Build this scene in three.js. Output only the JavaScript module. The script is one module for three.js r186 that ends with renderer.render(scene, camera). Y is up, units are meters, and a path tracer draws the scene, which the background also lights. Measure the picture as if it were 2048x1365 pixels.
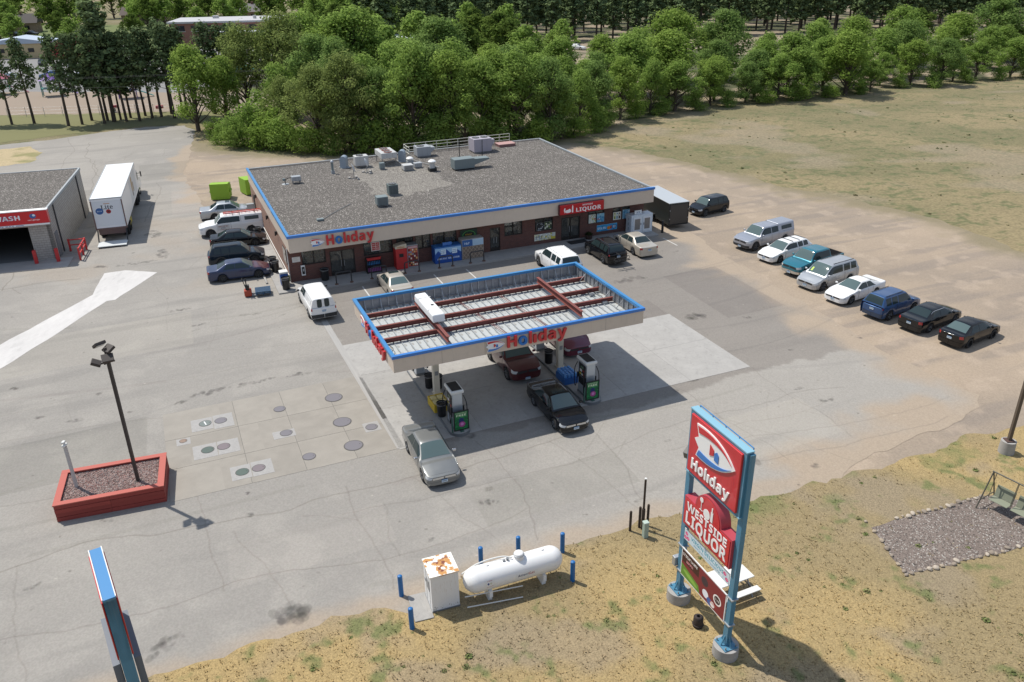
import * as THREE from 'three';
import { mergeGeometries } from 'three/addons/utils/BufferGeometryUtils.js';
import { RoundedBoxGeometry } from 'three/addons/geometries/RoundedBoxGeometry.js';
import { TextGeometry } from 'three/addons/geometries/TextGeometry.js';
import { FontLoader } from 'three/addons/loaders/FontLoader.js';

// ---------------------------------------------------------------- camera, sky, sun, exposure
const scene = new THREE.Scene();
const R = Math.PI / 180;
const clamp = (x, a = 0, b = 1) => Math.min(b, Math.max(a, x));
const mix = (a, b, t) => a + (b - a) * t;
const mix3 = (a, b, t) => [mix(a[0], b[0], t), mix(a[1], b[1], t), mix(a[2], b[2], t)];
const step01 = (a, b, x) => { const t = clamp((x - a) / (b - a)); return t * t * (3 - 2 * t); };
const camera = new THREE.PerspectiveCamera(45.19, 1024 / 682, 0.5, 3000);
camera.position.set(0, 23.6, 0);                      // a drone 23.6 m above the lot
camera.rotation.order = 'YXZ';
camera.rotation.set(-25.48 * R, 0, -0.8324 * R);
scene.add(camera);

const SUN = new THREE.Vector3(-0.424, 0.866, -0.265).normalize();   // behind the store, to the left, 60 degrees up
{ // a hazy summer sky: pale at the horizon, deeper blue overhead, brighter round the sun, thin cloud
  const W = 512, H = 256, d = new Float32Array(W * H * 4), v = new THREE.Vector3();
  for (let j = 0; j < H; j++) for (let i = 0; i < W; i++) {
    const el = ((j + 0.5) / H - 0.5) * Math.PI, az = ((i + 0.5) / W) * 2 * Math.PI - Math.PI;
    v.set(Math.cos(el) * Math.cos(az), Math.sin(el), Math.cos(el) * Math.sin(az));
    const h = Math.max(0, v.y), t = Math.pow(h, 0.45), g = Math.pow(Math.max(0, v.dot(SUN)), 10);
    const cl = h > 0.03 ? step01(0.5, 0.78, fbm(v.x / (h + 0.15) * 1.4 + 11, v.z / (h + 0.15) * 1.4, 5)) * 0.45 : 0;
    let q = mix3([0.46, 0.50, 0.54], [0.15, 0.235, 0.40], t); q = q.map((c, n) => c + g * [0.34, 0.32, 0.28][n]); q = mix3(q, [0.62, 0.62, 0.62], cl);
    if (v.y < 0) q = [0.22, 0.21, 0.18];
    d.set([q[0], q[1], q[2], 1], (j * W + i) * 4);
  }
  const sky = new THREE.DataTexture(d, W, H, THREE.RGBAFormat, THREE.FloatType);
  sky.mapping = THREE.EquirectangularReflectionMapping; sky.magFilter = THREE.LinearFilter; sky.needsUpdate = true;
  scene.background = sky; scene.environment = sky;
}
const sun = new THREE.DirectionalLight(new THREE.Color(1.0, 0.955, 0.88), 3.6);
sun.position.copy(SUN).multiplyScalar(300).add(new THREE.Vector3(0, 0, -60));
sun.target.position.set(0, 0, -60);
sun.castShadow = true;
Object.assign(sun.shadow.camera, { left: -130, right: 130, top: 130, bottom: -130, near: 10, far: 900 });
sun.shadow.mapSize.set(4096, 4096);
sun.shadow.radius = 1.3;
scene.add(sun, sun.target);
const renderer = new THREE.WebGLRenderer({ antialias: true });
renderer.toneMapping = THREE.LinearToneMapping;
renderer.toneMappingExposure = 1.31;
renderer.shadowMap.enabled = true;
renderer.outputColorSpace = THREE.SRGBColorSpace;

// ---------------------------------------------------------------- helpers
function rng(seed) { let a = seed >>> 0; return () => { a = (a + 0x6d2b79f5) | 0; let t = Math.imul(a ^ (a >>> 15), 1 | a); t = (t + Math.imul(t ^ (t >>> 7), 61 | t)) ^ t; return ((t ^ (t >>> 14)) >>> 0) / 4294967296; }; }
function hash(i, j) { let h = Math.imul(i, 374761393) + Math.imul(j, 668265263); h = Math.imul(h ^ (h >>> 13), 1274126177); return ((h ^ (h >>> 16)) >>> 0) / 4294967296; }
function noise(x, y) {
  const i = Math.floor(x), j = Math.floor(y); let f = x - i, g = y - j;
  f = f * f * (3 - 2 * f); g = g * g * (3 - 2 * g);
  const a = hash(i, j), b = hash(i + 1, j), c = hash(i, j + 1), d = hash(i + 1, j + 1);
  return a + (b - a) * f + (c - a) * g + (a - b - c + d) * f * g;
}
function fbm(x, y, n = 4) { let s = 0, a = 0.5, t = 0; for (let k = 0; k < n; k++) { s += a * noise(x, y); t += a; a *= 0.5; x = x * 2.03 + 17.3; y = y * 2.03 + 9.1; } return s / t; }
const LUT = new Uint8Array(4097); for (let i = 0; i <= 4096; i++) { const c = i / 4096; LUT[i] = Math.round(255 * (c <= 0.0031308 ? 12.92 * c : 1.055 * c ** (1 / 2.4) - 0.055)); }
const srgb8 = (c) => LUT[Math.round(clamp(c) * 4096)];
// a slow function of pixel sampled every k pixels and read back smoothly
function coarse(w, h, k, fn) {
  const W = Math.ceil(w / k) + 2, H = Math.ceil(h / k) + 2, a = new Float32Array(W * H);
  for (let j = 0; j < H; j++) for (let i = 0; i < W; i++) a[j * W + i] = fn(i * k, j * k);
  return (x, y) => { x /= k; y /= k; const i = x | 0, j = y | 0, f = x - i, g = y - j, o = j * W + i; return (a[o] * (1 - f) + a[o + 1] * f) * (1 - g) + (a[o + W] * (1 - f) + a[o + W + 1] * f) * g; };
}
function canvas(w, h) { const c = document.createElement('canvas'); c.width = w; c.height = h; return c; }
// a canvas filled from a function of pixel -> linear colour
function paint(w, h, fn) {
  const c = canvas(w, h), x = c.getContext('2d'), im = x.createImageData(w, h), d = im.data;
  for (let j = 0, k = 0; j < h; j++) for (let i = 0; i < w; i++, k += 4) { const q = fn(i, j); d[k] = srgb8(q[0]); d[k + 1] = srgb8(q[1]); d[k + 2] = srgb8(q[2]); d[k + 3] = 255; }
  x.putImageData(im, 0, 0); return c;
}
function ctex(c, repeat, data) {
  const t = new THREE.CanvasTexture(c); if (!data) t.colorSpace = THREE.SRGBColorSpace;
  t.magFilter = THREE.LinearFilter; t.anisotropy = 8;
  if (repeat) { t.wrapS = t.wrapT = THREE.RepeatWrapping; t.repeat.set(repeat[0], repeat[1]); }
  return t;
}
function std(r, g, b, rough = 0.8, metal = 0, o = {}) { return new THREE.MeshStandardMaterial({ color: new THREE.Color().setRGB(r, g, b), roughness: rough, metalness: metal, ...o }); }
function phys(r, g, b, rough, o = {}) { return new THREE.MeshPhysicalMaterial({ color: new THREE.Color().setRGB(r, g, b), roughness: rough, ...o }); }

const taken = new Map();
function numbered(n) { const k = taken.get(n) || 0; taken.set(n, k + 1); return k ? n + '_' + String(k).padStart(3, '0') : n; }
function tag(o, label, category, group, kind) { o.userData.label = label; o.userData.category = category; if (group) o.userData.group = group; if (kind) o.userData.kind = kind; return o; }
function thing(name, label, category, [x, y, z] = [0, 0, 0], turn = 0, group) {
  const o = new THREE.Group(); o.name = numbered(name); o.position.set(x, y, z); o.rotation.y = turn; scene.add(o);
  return tag(o, label, category, group);
}
function part(name, geo, mat, parent) { const m = new THREE.Mesh(geo, mat); m.name = parent === scene ? numbered(name) : name; parent.add(m); return m; }
function structure(name, geo, mat, label, category) { const m = part(name, geo, mat, scene); m.userData = { kind: 'structure', label, category }; return m; }
function at(g, x, y, z, rx = 0, ry = 0, rz = 0) { if (rx) g.rotateX(rx); if (rz) g.rotateZ(rz); if (ry) g.rotateY(ry); return g.translate(x, y, z); }
const box = (w, h, d, x = 0, y = 0, z = 0, rx = 0, ry = 0, rz = 0) => at(new THREE.BoxGeometry(w, h, d), x, y, z, rx, ry, rz);
const rbox = (w, h, d, r, x = 0, y = 0, z = 0, rx = 0, ry = 0, rz = 0) => at(new RoundedBoxGeometry(w, h, d, 2, r), x, y, z, rx, ry, rz);
const cyl = (r0, r1, h, x = 0, y = 0, z = 0, n = 16, rx = 0, ry = 0, rz = 0) => at(new THREE.CylinderGeometry(r0, r1, h, n), x, y, z, rx, ry, rz);
function bar(a, b, w, d = w) {   // a square bar from a to b
  const A = new THREE.Vector3(...a), B = new THREE.Vector3(...b), v = B.clone().sub(A), g = new THREE.BoxGeometry(w, v.length(), d);
  g.applyQuaternion(new THREE.Quaternion().setFromUnitVectors(new THREE.Vector3(0, 1, 0), v.clone().normalize()));
  return g.translate((A.x + B.x) / 2, (A.y + B.y) / 2, (A.z + B.z) / 2);
}
function rod(a, b, r, r1 = r, n = 10) {
  const A = new THREE.Vector3(...a), B = new THREE.Vector3(...b), v = B.clone().sub(A), g = new THREE.CylinderGeometry(r1, r, v.length(), n);
  g.applyQuaternion(new THREE.Quaternion().setFromUnitVectors(new THREE.Vector3(0, 1, 0), v.clone().normalize()));
  return g.translate((A.x + B.x) / 2, (A.y + B.y) / 2, (A.z + B.z) / 2);
}
function tube(pts, r, n = 8, seg = 24) { return new THREE.TubeGeometry(new THREE.CatmullRomCurve3(pts.map((p) => new THREE.Vector3(...p))), seg, r, n, false); }
function merge(list) {
  return mergeGeometries(list.map((g) => { g = g.index ? g.toNonIndexed() : g; for (const k of Object.keys(g.attributes)) if (!['position', 'normal', 'uv'].includes(k)) g.deleteAttribute(k); g.morphAttributes = {}; return g; }));
}
// a flat panel with full 0..1 uv facing local +z
const panel = (w, h, x = 0, y = 0, z = 0) => new THREE.PlaneGeometry(w, h).translate(x, y, z);
function extr(shape, depth, bevel = 0, seg = 8) { return new THREE.ExtrudeGeometry(shape, { depth, bevelEnabled: bevel > 0, bevelThickness: bevel, bevelSize: bevel, bevelSegments: 1, curveSegments: seg }); }
function poly(points) { return new THREE.Shape(points.map(([x, y]) => new THREE.Vector2(x, y))); }
// a ground sheet from world [x, z] points, uv over the extent [x0, z0, x1, z1]
function sheet(points, y, ext) {
  const g = new THREE.ShapeGeometry(poly(points.map(([x, z]) => [x, -z]))); g.rotateX(-Math.PI / 2); g.translate(0, y, 0);
  const p = g.attributes.position, uv = g.attributes.uv;
  for (let i = 0; i < p.count; i++) uv.setXY(i, (p.getX(i) - ext[0]) / (ext[2] - ext[0]), 1 - (p.getZ(i) - ext[1]) / (ext[3] - ext[1]));
  return g;
}
// subdivides an outline and gives it a ragged natural edge
function rough(points, stepLen, amp, seed, closed = true) {
  const out = [], n = points.length;
  for (let i = 0; i < (closed ? n : n - 1); i++) {
    const a = points[i], b = points[(i + 1) % n], L = Math.hypot(b[0] - a[0], b[1] - a[1]), k = Math.max(1, Math.round(L / stepLen)), nx = -(b[1] - a[1]) / L, nz = (b[0] - a[0]) / L;
    for (let j = 0; j < k; j++) { const t = j / k, x = mix(a[0], b[0], t), z = mix(a[1], b[1], t), d = j ? amp * (2 * fbm(x * 0.7 + seed, z * 0.7, 3) - 1) * 1.6 : 0; out.push([x + nx * d, z + nz * d]); }
  }
  return out;
}
function inside(pts, x, z) { let r = false; for (let i = 0, j = pts.length - 1; i < pts.length; j = i++) { const [a, b] = pts[i], [c, d] = pts[j]; if ((b > z) !== (d > z) && x < ((c - a) * (z - b)) / (d - b) + a) r = !r; } return r; }
function edgeDist(pts, x, z, closed = true) { let m = 1e9; for (let i = 0; i < pts.length - (closed ? 0 : 1); i++) { const a = pts[i], b = pts[(i + 1) % pts.length], dx = b[0] - a[0], dz = b[1] - a[1], t = clamp(((x - a[0]) * dx + (z - a[1]) * dz) / (dx * dx + dz * dz)); m = Math.min(m, Math.hypot(x - a[0] - dx * t, z - a[1] - dz * t)); } return m; }
const font = await new FontLoader().loadAsync('fonts/droid/droid_sans_bold.typeface.json');
function letter(ch, size, depth) { const g = new TextGeometry(ch, { font, size, depth, curveSegments: 5, bevelEnabled: false }); g.computeBoundingBox(); return g; }
// the site's own axes: everything on the lot is square to the store, turned 23 degrees
const YAW = 23.04 * R, UX = Math.cos(YAW), UZ = -Math.sin(YAW), VX = -Math.sin(YAW), VZ = -Math.cos(YAW);
const site = (o, s, t, y = 0) => [o[0] + UX * s + VX * t, y, o[1] + UZ * s + VZ * t];
const STORE = [-16.82, -59.24], CANOPY = [-6.04, -37.09];
// ---------------------------------------------------------------- the ground
const lotOutline = [[-120, -12], [-60, -10], [-24, -17.2], [-14.01, -21.45], [-10.88, -22.66], [-7.66, -24.24], [-4.86, -25.33], [-3.73, -26.20], [-0.65, -27.79], [2.21, -28.82], [4.76, -29.80], [6.25, -30.67], [7.47, -31.02], [11.30, -32.29], [15.20, -33.86], [18.62, -35.57], [22.91, -37.54], [26.32, -39.95], [27.06, -41.37], [25.73, -43.44], [24.41, -45.95], [22.99, -50.52], [21.33, -55.89], [18.84, -63.47], [16.10, -73.71], [12, -78], [-20, -90], [-29, -80.5], [-30.74, -81.82], [-33.06, -85.67], [-38.90, -96.81], [-43.58, -113.79], [-47.63, -125.30], [-49.70, -128.19], [-55.55, -127.44], [-60.71, -123.62], [-65.62, -118.63], [-72.74, -114.5], [-120, -100]];
const dirtOutline = [[8, -28], [15.2, -30.5], [18.74, -32], [23.32, -34.0], [28.36, -36], [60, -48], [75, -60], [60, -62], [50, -63.5], [43.35, -65.49], [41.45, -72.50], [38.43, -78.30], [31.12, -86.18], [22.92, -98.04], [14.11, -108.6], [8.25, -111.86], [-1.25, -113.1], [-14.42, -108.7], [-20.20, -104.6], [-29.79, -106.79], [-39.39, -110.38], [-44.5, -118], [-47.9, -126], [-52, -120], [-46, -100], [-30, -70], [10, -60]];
const lawnEdge = [[-60, -9.6], [-24, -16.9], [-14.01, -21.25], [-10.88, -22.5], [-7.66, -24.05], [-5.2, -24.95], [-4.2, -24.6], [-3.6, -24.9], [-3.3, -26.2], [-0.65, -27.55], [2.21, -28.6], [4.76, -29.55], [6.25, -30.4], [7.47, -30.7], [11.30, -31.6], [15.20, -32.9], [18.74, -34.3], [23.32, -36.5], [28.36, -38.5], [60, -49]];

// base ground: the dry meadow, reaching the horizon
{
  const E0 = [-150, -300, 150, 0], N = 2048;
  const X0 = (i) => E0[0] + (i / N) * 300, Z0 = (j) => E0[1] + (j / N) * 300;
  const ca = coarse(N, N, 12, (i, j) => fbm(X0(i) * 0.06, Z0(j) * 0.09, 4)), cb = coarse(N, N, 3, (i, j) => fbm(X0(i) * 0.5 + 40, Z0(j) * 0.8, 3)), cc = coarse(N, N, 8, (i, j) => fbm(X0(i) * 0.11 + 9, Z0(j) * 0.16 + 3, 3));
  const c = paint(N, N, (i, j) => {
    const x = X0(i), z = Z0(j), a = ca(i, j), b = cb(i, j), f = hash(i, j), m = noise(x * 2.2, z * 3.1);
    let q = mix3([0.235, 0.188, 0.10], [0.17, 0.148, 0.074], step01(0.35, 0.65, a));
    q = mix3(q, [0.085, 0.105, 0.04], 0.7 * step01(0.5, 0.7, b * 0.6 + m * 0.4));
    q = mix3(q, [0.26, 0.21, 0.145], 0.6 * step01(0.55, 0.75, cc(i, j)));
    const k = 0.78 + 0.44 * f; return [q[0] * k, q[1] * k, q[2] * k];
  });
  const t = ctex(c, [1, 1]); t.wrapS = t.wrapT = THREE.MirroredRepeatWrapping;
  const g = new THREE.PlaneGeometry(2400, 2400, 1, 1); g.rotateX(-Math.PI / 2); g.translate(0, -0.03, -400);
  const p = g.attributes.position, uv = g.attributes.uv;
  for (let i = 0; i < p.count; i++) uv.setXY(i, (p.getX(i) + 150) / 300, 1 - (p.getZ(i) + 300) / 300);
  structure('meadow_ground', g, new THREE.MeshStandardMaterial({ map: t, roughness: 1 }), 'dry olive and straw coloured meadow reaching to the trees', 'ground');
}
// bump shared by the paved surfaces
const grit = paint(256, 256, (i, j) => { const v = 0.5 + 0.5 * (hash(i, j) - 0.5) + 0.25 * (noise(i / 6, j / 6) - 0.5); return [v, v, v]; });

// sand and dirt round the lot
{
  const E0 = [-55, -128, 62, -30], W = 2048, H = 1716, sx = 117 / W, sz = 98 / H;
  const X0 = (i) => E0[0] + i * sx, Z0 = (j) => E0[1] + j * sz;
  const ca = coarse(W, H, 10, (i, j) => fbm(X0(i) * 0.13, Z0(j) * 0.13, 4)), cs = coarse(W, H, 3, (i, j) => { const x = X0(i), z = Z0(j); return fbm((x * UX + z * UZ) * 0.10 + 5, (x * VX + z * VZ) * 1.1, 4); }), cb = coarse(W, H, 4, (i, j) => fbm(X0(i) * 0.9, Z0(j) * 0.9, 3)), ce = coarse(W, H, 8, (i, j) => edgeDist(dirtOutline.slice(6), X0(i), Z0(j), false) + 4 * (fbm(X0(i) * 0.6, Z0(j) * 0.6, 3) - 0.5));
  const c = paint(W, H, (i, j) => {
    const a = ca(i, j), st = cs(i, j), b = cb(i, j), h = hash(i, j);
    let q = mix3([0.345, 0.272, 0.20], [0.275, 0.222, 0.17], step01(0.3, 0.7, a));
    q = mix3(q, [0.215, 0.18, 0.15], 0.55 * step01(0.52, 0.72, st));
    q = mix3(q, [0.39, 0.31, 0.235], 0.5 * step01(0.55, 0.75, b));
    q = mix3(q, [0.19, 0.16, 0.09], 0.8 * step01(4, 0.2, ce(i, j)));
    const k = 0.88 + 0.24 * h; return [q[0] * k, q[1] * k, q[2] * k];
  });
  structure('dirt_lot', sheet(rough(dirtOutline, 0.9, 0.8, 3), -0.012, E0), new THREE.MeshStandardMaterial({ map: ctex(c), roughness: 1, bumpMap: ctex(grit, [90, 75], true), bumpScale: 0.01 }), 'pale sandy dirt beside and behind the paved lot', 'dirt');
}
// asphalt
{
  const E0 = [-75, -130, 30, -14], W = 2048, H = 2048, sx = 105 / W, sz = 116 / H;
  const old = [[8, -74], [-16, -60], [-13.5, -53.5], [-5.8, -36.4], [0, -38.4], [7, -40.7], [12, -43.3], [17.2, -45.6], [22.4, -47.9], [24.5, -46.5], [23.4, -50], [21, -57], [18.5, -65], [15, -76]];
  const sandEdge = [[15.2, -33.86], [18.62, -35.57], [22.91, -37.54], [26.32, -39.95], [27.06, -41.37], [25.73, -43.44], [24.41, -45.95], [22.99, -50.52], [21.33, -55.89], [18.84, -63.47], [16.1, -73.71]];
  const sandEdge2 = [[-29, -78], [-30.74, -81.82], [-33.06, -85.67], [-38.9, -96.81], [-43.58, -113.79]];
  const lower = lotOutline.slice(2, 16);
  const X0 = (i) => E0[0] + i * sx, Z0 = (j) => E0[1] + j * sz, G = (k, f) => coarse(W, H, k, (i, j) => f(X0(i), Z0(j)));
  const ca = G(12, (x, z) => fbm(x * 0.09, z * 0.09, 4)), cb = G(4, (x, z) => fbm(x * 0.55 + 7, z * 0.55, 3)), cs = G(3, (x, z) => fbm((x * UX + z * UZ) * 0.09 + 31, (x * VX + z * VZ) * 0.8, 4));
  const cold = G(4, (x, z) => (inside(old, x + 0.7 * (noise(x, z) - 0.5), z + 0.7 * (noise(x + 9, z) - 0.5)) ? 1 : 0));
  const csand = G(5, (x, z) => { const n = 6.5 * (fbm(x * 0.35, z * 0.35, 4) - 0.5); let v = 0.98 * step01(3.8, 0.6, edgeDist(sandEdge, x, z, false) + n); if (x < -24 && z < -70) v = Math.max(v, 0.9 * step01(2.4, 0, edgeDist(sandEdge2, x, z, false) + n)); if (z > -42) v = Math.max(v, 0.8 * step01(1.1, 0, edgeDist(lower, x, z, false) + 0.4 * n)); return v; });
  const cleft = G(6, (x, z) => step01(-48, -42, x) * step01(-16, -22, x) * step01(-58, -62, z) * step01(-84, -78, z) * step01(0.5, 0.72, fbm(x * 0.22 + 3, z * 0.22, 4)));
  const c = paint(W, H, (i, j) => {
    let q = mix3([0.298, 0.277, 0.247], [0.262, 0.245, 0.221], step01(0.3, 0.7, ca(i, j)));
    q = mix3(q, [0.32, 0.298, 0.266], 0.5 * step01(0.5, 0.75, cb(i, j)));
    q = mix3(q, [0.20, 0.188, 0.172], 0.45 * step01(0.52, 0.75, cs(i, j)));
    q = mix3(q, [0.185, 0.163, 0.142], 0.62 * cold(i, j));
    q = mix3(q, [0.31, 0.262, 0.21], 0.5 * cleft(i, j));
    q = mix3(q, [0.335, 0.268, 0.20], csand(i, j));
    const k = 0.90 + 0.20 * hash(i, j); return [q[0] * k, q[1] * k, q[2] * k];
  });
  const X = c.getContext('2d'), px = (x) => (x - E0[0]) / sx, pz = (z) => (z - E0[1]) / sz, r = rng(77);
  // cracks: long wandering ones along both axes, with branches
  X.lineCap = 'round';
  function crack(x, z, ang, len, w, alpha, depth = 0) {   // a jagged line that keeps its course, with short branches
    const c = Math.cos(ang), s = Math.sin(ang); let o = 0, v = 0; X.beginPath(); X.moveTo(px(x), pz(z));
    for (let d = 0; d < len; d += 0.22) {
      v = v * 0.86 + (r() - 0.5) * 0.12; o += v * 0.5 + (r() - 0.5) * 0.09; const X1 = x + c * d - s * o, Z1 = z + s * d + c * o; X.lineTo(px(X1), pz(Z1));
      if (depth < 2 && r() < 0.02) { const k = len * (0.15 + 0.25 * r()); X.strokeStyle = `rgba(92,84,76,${alpha * 0.75})`; X.lineWidth = w; X.stroke(); crack(X1, Z1, ang + (r() < 0.5 ? 1 : -1) * (0.6 + r() * 1.0), k, w * 0.75, alpha * 0.85, depth + 1); X.beginPath(); X.moveTo(px(X1), pz(Z1)); }
    }
    X.strokeStyle = `rgba(92,84,76,${alpha * 0.75})`; X.lineWidth = w; X.stroke();
  }
  const A0 = Math.atan2(UZ, UX), A1 = Math.atan2(VZ, VX);
  for (const [x, z, k, len, w, al] of [[-24, -26, 0, 30, 1.1, 0.5], [-20, -23.5, 0, 22, 1, 0.45], [-30, -30, 0, 14, 1, 0.4], [-8, -31, 0, 30, 1, 0.4], [-12, -26, 1, 9, 0.9, 0.4], [-5, -26, 1, 8, 0.9, 0.45], [1, -29, 1, 9, 1, 0.45], [6, -32, 1, 9, 1, 0.4], [-9, -25, 1, 6, 0.9, 0.4], [9, -34, 0, 16, 1, 0.4], [12, -37, 0, 14, 1, 0.35], [14, -35, 1, 10, 1, 0.4], [18, -37, 1, 9, 1, 0.35], [8, -36, 0, 12, 0.8, 0.35], [-48, -64, 0, 14, 1.6, 0.6], [-46, -58, 0, 12, 1.6, 0.6], [-41, -61.5, 1, -0.1, 1, 0], [-40, -60, 1, 8, 1.5, 0.55], [-28, -64, 0, 18, 1, 0.4], [-52, -104, 0, 16, 1.3, 0.5], [-58, -118, 0, 14, 1.2, 0.5], [-55, -100, 1, 22, 1.2, 0.45], [-48, -95, 1, 24, 1.4, 0.55], [-44, -85, 1, 22, 1.3, 0.5], [-36, -78, 1, 16, 1.2, 0.5], [-26, -47, 0, 22, 0.8, 0.3], [-30, -40, 0, 24, 0.8, 0.3], [-24, -52, 1, 14, 0.8, 0.28], [12, -50, 1, 20, 0.8, 0.3], [8, -58, 0, 13, 0.8, 0.3], [15, -60, 0, 8, 0.8, 0.3], [-34, -36, 0, 20, 0.8, 0.35]])
    crack(x, z, k ? A1 : A0, len, w, al);
  // oil and water stains, each with a ragged outline
  function stain(x, z, rx, rz, turn, col, al) {
    for (let k = 0; k < 22; k++) {
      const a = r() * 6.28, d = Math.sqrt(r()), u = rx * d * Math.cos(a), v = rz * d * Math.sin(a);
      const X0 = x + u * Math.cos(turn) - v * Math.sin(turn), Z0 = z + u * Math.sin(turn) + v * Math.cos(turn), q = (0.25 + 0.5 * r()) * Math.min(rx, rz);
      X.fillStyle = `rgba(${col},${al * (0.10 + 0.12 * r())})`; X.beginPath(); X.ellipse(px(X0), pz(Z0), q / sx, (q * (0.6 + 0.5 * r())) / sz, r() * 3, 0, 6.3); X.fill();
    }
  }
  for (const [x, z, a, b, t] of [[-8.9, -24.6, 0.75, 0.5, A0], [-13.3, -23.2, 0.95, 0.28, A0 - 0.5], [-17.9, -43.1, 1.6, 0.25, A0], [-15.6, -44.3, 1.2, 0.22, A0], [-13.2, -45.2, 0.9, 0.2, A0], [11.5, -36.2, 2.2, 0.5, A1], [10.9, -43.9, 0.6, 0.3, A0], [-30.5, -68.3, 1.4, 0.4, A1], [-31.8, -66, 1.6, 0.3, A0], [-34.5, -65.2, 0.6, 0.25, 0], [-24.5, -55.6, 0.8, 0.2, A0], [-22, -53, 0.7, 0.15, A0], [9.5, -60.5, 0.4, 1.6, A1], [13, -53.2, 0.9, 0.4, A0], [18.2, -41.0, 0.5, 0.12, A0], [16.9, -42.4, 0.4, 0.1, A0], [-1.2, -31.8, 0.5, 0.2, 0], [-30, -80, 0.9, 0.7, 0], [-33.5, -74, 1.3, 0.5, A1]])
    stain(x, z, a, b, t, '45,42,40', 1);
  for (let k = 0; k < 160; k++) stain(-60 + r() * 86, -95 + r() * 70, 0.1 + 0.35 * r(), 0.06 + 0.12 * r(), A0 + (r() - 0.5), '50,46,42', 0.4 + 0.5 * r());
  // squares of newer and older paving, sealed crack bands
  for (const [x, z, w, d, c, al] of [[-24, -36, 9, 5, '60,58,56', 0.10], [-28, -50, 12, 6, '190,180,165', 0.10], [2, -33, 8, 3, '70,66,62', 0.09], [14, -38, 7, 4, '200,190,170', 0.10], [-40, -100, 10, 9, '60,58,56', 0.10], [16, -58, 5, 9, '60,55,50', 0.12], [-33, -86, 6, 10, '190,178,160', 0.10], [-9, -29, 7, 3, '200,190,172', 0.09], [8, -52, 7, 6, '60,54,48', 0.10]]) { X.save(); X.translate(px(x), pz(z)); X.rotate(A0); X.fillStyle = `rgba(${c},${al})`; X.fillRect(-w / 2 / sx, -d / 2 / sz, w / sx, d / sz); X.restore(); }
  for (let k = 0; k < 900; k++) { const x = -60 + r() * 84, z = -100 + r() * 78; X.fillStyle = r() < 0.6 ? `rgba(60,54,48,${0.15 + 0.3 * r()})` : `rgba(215,205,190,${0.15 + 0.25 * r()})`; X.fillRect(px(x), pz(z), 1 + 1.6 * r(), 1 + r()); }
  // tyre tracks and faint worn paint
  for (let k = 0; k < 40; k++) { const s0 = -45 + r() * 60, z0 = -62 + r() * 36; X.strokeStyle = `rgba(60,56,52,${0.03 + 0.05 * r()})`; X.lineWidth = 3 + 3 * r(); X.beginPath(); X.moveTo(px(s0), pz(z0)); const a = A0 + (r() - 0.5) * 0.5; X.quadraticCurveTo(px(s0 + 6 * Math.cos(a)), pz(z0 + 6 * Math.sin(a) + r() * 2), px(s0 + 12 * Math.cos(a)), pz(z0 + 12 * Math.sin(a) + 3 * (r() - 0.5))); X.stroke(); }
  structure('asphalt_lot', sheet(rough(lotOutline.map(([x, z], k) => [x, k < 15 ? z + 1.1 : z]), 0.7, 0.35, 11), 0, E0), new THREE.MeshStandardMaterial({ map: ctex(c), roughness: 0.95, bumpMap: ctex(grit, [80, 80], true), bumpScale: 0.006 }), 'worn grey asphalt station lot with cracks and stains', 'parking lot');
}
// dry lawn in the foreground
const lawnOutline = [...lawnEdge, [60, -6], [-60, -6]];
function lawnColour(x, z) {
  const a = fbm(x * 0.16 + 3, z * 0.16, 4), b = fbm(x * 0.8, z * 0.8 + 50, 4), m = fbm(x * 2.6, z * 2.6, 2);
  let q = mix3([0.365, 0.265, 0.12], [0.27, 0.207, 0.107], step01(0.35, 0.65, a));
  q = mix3(q, [0.25, 0.205, 0.15], 0.5 * step01(0.5, 0.7, fbm(x * 0.35 + 80, z * 0.35, 3)));
  q = mix3(q, [0.125, 0.15, 0.05], 0.8 * step01(0.57, 0.72, b * 0.62 + m * 0.38));
  const d = x > 9 && x < 24 ? edgeDist(lawnEdge.slice(13, 19), x, z, false) : 9;
  if (d < 2.2) q = mix3(q, [0.13, 0.155, 0.05], 0.55 * step01(2.2, 0.4, d) * step01(0.4, 0.6, b));
  return q;
}
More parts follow.
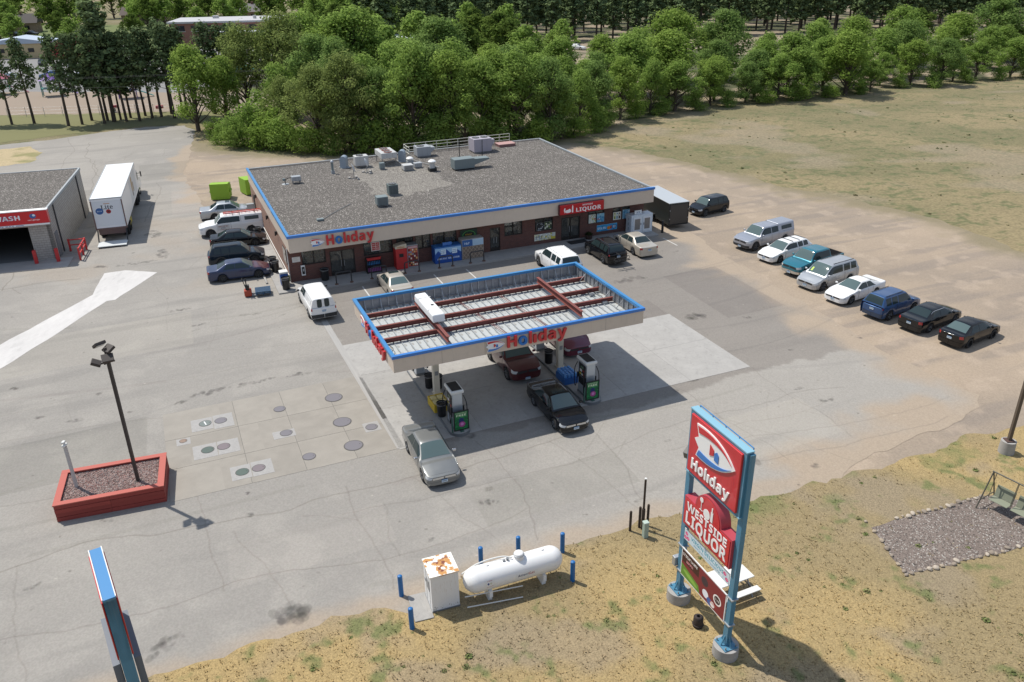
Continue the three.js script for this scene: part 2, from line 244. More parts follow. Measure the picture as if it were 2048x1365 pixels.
{
  const E0 = [-25, -42, 45, -6], W = 2048, H = 1054, sx = 70 / W, sz = 36 / H;
  const L = [0, 1, 2].map((n) => coarse(W, H, 3, (i, j) => lawnColour(E0[0] + i * sx, E0[1] + j * sz)[n]));
  const c = paint(W, H, (i, j) => { const k = 0.7 + 0.6 * hash(i, j); return [L[0](i, j) * k, L[1](i, j) * k, L[2](i, j) * k]; });
  structure('dry_lawn', sheet(rough(lawnOutline, 0.5, 0.35, 23), 0.012, E0), new THREE.MeshStandardMaterial({ map: ctex(c), roughness: 1, bumpMap: ctex(grit, [60, 30], true), bumpScale: 0.03 }), 'sunburnt straw coloured lawn along the lot edge', 'lawn');
  // grass tufts standing on it
  const blades = []; const r = rng(5);
  for (let k = 0; k < 7; k++) { const a = r() * 6.28, l = 0.025 + 0.03 * r(), w = 0.012, dx = Math.cos(a), dz = Math.sin(a), o = 0.03 * r(); const g = new THREE.BufferGeometry(); g.setAttribute('position', new THREE.BufferAttribute(new Float32Array([dx * o - dz * w, 0, dz * o + dx * w, dx * o + dz * w, 0, dz * o - dx * w, dx * (o + l * 0.8), l, dz * (o + l * 0.8)]), 3)); g.computeVertexNormals(); blades.push(g); }
  const tg = mergeGeometries(blades), n = 26000, im = new THREE.InstancedMesh(tg, new THREE.MeshStandardMaterial({ color: 0xffffff, roughness: 1, side: THREE.DoubleSide }), n);
  const M = new THREE.Matrix4(), Q = new THREE.Quaternion(), Y = new THREE.Vector3(0, 1, 0), C = new THREE.Color(); let k = 0;
  while (k < n) {
    const z = -38 + 28 * Math.sqrt(r()), x = -14 + 44 * r(); if (!inside(lawnOutline, x, z)) continue;
    if (x > 15.3 && x < 24 && z < -25.6 && z > -32.6 && r() < 0.92) continue;
    const q = lawnColour(x, z), s = 0.7 + 0.9 * r() * (q[1] > q[0] ? 1.5 : 1), b = 1.0 + 0.6 * r();
    M.compose(new THREE.Vector3(x, 0.01, z), Q.setFromAxisAngle(Y, r() * 6.28), new THREE.Vector3(s, s, s)); im.setMatrixAt(k, M); im.setColorAt(k, C.setRGB(q[0] * b, q[1] * b, q[2] * b)); k++;
  }
  im.name = 'lawn_grass'; im.userData = { kind: 'stuff', label: 'short dry grass tufts all over the foreground lawn', category: 'grass' }; scene.add(im);
}
structure('grass_island', sheet(rough([[-90, -108], [-69.28, -112.9], [-66.25, -114.36], [-62.49, -110.38], [-61.11, -104.56], [-64.5, -102.3], [-90, -98]], 0.8, 0.4, 14), 0.006, [-90, -115, -60, -98]), new THREE.MeshStandardMaterial({ map: ctex(paint(512, 256, (i, j) => { const k = 0.8 + 0.4 * hash(i, j); return mix3([0.40, 0.32, 0.19], [0.24, 0.22, 0.10], step01(0.35, 0.65, fbm(i / 40, j / 30, 4))).map((v) => v * k); })), roughness: 1 }), 'dry grass island beyond the car wash', 'grass');
// ---------------------------------------------------------------- paved concrete
const concreteTex = (tone, seed, warm = 1) => ctex(paint(512, 512, (i, j) => { const a = fbm(i / 90 + seed, j / 90, 4), b = fbm(i / 14 + seed, j / 14, 3), k = tone * (0.86 + 0.2 * a + 0.12 * (b - 0.5) + 0.1 * (hash(i, j + seed) - 0.5)) * (1 - 0.10 * step01(0.62, 0.8, fbm(i / 22 + seed + 40, j / 22, 3))); return [k * 1.02, k * (0.985 - 0.01 * warm), k * (0.95 - 0.05 * warm)]; }), [1, 1]);
const slabMats = [0.345, 0.33, 0.36].map((t, k) => new THREE.MeshStandardMaterial({ map: concreteTex(t, 10 * k, 0.6), roughness: 0.92 }));
const jointMat = std(0.13, 0.125, 0.115, 1);
function slabs(name, origin, sl, tl, y, h, mats, label, category, skip, ridge = 0.012) {
  const o = new THREE.Group(); o.name = numbered(name); scene.add(o); o.userData = { kind: 'structure', label, category }; o.position.set(origin[0], 0, origin[1]); o.rotation.y = YAW;
  const s0 = sl[0], s1 = sl[sl.length - 1], t0 = tl[0], t1 = tl[tl.length - 1];
  part('bedding', box(s1 - s0 - 0.05, h - 0.006, t1 - t0 - 0.05, (s0 + s1) / 2, y + h / 2 - 0.004, -(t0 + t1) / 2), jointMat, o);
  const r = rng(sl.length * 7 + tl.length);
  for (let i = 0; i < sl.length - 1; i++) for (let j = 0; j < tl.length - 1; j++) {
    if (skip && skip(i, j)) continue;
    const w = sl[i + 1] - sl[i] - ridge, d = tl[j + 1] - tl[j] - ridge, g = box(w, h, d, (sl[i] + sl[i + 1]) / 2, y + h / 2, -(tl[j] + tl[j + 1]) / 2), uv = g.attributes.uv, q = r() * 5;
    for (let k = 0; k < uv.count; k++) uv.setXY(k, q + uv.getX(k) * w / 4, q + uv.getY(k) * d / 4);
    part('slab', g, mats[Math.floor(r() * mats.length)], o);
  }
  return o;
}
slabs('concrete_pad', CANOPY, [-0.2, 4.5, 9.1, 13.6, 18.0, 22.4], [-0.62, 3.9, 8.45], 0, 0.014, slabMats, 'pale concrete fuelling pad of large slabs under the canopy', 'concrete');
slabs('concrete_apron', CANOPY, [-0.2, 4.5, 9.1, 13.6], [8.46, 13.2], 0, 0.012, slabMats, 'concrete apron between the pumps and the store walk', 'concrete');
slabs('sidewalk', STORE, [0.1, 3.3, 6.5, 9.7, 12.9, 16.1, 19.3, 22.5, 25.7, 28.9, 32.6], [-0.75, 1.52], 0, 0.13, slabMats, 'raised concrete walk along the store front', 'sidewalk');
slabs('side_walk_strip', STORE, [-1.25, 0.1], [-0.4, 3.5, 7, 10.5, 14, 17.5, 21], 0, 0.1, slabMats, 'narrow concrete walk along the store side', 'sidewalk');
{ // the older concrete over the buried tanks, its lighter patches
  const tan = [0.275, 0.285].map((t, k) => new THREE.MeshStandardMaterial({ map: ctex(paint(512, 512, (i, j) => { const a = fbm(i / 80 + k * 9, j / 80, 4), n = t * (0.86 + 0.22 * a + 0.2 * (hash(i, j) - 0.5)); return [n * 1.06, n * 0.97, n * 0.84]; }), [1, 1]), roughness: 0.95 }));
  slabs('tank_field_concrete', CANOPY, [-11.5, -7.7, -5.0, -2.4, -0.22], [-0.5, 2.4, 5.4, 8.5], 0, 0.010, tan, 'tan concrete over the buried fuel tanks', 'concrete', null, 0.02);
  const pale = new THREE.MeshStandardMaterial({ map: concreteTex(0.345, 5, 0.2), roughness: 0.9 });
  for (const [s0, s1, t0, t1] of [[-10.1, -8.95, 5.75, 7.1], [-8.93, -7.85, 5.6, 7.15], [-10.2, -8.98, 2.8, 4.2], [-8.96, -7.86, 2.8, 4.2], [-8.6, -7.6, 0.05, 1.35], [-7.58, -6.52, 0.02, 1.4], [-10.95, -10.22, 4.6, 5.3], [-1.4, -0.5, 1.75, 2.75], [-6.1, -4.9, 3.1, 3.9]]) {
    const p = site(CANOPY, (s0 + s1) / 2, (t0 + t1) / 2, 0.0135), m = structure('concrete_patch', box(s1 - s0 - 0.02, 0.007, t1 - t0 - 0.02), pale, 'pale square concrete patch round tank covers', 'concrete'); m.position.set(...p); m.rotation.y = YAW;
  }
  const strip = structure('concrete_strip', box(0.42, 0.012, 18.6), slabMats[2], 'narrow pale concrete gutter strip beside the pump pad', 'concrete');
  strip.position.set(-9.7, 0.008, -45.1); strip.rotation.y = Math.atan2(7.5, 16.9);
  const wp = new THREE.MeshStandardMaterial({ map: concreteTex(0.54, 3, 0), roughness: 0.85 });
  structure('new_concrete_gutter', sheet(rough([[-32.58, -46.52], [-34.58, -50.1], [-32.35, -58.92], [-33.55, -63.64], [-32.09, -64.28], [-29.2, -63.69], [-30.14, -57.83], [-30.7, -57.6], [-31.6, -51.6], [-32.1, -49.25], [-32.5, -46.8]].map(([x, z]) => [x, z]), 0.8, 0.06, 2), 0.006, [-36, -66, -28, -44]), wp, 'new white concrete gutter sweeping across the lot', 'concrete');
  structure('new_concrete_gutter_end', sheet([[-32.58, -46.52], [-34.58, -50.1], [-60, -39], [-57.6, -35.8]], 0.0062, [-60, -51, -30, -35]), wp, 'straight end of the new white concrete gutter', 'concrete');
}
// ---------------------------------------------------------------- materials of the buildings
function brickTex(w, h, cols, mortar, bw, bh, seed) {   // fine courses, too far away to be told apart one by one
  const W = 1024, H = 512; return ctex(paint(W, H, (i, j) => {
    const y = (j / H) * h, row = Math.floor(y / bh), x = (i / W) * w + (row % 2) * bw / 2, col = Math.floor(x / bw), fy = y / bh - row, fx = x / bw - col;
    if (fy < 0.13 || fx < 0.05) return mortar;
    const q = mix3(cols[0], cols[1], hash(col + seed, row)), k = 0.85 + 0.3 * hash(i, j) ; return [q[0] * k, q[1] * k, q[2] * k];
  }), [1, 1]);
}
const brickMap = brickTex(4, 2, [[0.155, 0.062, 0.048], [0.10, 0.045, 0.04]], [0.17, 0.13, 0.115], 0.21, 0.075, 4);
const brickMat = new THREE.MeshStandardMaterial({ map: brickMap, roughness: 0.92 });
const blockMap = brickTex(6.4, 3.2, [[0.40, 0.375, 0.34], [0.335, 0.315, 0.29]], [0.22, 0.205, 0.19], 0.4, 0.2, 9);
const blockMat = new THREE.MeshStandardMaterial({ map: blockMap, roughness: 0.95 });
function metreUV(g, sx, sy) { // box-projected uv in metres, scaled to the texture's size
  g = g.index ? g.toNonIndexed() : g; g.computeVertexNormals(); const p = g.attributes.position, n = g.attributes.normal, uv = new Float32Array(p.count * 2);
  for (let i = 0; i < p.count; i++) { const ax = Math.abs(n.getX(i)), ay = Math.abs(n.getY(i)), az = Math.abs(n.getZ(i)); const u = ax > ay && ax > az ? p.getZ(i) : p.getX(i), v = ay > ax && ay > az ? p.getZ(i) : p.getY(i); uv[2 * i] = u / sx; uv[2 * i + 1] = v / sy; }
  g.setAttribute('uv', new THREE.BufferAttribute(uv, 2)); return g;
}
const beige = new THREE.MeshStandardMaterial({ map: ctex(paint(512, 256, (i, j) => { const k = 0.94 + 0.08 * fbm(i / 60, j / 60, 3) - 0.05 * step01(0.62, 0.8, fbm(i / 9, j / 50 + 7, 3)); return [0.60 * k, 0.505 * k, 0.41 * k]; }), [1, 1]), roughness: 0.6 });
const blueTrim = phys(0.03, 0.17, 0.50, 0.4, { clearcoat: 0.3 });
const skyBlue = phys(0.035, 0.20, 0.44, 0.45, { clearcoat: 0.3 });
const darkGlass = phys(0.018, 0.022, 0.024, 0.06, { ior: 1.5 });
const shopGlass = phys(0.55, 0.56, 0.54, 0.04, { ior: 1.52, transmission: 0.9, thickness: 0 });
const darkFrame = std(0.035, 0.03, 0.028, 0.5, 0.3);
const black = std(0.016, 0.016, 0.017, 0.6);
const blackGloss = phys(0.015, 0.015, 0.016, 0.3);
const white = std(0.78, 0.78, 0.77, 0.5);
const offWhite = std(0.66, 0.66, 0.63, 0.6);
const galv = std(0.42, 0.44, 0.46, 0.45, 0.55);
const galvDull = std(0.33, 0.355, 0.37, 0.6, 0.3);
const steelGrey = std(0.24, 0.25, 0.26, 0.5, 0.5);
const redSign = new THREE.MeshPhysicalMaterial({ map: ctex(paint(256, 256, (i, j) => { const k = 0.9 + 0.16 * fbm(i / 50, j / 70, 4) - 0.12 * step01(0.64, 0.8, fbm(i / 9 + 3, j / 60, 4)); return [0.54 * k, 0.020 * k, 0.026 * k]; }), [1, 1]), roughness: 0.4, clearcoat: 0.3 });
const redPaint = std(0.50, 0.03, 0.03, 0.55);
const bluePost = phys(0.012, 0.13, 0.36, 0.45);
const rust = std(0.20, 0.065, 0.04, 0.85);
const gravelMap = (base, light, seed) => paint(1024, 1024, (i, j) => { const x = i / 40, y = j / 40, a = fbm(x * 0.14 + seed, y * 0.14, 4), p = hash(i >> 3, (j >> 3) + seed), h = hash(i >> 2, j >> 2); let q = mix3(base, light, 0.55 * a + 0.9 * (p - 0.4)); if (p > 0.92) q = [0.36, 0.335, 0.30]; else if (p < 0.16) q = mix3(q, [0.05, 0.045, 0.04], 0.7); const k = 0.8 + 0.4 * h; return [q[0] * k, q[1] * k, q[2] * k]; });
const roofMat = new THREE.MeshStandardMaterial({ map: ctex(gravelMap([0.092, 0.082, 0.073], [0.155, 0.14, 0.125], 3), [1, 1]), roughness: 1 });
const roofPale = new THREE.MeshStandardMaterial({ map: ctex(gravelMap([0.17, 0.155, 0.135], [0.25, 0.23, 0.20], 8), [1, 1]), roughness: 1 });
const uvTop = (g, k) => { const p = g.attributes.position, uv = g.attributes.uv; for (let i = 0; i < p.count; i++) uv.setXY(i, p.getX(i) / k, p.getZ(i) / k); return g; };
// text or print on a canvas
function print(w, h, draw) { const c = canvas(w, h), x = c.getContext('2d'); draw(x, w, h); return new THREE.MeshStandardMaterial({ map: ctex(c), roughness: 0.45 }); }
function words(x, s, px, py, size, col, o = {}) { x.fillStyle = col; x.font = `${o.style || 'bold'} ${size}px ${o.face || 'sans-serif'}`; x.textAlign = o.align || 'center'; x.textBaseline = 'middle'; if (o.width) { const m = x.measureText(s).width; x.save(); x.translate(px, py); x.scale(o.width / m, 1); x.fillText(s, 0, 0); x.restore(); } else x.fillText(s, px, py); if (o.line) { x.strokeStyle = o.line; x.lineWidth = o.lw || 2; x.strokeText(s, px, py); } }

// print too small to read: a row of letter-sized strokes
function scrawl(x, n, px, py, size, col, o = {}) { const q = rng(n * 131 + Math.round(px) + Math.round(py) * 7), w = o.width || n * size * 0.62, c = w / n; x.fillStyle = col; for (let k = 0; k < n; k++) { const a = px - w / 2 + k * c, h = size * (0.6 + 0.12 * q()); x.fillRect(a, py - h / 2, c * 0.24, h); if (q() < 0.7) x.fillRect(a, py - h / 2 + (q() < 0.5 ? 0 : h * 0.4), c * 0.75, h * 0.2); if (q() < 0.6) x.fillRect(a + c * 0.5, py - h / 2, c * 0.24, h * (0.5 + 0.5 * q())); if (q() < 0.5) x.fillRect(a, py + h / 2 - h * 0.2, c * 0.75, h * 0.2); } }

// ---------------------------------------------------------------- the store
const store = thing('store_building', 'long flat roofed brick store with beige fascia and blue coping', 'building', [STORE[0], 0, STORE[1]], YAW);
{
  const openings = [[1.05, 2.95, 1.38, 2.6], [3.25, 5.25, 0.13, 2.2], [6.0, 8.45, 1.4, 2.6], [8.75, 10.2, 1.4, 2.6], [10.35, 11.7, 1.3, 2.6], [11.85, 14.0, 1.3, 2.6], [17.0, 17.95, 0.13, 2.2], [18.35, 20.05, 1.3, 2.7], [21.25, 23.0, 1.3, 2.45], [23.82, 25.7, 0.13, 2.2], [26.45, 28.15, 1.3, 2.45], [29.0, 29.85, 1.3, 2.45], [29.95, 30.8, 1.3, 2.45]];
  const sh = poly([[0.05, 0], [32.25, 0], [32.25, 4.0], [0.05, 4.0]]);
  for (const [a, b, c, d] of openings) sh.holes.push(poly([[a, c], [a, d], [b, d], [b, c]]));
  const front = metreUV(extr(sh, 0.3).translate(0, 0, -1.8), 4, 2);
  part('front_wall', front, brickMat, store);
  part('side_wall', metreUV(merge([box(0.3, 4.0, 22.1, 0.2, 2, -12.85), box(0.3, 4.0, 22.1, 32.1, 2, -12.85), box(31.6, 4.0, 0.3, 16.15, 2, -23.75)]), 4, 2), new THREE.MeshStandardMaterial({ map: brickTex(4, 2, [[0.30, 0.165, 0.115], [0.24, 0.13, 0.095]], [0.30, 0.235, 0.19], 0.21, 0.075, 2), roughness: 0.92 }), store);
  part('inner_wall', box(31.4, 3.8, 0.1, 16.15, 1.95, -2.6), std(0.1, 0.085, 0.07, 0.9), store);
  part('floor', box(31.4, 0.1, 1.0, 16.15, 0.06, -2.2), std(0.2, 0.18, 0.16, 0.8), store);
  // fascia boards: one strip of panels on each side
  const fh = 1.3, fy = 3.0 + fh / 2;
  const f1 = part('fascia', metreUV(box(32.3, fh, 0.14, 16.15, fy, -0.07), 4, 2), beige, store);
  part('fascia', metreUV(box(0.14, fh, 23.84, 0.07, fy, -12.07), 4, 2), beige, store);
  part('fascia', metreUV(box(0.14, fh, 23.84, 32.23, fy, -12.07), 4, 2), beige, store);
  part('fascia', metreUV(box(32.0, fh, 0.14, 16.15, fy, -23.92), 4, 2), beige, store);
  part('soffit', box(32.0, 0.06, 1.5, 16.15, 3.04, -0.85), std(0.45, 0.40, 0.34, 0.8), store);
  part('coping', merge([box(32.44, 0.2, 0.22, 16.15, 4.27, -0.04)]), blueTrim, store);
  part('coping', box(0.22, 0.2, 23.9, 0.04, 4.271, -12.1), skyBlue, store);
  part('roof_edge', merge([box(0.2, 0.14, 23.9, 32.2, 4.25, -12.1), box(32.0, 0.14, 0.2, 16.1, 4.252, -23.95)]), galvDull, store);
  part('roof', uvTop(box(31.9, 0.2, 23.7, 16.15, 4.06, -12.0), 9), roofMat, store);
  const pg = new THREE.ShapeGeometry(poly(rough([[9.0, 18.6], [9.6, 14], [9.2, 9.4], [10.4, 7.2], [13.5, 8.3], [16.4, 9.4], [16.7, 13], [16.2, 16.2], [15.4, 20], [12, 21.3]], 0.4, 0.5, 4)));
  pg.rotateX(-Math.PI / 2); pg.translate(0, 4.166, 0); part('pale_gravel', uvTop(pg, 9), roofPale, store);
  const pg2 = new THREE.ShapeGeometry(poly(rough([[18.2, 0.3], [20.6, 0.3], [20.2, 1.6], [18.8, 1.4]], 0.4, 0.3, 5))); pg2.rotateX(-Math.PI / 2); pg2.translate(0, 4.166, 0); part('pale_gravel', uvTop(pg2, 9), roofPale, store);
  // shelves of goods seen through the glass
  { const q = rng(61), stock = [[0.45, 0.08, 0.06], [0.5, 0.42, 0.2], [0.12, 0.25, 0.4], [0.5, 0.48, 0.44], [0.14, 0.3, 0.12], [0.45, 0.25, 0.08]].map((c) => std(...c, 0.6)), shelf = std(0.5, 0.47, 0.42, 0.7);
    for (const [a, b] of [[0.8, 3.0], [5.9, 8.5], [8.7, 14.2], [18.2, 20.2], [21.1, 23.1], [26.3, 30.9]]) for (const y of [0.5, 1.0, 1.5, 2.0]) { part('shelf', box(b - a, 0.04, 0.35, (a + b) / 2, y, -2.35), shelf, store); const runs = stock.map(() => []); for (let x = a + 0.1; x < b - 0.1; x += 0.18 + 0.12 * q()) runs[Math.floor(q() * 6)].push(box(0.15, 0.18 + 0.18 * q(), 0.2, x, y + 0.14, -2.28)); runs.forEach((r1, k) => { if (r1.length) { const m = part('shelf_stock', merge(r1), stock[k], store); m.userData.kind = 'stuff'; } }); } }
  // windows and doors
  const glow = (k) => shopGlass;
  for (const [a, b, c, d] of openings) {
    const w = b - a, h = d - c, x = (a + b) / 2, y = (c + d) / 2, isDoor = c < 0.3;
    const o = part(isDoor ? 'door' : 'window', merge([box(w, 0.07, 0.1, x, d - 0.035, -1.6), box(w, 0.07, 0.1, x, c + 0.035, -1.6), box(0.07, h - 0.14, 0.1, a + 0.035, y, -1.6), box(0.07, h - 0.14, 0.1, b - 0.035, y, -1.6), ...(w > 1.2 ? [box(0.08, h - 0.14, 0.1, x, y, -1.6)] : []), ...(isDoor ? [box(w - 0.14, 0.16, 0.08, x, c + 0.2, -1.6)] : [])]), darkFrame, store);
    if (w > 1.2) { part('pane', box(w / 2 - 0.1, h - 0.14, 0.02, x - w / 4, y, -1.63), shopGlass, o); part('pane', box(w / 2 - 0.1, h - 0.14, 0.02, x + w / 4, y, -1.63), shopGlass, o); } else part('pane', box(w - 0.14, h - 0.14, 0.02, x, y, -1.63), shopGlass, o);
    if (isDoor) part('handle', merge([box(0.03, 0.5, 0.05, x - 0.12, 1.1, -1.52), box(0.03, 0.5, 0.05, x + 0.12, 1.1, -1.52)]), galv, o);
  }
  for (const t of [6.5, 11.5, 19]) part('wall_light', merge([box(0.18, 0.28, 0.2, -0.06, 2.75, -t), box(0.1, 0.12, 0.2, -0.12, 2.6, -t)]), darkFrame, store);
  part('service_door', box(0.08, 2.1, 1.0, 0.02, 1.15, -21.5), darkFrame, store);
  part('wall_pipe', merge([rod([0.0, 0.55, -1.6], [0.0, 0.55, -20], 0.035), rod([0.0, 0, -1.6], [0.0, 2.9, -1.6], 0.04)]), offWhite, store);
  part('side_window', box(0.08, 1.2, 1.4, 0.03, 1.9, -3.2), darkGlass, store);
}
// posters, banners and plates on the front wall: flat print on thin boards
function board(name, label, category, w, h, s, y, mat, depth = 0.03, t = 1.5, group) {
  const o = thing(name, label, category, site(STORE, s, t - 0.01 - depth / 2, y), YAW, group);
  part('backing', box(w, h, depth), offWhite, o); part('print', panel(w - 0.01, h - 0.01, 0, 0, depth / 2 + 0.004), mat, o); return o;
}
const r0 = rng(31);
const blob = (x, w, h, cols, n, lo, hi) => { for (let k = 0; k < n; k++) { x.fillStyle = cols[Math.floor(r0() * cols.length)]; x.beginPath(); x.ellipse(r0() * w, r0() * h, lo + r0() * (hi - lo), lo + r0() * (hi - lo) * 0.8, r0() * 3, 0, 6.3); x.fill(); } };
board('banner', 'light blue price banner reading $15.95 on the brick', 'banner', 2.1, 0.6, 28.45, 0.75, print(512, 148, (x, w, h) => { x.fillStyle = '#3aa3d8'; x.fillRect(0, 0, w, h); blob(x, w, h, ['#4fb4e2', '#2f8fc4'], 14, 10, 40); words(x, '$15.95', 120, 80, 74, '#f4f8fa', { width: 210 }); blob(x.getTransform ? x : x, w, h, [], 0, 0, 0); x.fillStyle = '#e58a2a'; x.beginPath(); x.ellipse(300, 90, 45, 40, 0, 0, 7); x.fill(); x.fillStyle = '#b8452a'; x.fillRect(340, 40, 40, 80); x.fillStyle = '#2c6ea8'; x.fillRect(400, 30, 90, 90); x.fillStyle = '#dfe9ef'; x.fillRect(415, 45, 20, 60); x.fillRect(450, 45, 20, 60); }));
board('poster', 'pale yellow and white landscape poster below the store window', 'poster', 2.05, 0.58, 22.2, 0.75, print(512, 148, (x, w, h) => { x.fillStyle = '#d9dccf'; x.fillRect(0, 0, w, h); blob(x, w, h, ['#b9c4c9', '#e9e4b4', '#c9c15e', '#8f9aa6', '#f0f0ea'], 60, 8, 30); x.fillStyle = '#d8c94a'; x.fillRect(400, 90, 112, 58); scrawl(x, 4, 120, 60, 60, '#4b5a6b'); }));
board('poster', 'white framed three panel poster beside the ice freezer', 'poster', 0.8, 0.72, 29.42, 1.72, print(256, 230, (x, w, h) => { x.fillStyle = '#e6e4da'; x.fillRect(0, 0, w, h); for (const [k, c] of [[22, '#8c9a3a'], [100, '#6f9ab0'], [178, '#4a2e2a']]) { x.fillStyle = c; x.fillRect(k, 25, 56, 180); x.fillStyle = '#efe9d4'; x.fillRect(k + 12, 60, 30, 60); } }), 0.05, 1.44);
board('poster', 'bright green and yellow poster in the liquor store window', 'poster', 0.7, 0.8, 26.9, 1.75, print(200, 230, (x, w, h) => { x.fillStyle = '#cdd9d2'; x.fillRect(0, 0, w, h); blob(x, w, h, ['#9fb27a', '#d7c65a', '#b65a5a', '#e8e8e0'], 30, 8, 30); }), 0.02, 1.49);
board('poster', 'light blue poster in the liquor store window', 'poster', 0.75, 0.8, 27.75, 1.75, print(200, 230, (x, w, h) => { x.fillStyle = '#5fa8cf'; x.fillRect(0, 0, w, h); x.fillStyle = '#8cc6e0'; x.fillRect(0, 0, w, 80); scrawl(x, 4, 70, 150, 50, '#d24a4a'); blob(x, w, h, ['#cfe6ef', '#3b84b5'], 14, 6, 22); }), 0.02, 1.49);
board('poster', 'pale blue poster in the end window', 'poster', 0.75, 0.85, 30.4, 1.75, print(200, 230, (x, w, h) => { x.fillStyle = '#74a9c8'; x.fillRect(0, 0, w, h); blob(x, w, h, ['#bcd7e4', '#2f6d9c', '#dfeaf0'], 24, 6, 24); }), 0.02, 1.49);
board('poster', 'dark window poster with pale grey shapes', 'poster', 0.7, 0.7, 21.75, 1.7, print(200, 200, (x, w, h) => { x.fillStyle = '#22272c'; x.fillRect(0, 0, w, h); blob(x, w, h, ['#8b939a', '#c3cad0', '#3b4650'], 16, 6, 22); scrawl(x, 4, 100, 140, 44, '#e8edf0'); }), 0.02, 1.49);
board('poster', 'green and white window poster above the landscape poster', 'poster', 0.7, 0.7, 22.5, 1.75, print(200, 200, (x, w, h) => { x.fillStyle = '#3c4a3a'; x.fillRect(0, 0, w, h); blob(x, w, h, ['#dfe4d4', '#88a05a', '#c9c9b0'], 20, 6, 26); }), 0.02, 1.49);
board('poster', 'red and white four square poster in the shop window', 'poster', 0.75, 0.75, 7.0, 2.1, print(200, 200, (x, w, h) => { x.fillStyle = '#e9e2de'; x.fillRect(0, 0, w, h); for (const [a, b] of [[15, 15], [105, 15], [15, 105], [105, 105]]) { x.fillStyle = '#c23b3b'; x.fillRect(a, b, 80, 80); scrawl(x, 2, a + 40, b + 42, 46, '#f3e9e6'); } }), 0.02, 1.49);
board('notice_plate', 'blank white notice plate on the brick corner', 'sign', 0.62, 0.42, 0.62, 1.95, print(128, 90, (x, w, h) => { x.fillStyle = '#d8d6d2'; x.fillRect(0, 0, w, h); x.fillStyle = '#9a9a98'; for (let k = 0; k < 5; k++) x.fillRect(14, 14 + k * 14, 90 - (k % 2) * 20, 4); }));
{ // neon style oval sign
  const o = thing('oval_sign', 'green oval ring sign with a yellow centre in the window', 'sign', site(STORE, 15.05, 1.42, 1.95), YAW);
  part('backing', box(1.5, 0.95, 0.06), std(0.02, 0.05, 0.035, 0.6), o);
  part('ring', new THREE.TorusGeometry(0.5, 0.03, 6, 32).scale(1.1, 0.72, 1).translate(0, 0, 0.05), std(0.10, 0.42, 0.10, 0.5), o);
  part('print', panel(0.8, 0.4, 0, 0, 0.04), print(256, 128, (x, w, h) => { x.fillStyle = '#12241a'; x.fillRect(0, 0, w, h); scrawl(x, 5, 128, 48, 60, '#c9a63c', { width: 200 }); scrawl(x, 5, 128, 100, 34, '#4a9a44'); }), o);
}
{ // defibrillator style box and trash can by the door
  const o = thing('wall_cabinet', 'narrow white framed call box on the brick', 'call box', site(STORE, 1.05, 1.42, 1.0), YAW);
  part('case', rbox(0.32, 0.85, 0.12, 0.03), white, o); part('face', box(0.2, 0.6, 0.02, 0, 0, 0.07), black, o); part('dial', box(0.1, 0.2, 0.02, 0, 0.05, 0.085), galv, o);
}
// the store front's own lettering and emblem
function emblem(o, w, back = true) {  // white eye with a red brow and a blue lower lid, width w, centred, facing local +z
  const k = w / 2, S = (pts) => { const s = new THREE.Shape(); s.moveTo(pts[0][0] * k, pts[0][1] * k); for (const p of pts.slice(1)) p.length === 2 ? s.lineTo(p[0] * k, p[1] * k) : s.quadraticCurveTo(p[0] * k, p[1] * k, p[2] * k, p[3] * k); return s; };
  if (back) part('eye_border', extr(S([[-0.92, 0.52], [0.35, 0.68, 1.0, 0.0], [0.3, -0.68, -0.86, -0.56], [-0.74, -0.24], [-0.98, -0.02], [-0.78, 0.12]]), 0.05).translate(0, 0, 0), white, o);
  part('brow', extr(S([[-0.84, 0.47], [0.25, 0.62, 0.86, 0.06], [0.3, 0.48, -0.76, 0.27]]), 0.02).translate(0, 0, 0.052), redSign, o);
  part('lower_lid', extr(S([[-0.80, -0.51], [0.25, -0.62, 0.86, -0.06], [0.3, -0.44, -0.70, -0.30]]), 0.02).translate(0, 0, 0.052), blueTrim, o);
  part('pupil', extr(S([[-0.18, -0.16], [-0.18, 0.2], [0.02, 0.1], [0.02, -0.08]]), 0.02).translate(0, 0, 0.052), redSign, o);
  part('pupil', extr(S([[0.06, -0.2], [0.06, 0.04], [0.16, 0.12], [0.26, 0.04], [0.26, -0.22]]), 0.02).translate(0, 0, 0.052), blueTrim, o);
}
function lettering(o, text, height, width, depth, mats) { // separate thick letters laid along local x from 0 to width
  const gs = [...text].map((ch) => ch === '|' ? box(height * 0.24, height * 0.72, depth, 0, height * 0.36, depth / 2) : letter(ch, height, depth)); let x = 0; const spots = [];
  for (const g of gs) { g.computeBoundingBox(); const b = g.boundingBox; spots.push(x - b.min.x); x += b.max.x - b.min.x + height * 0.14; }
  const k = width / (x - height * 0.14);
  gs.forEach((g, i) => { g.translate(spots[i], 0, 0); g.scale(k, 1, 1); part('letter', g, mats[i % mats.length], o); });
}
function fascSign(origin, s, t, y, turn, h, w, mats, ew, label) {
  const o = thing('fascia_lettering', label, 'sign', site(origin, s, t, y), turn);
  const e = new THREE.Group(); e.name = 'emblem'; o.add(e); e.position.set(-ew * 0.62, h * 0.42, 0.02); emblem(e, ew);
  lettering(o, 'Hol|day', h, w, 0.12, mats); return o;
}
const ringBlue = std(0.015, 0.15, 0.46, 0.5);
fascSign(STORE, 2.85, -0.02, 3.28, YAW, 0.78, 3.75, [redSign, ringBlue, redSign, redSign, redSign, redSign, redSign], 1.1, 'red Holiday channel letters and eye emblem on the store fascia');
fascSign(CANOPY, 6.25, -0.02, 4.40, YAW, 0.66, 3.55, [redSign, ringBlue, redSign, redSign, redSign, redSign, redSign], 1.1, 'red Holiday channel letters and eye emblem on the canopy front');
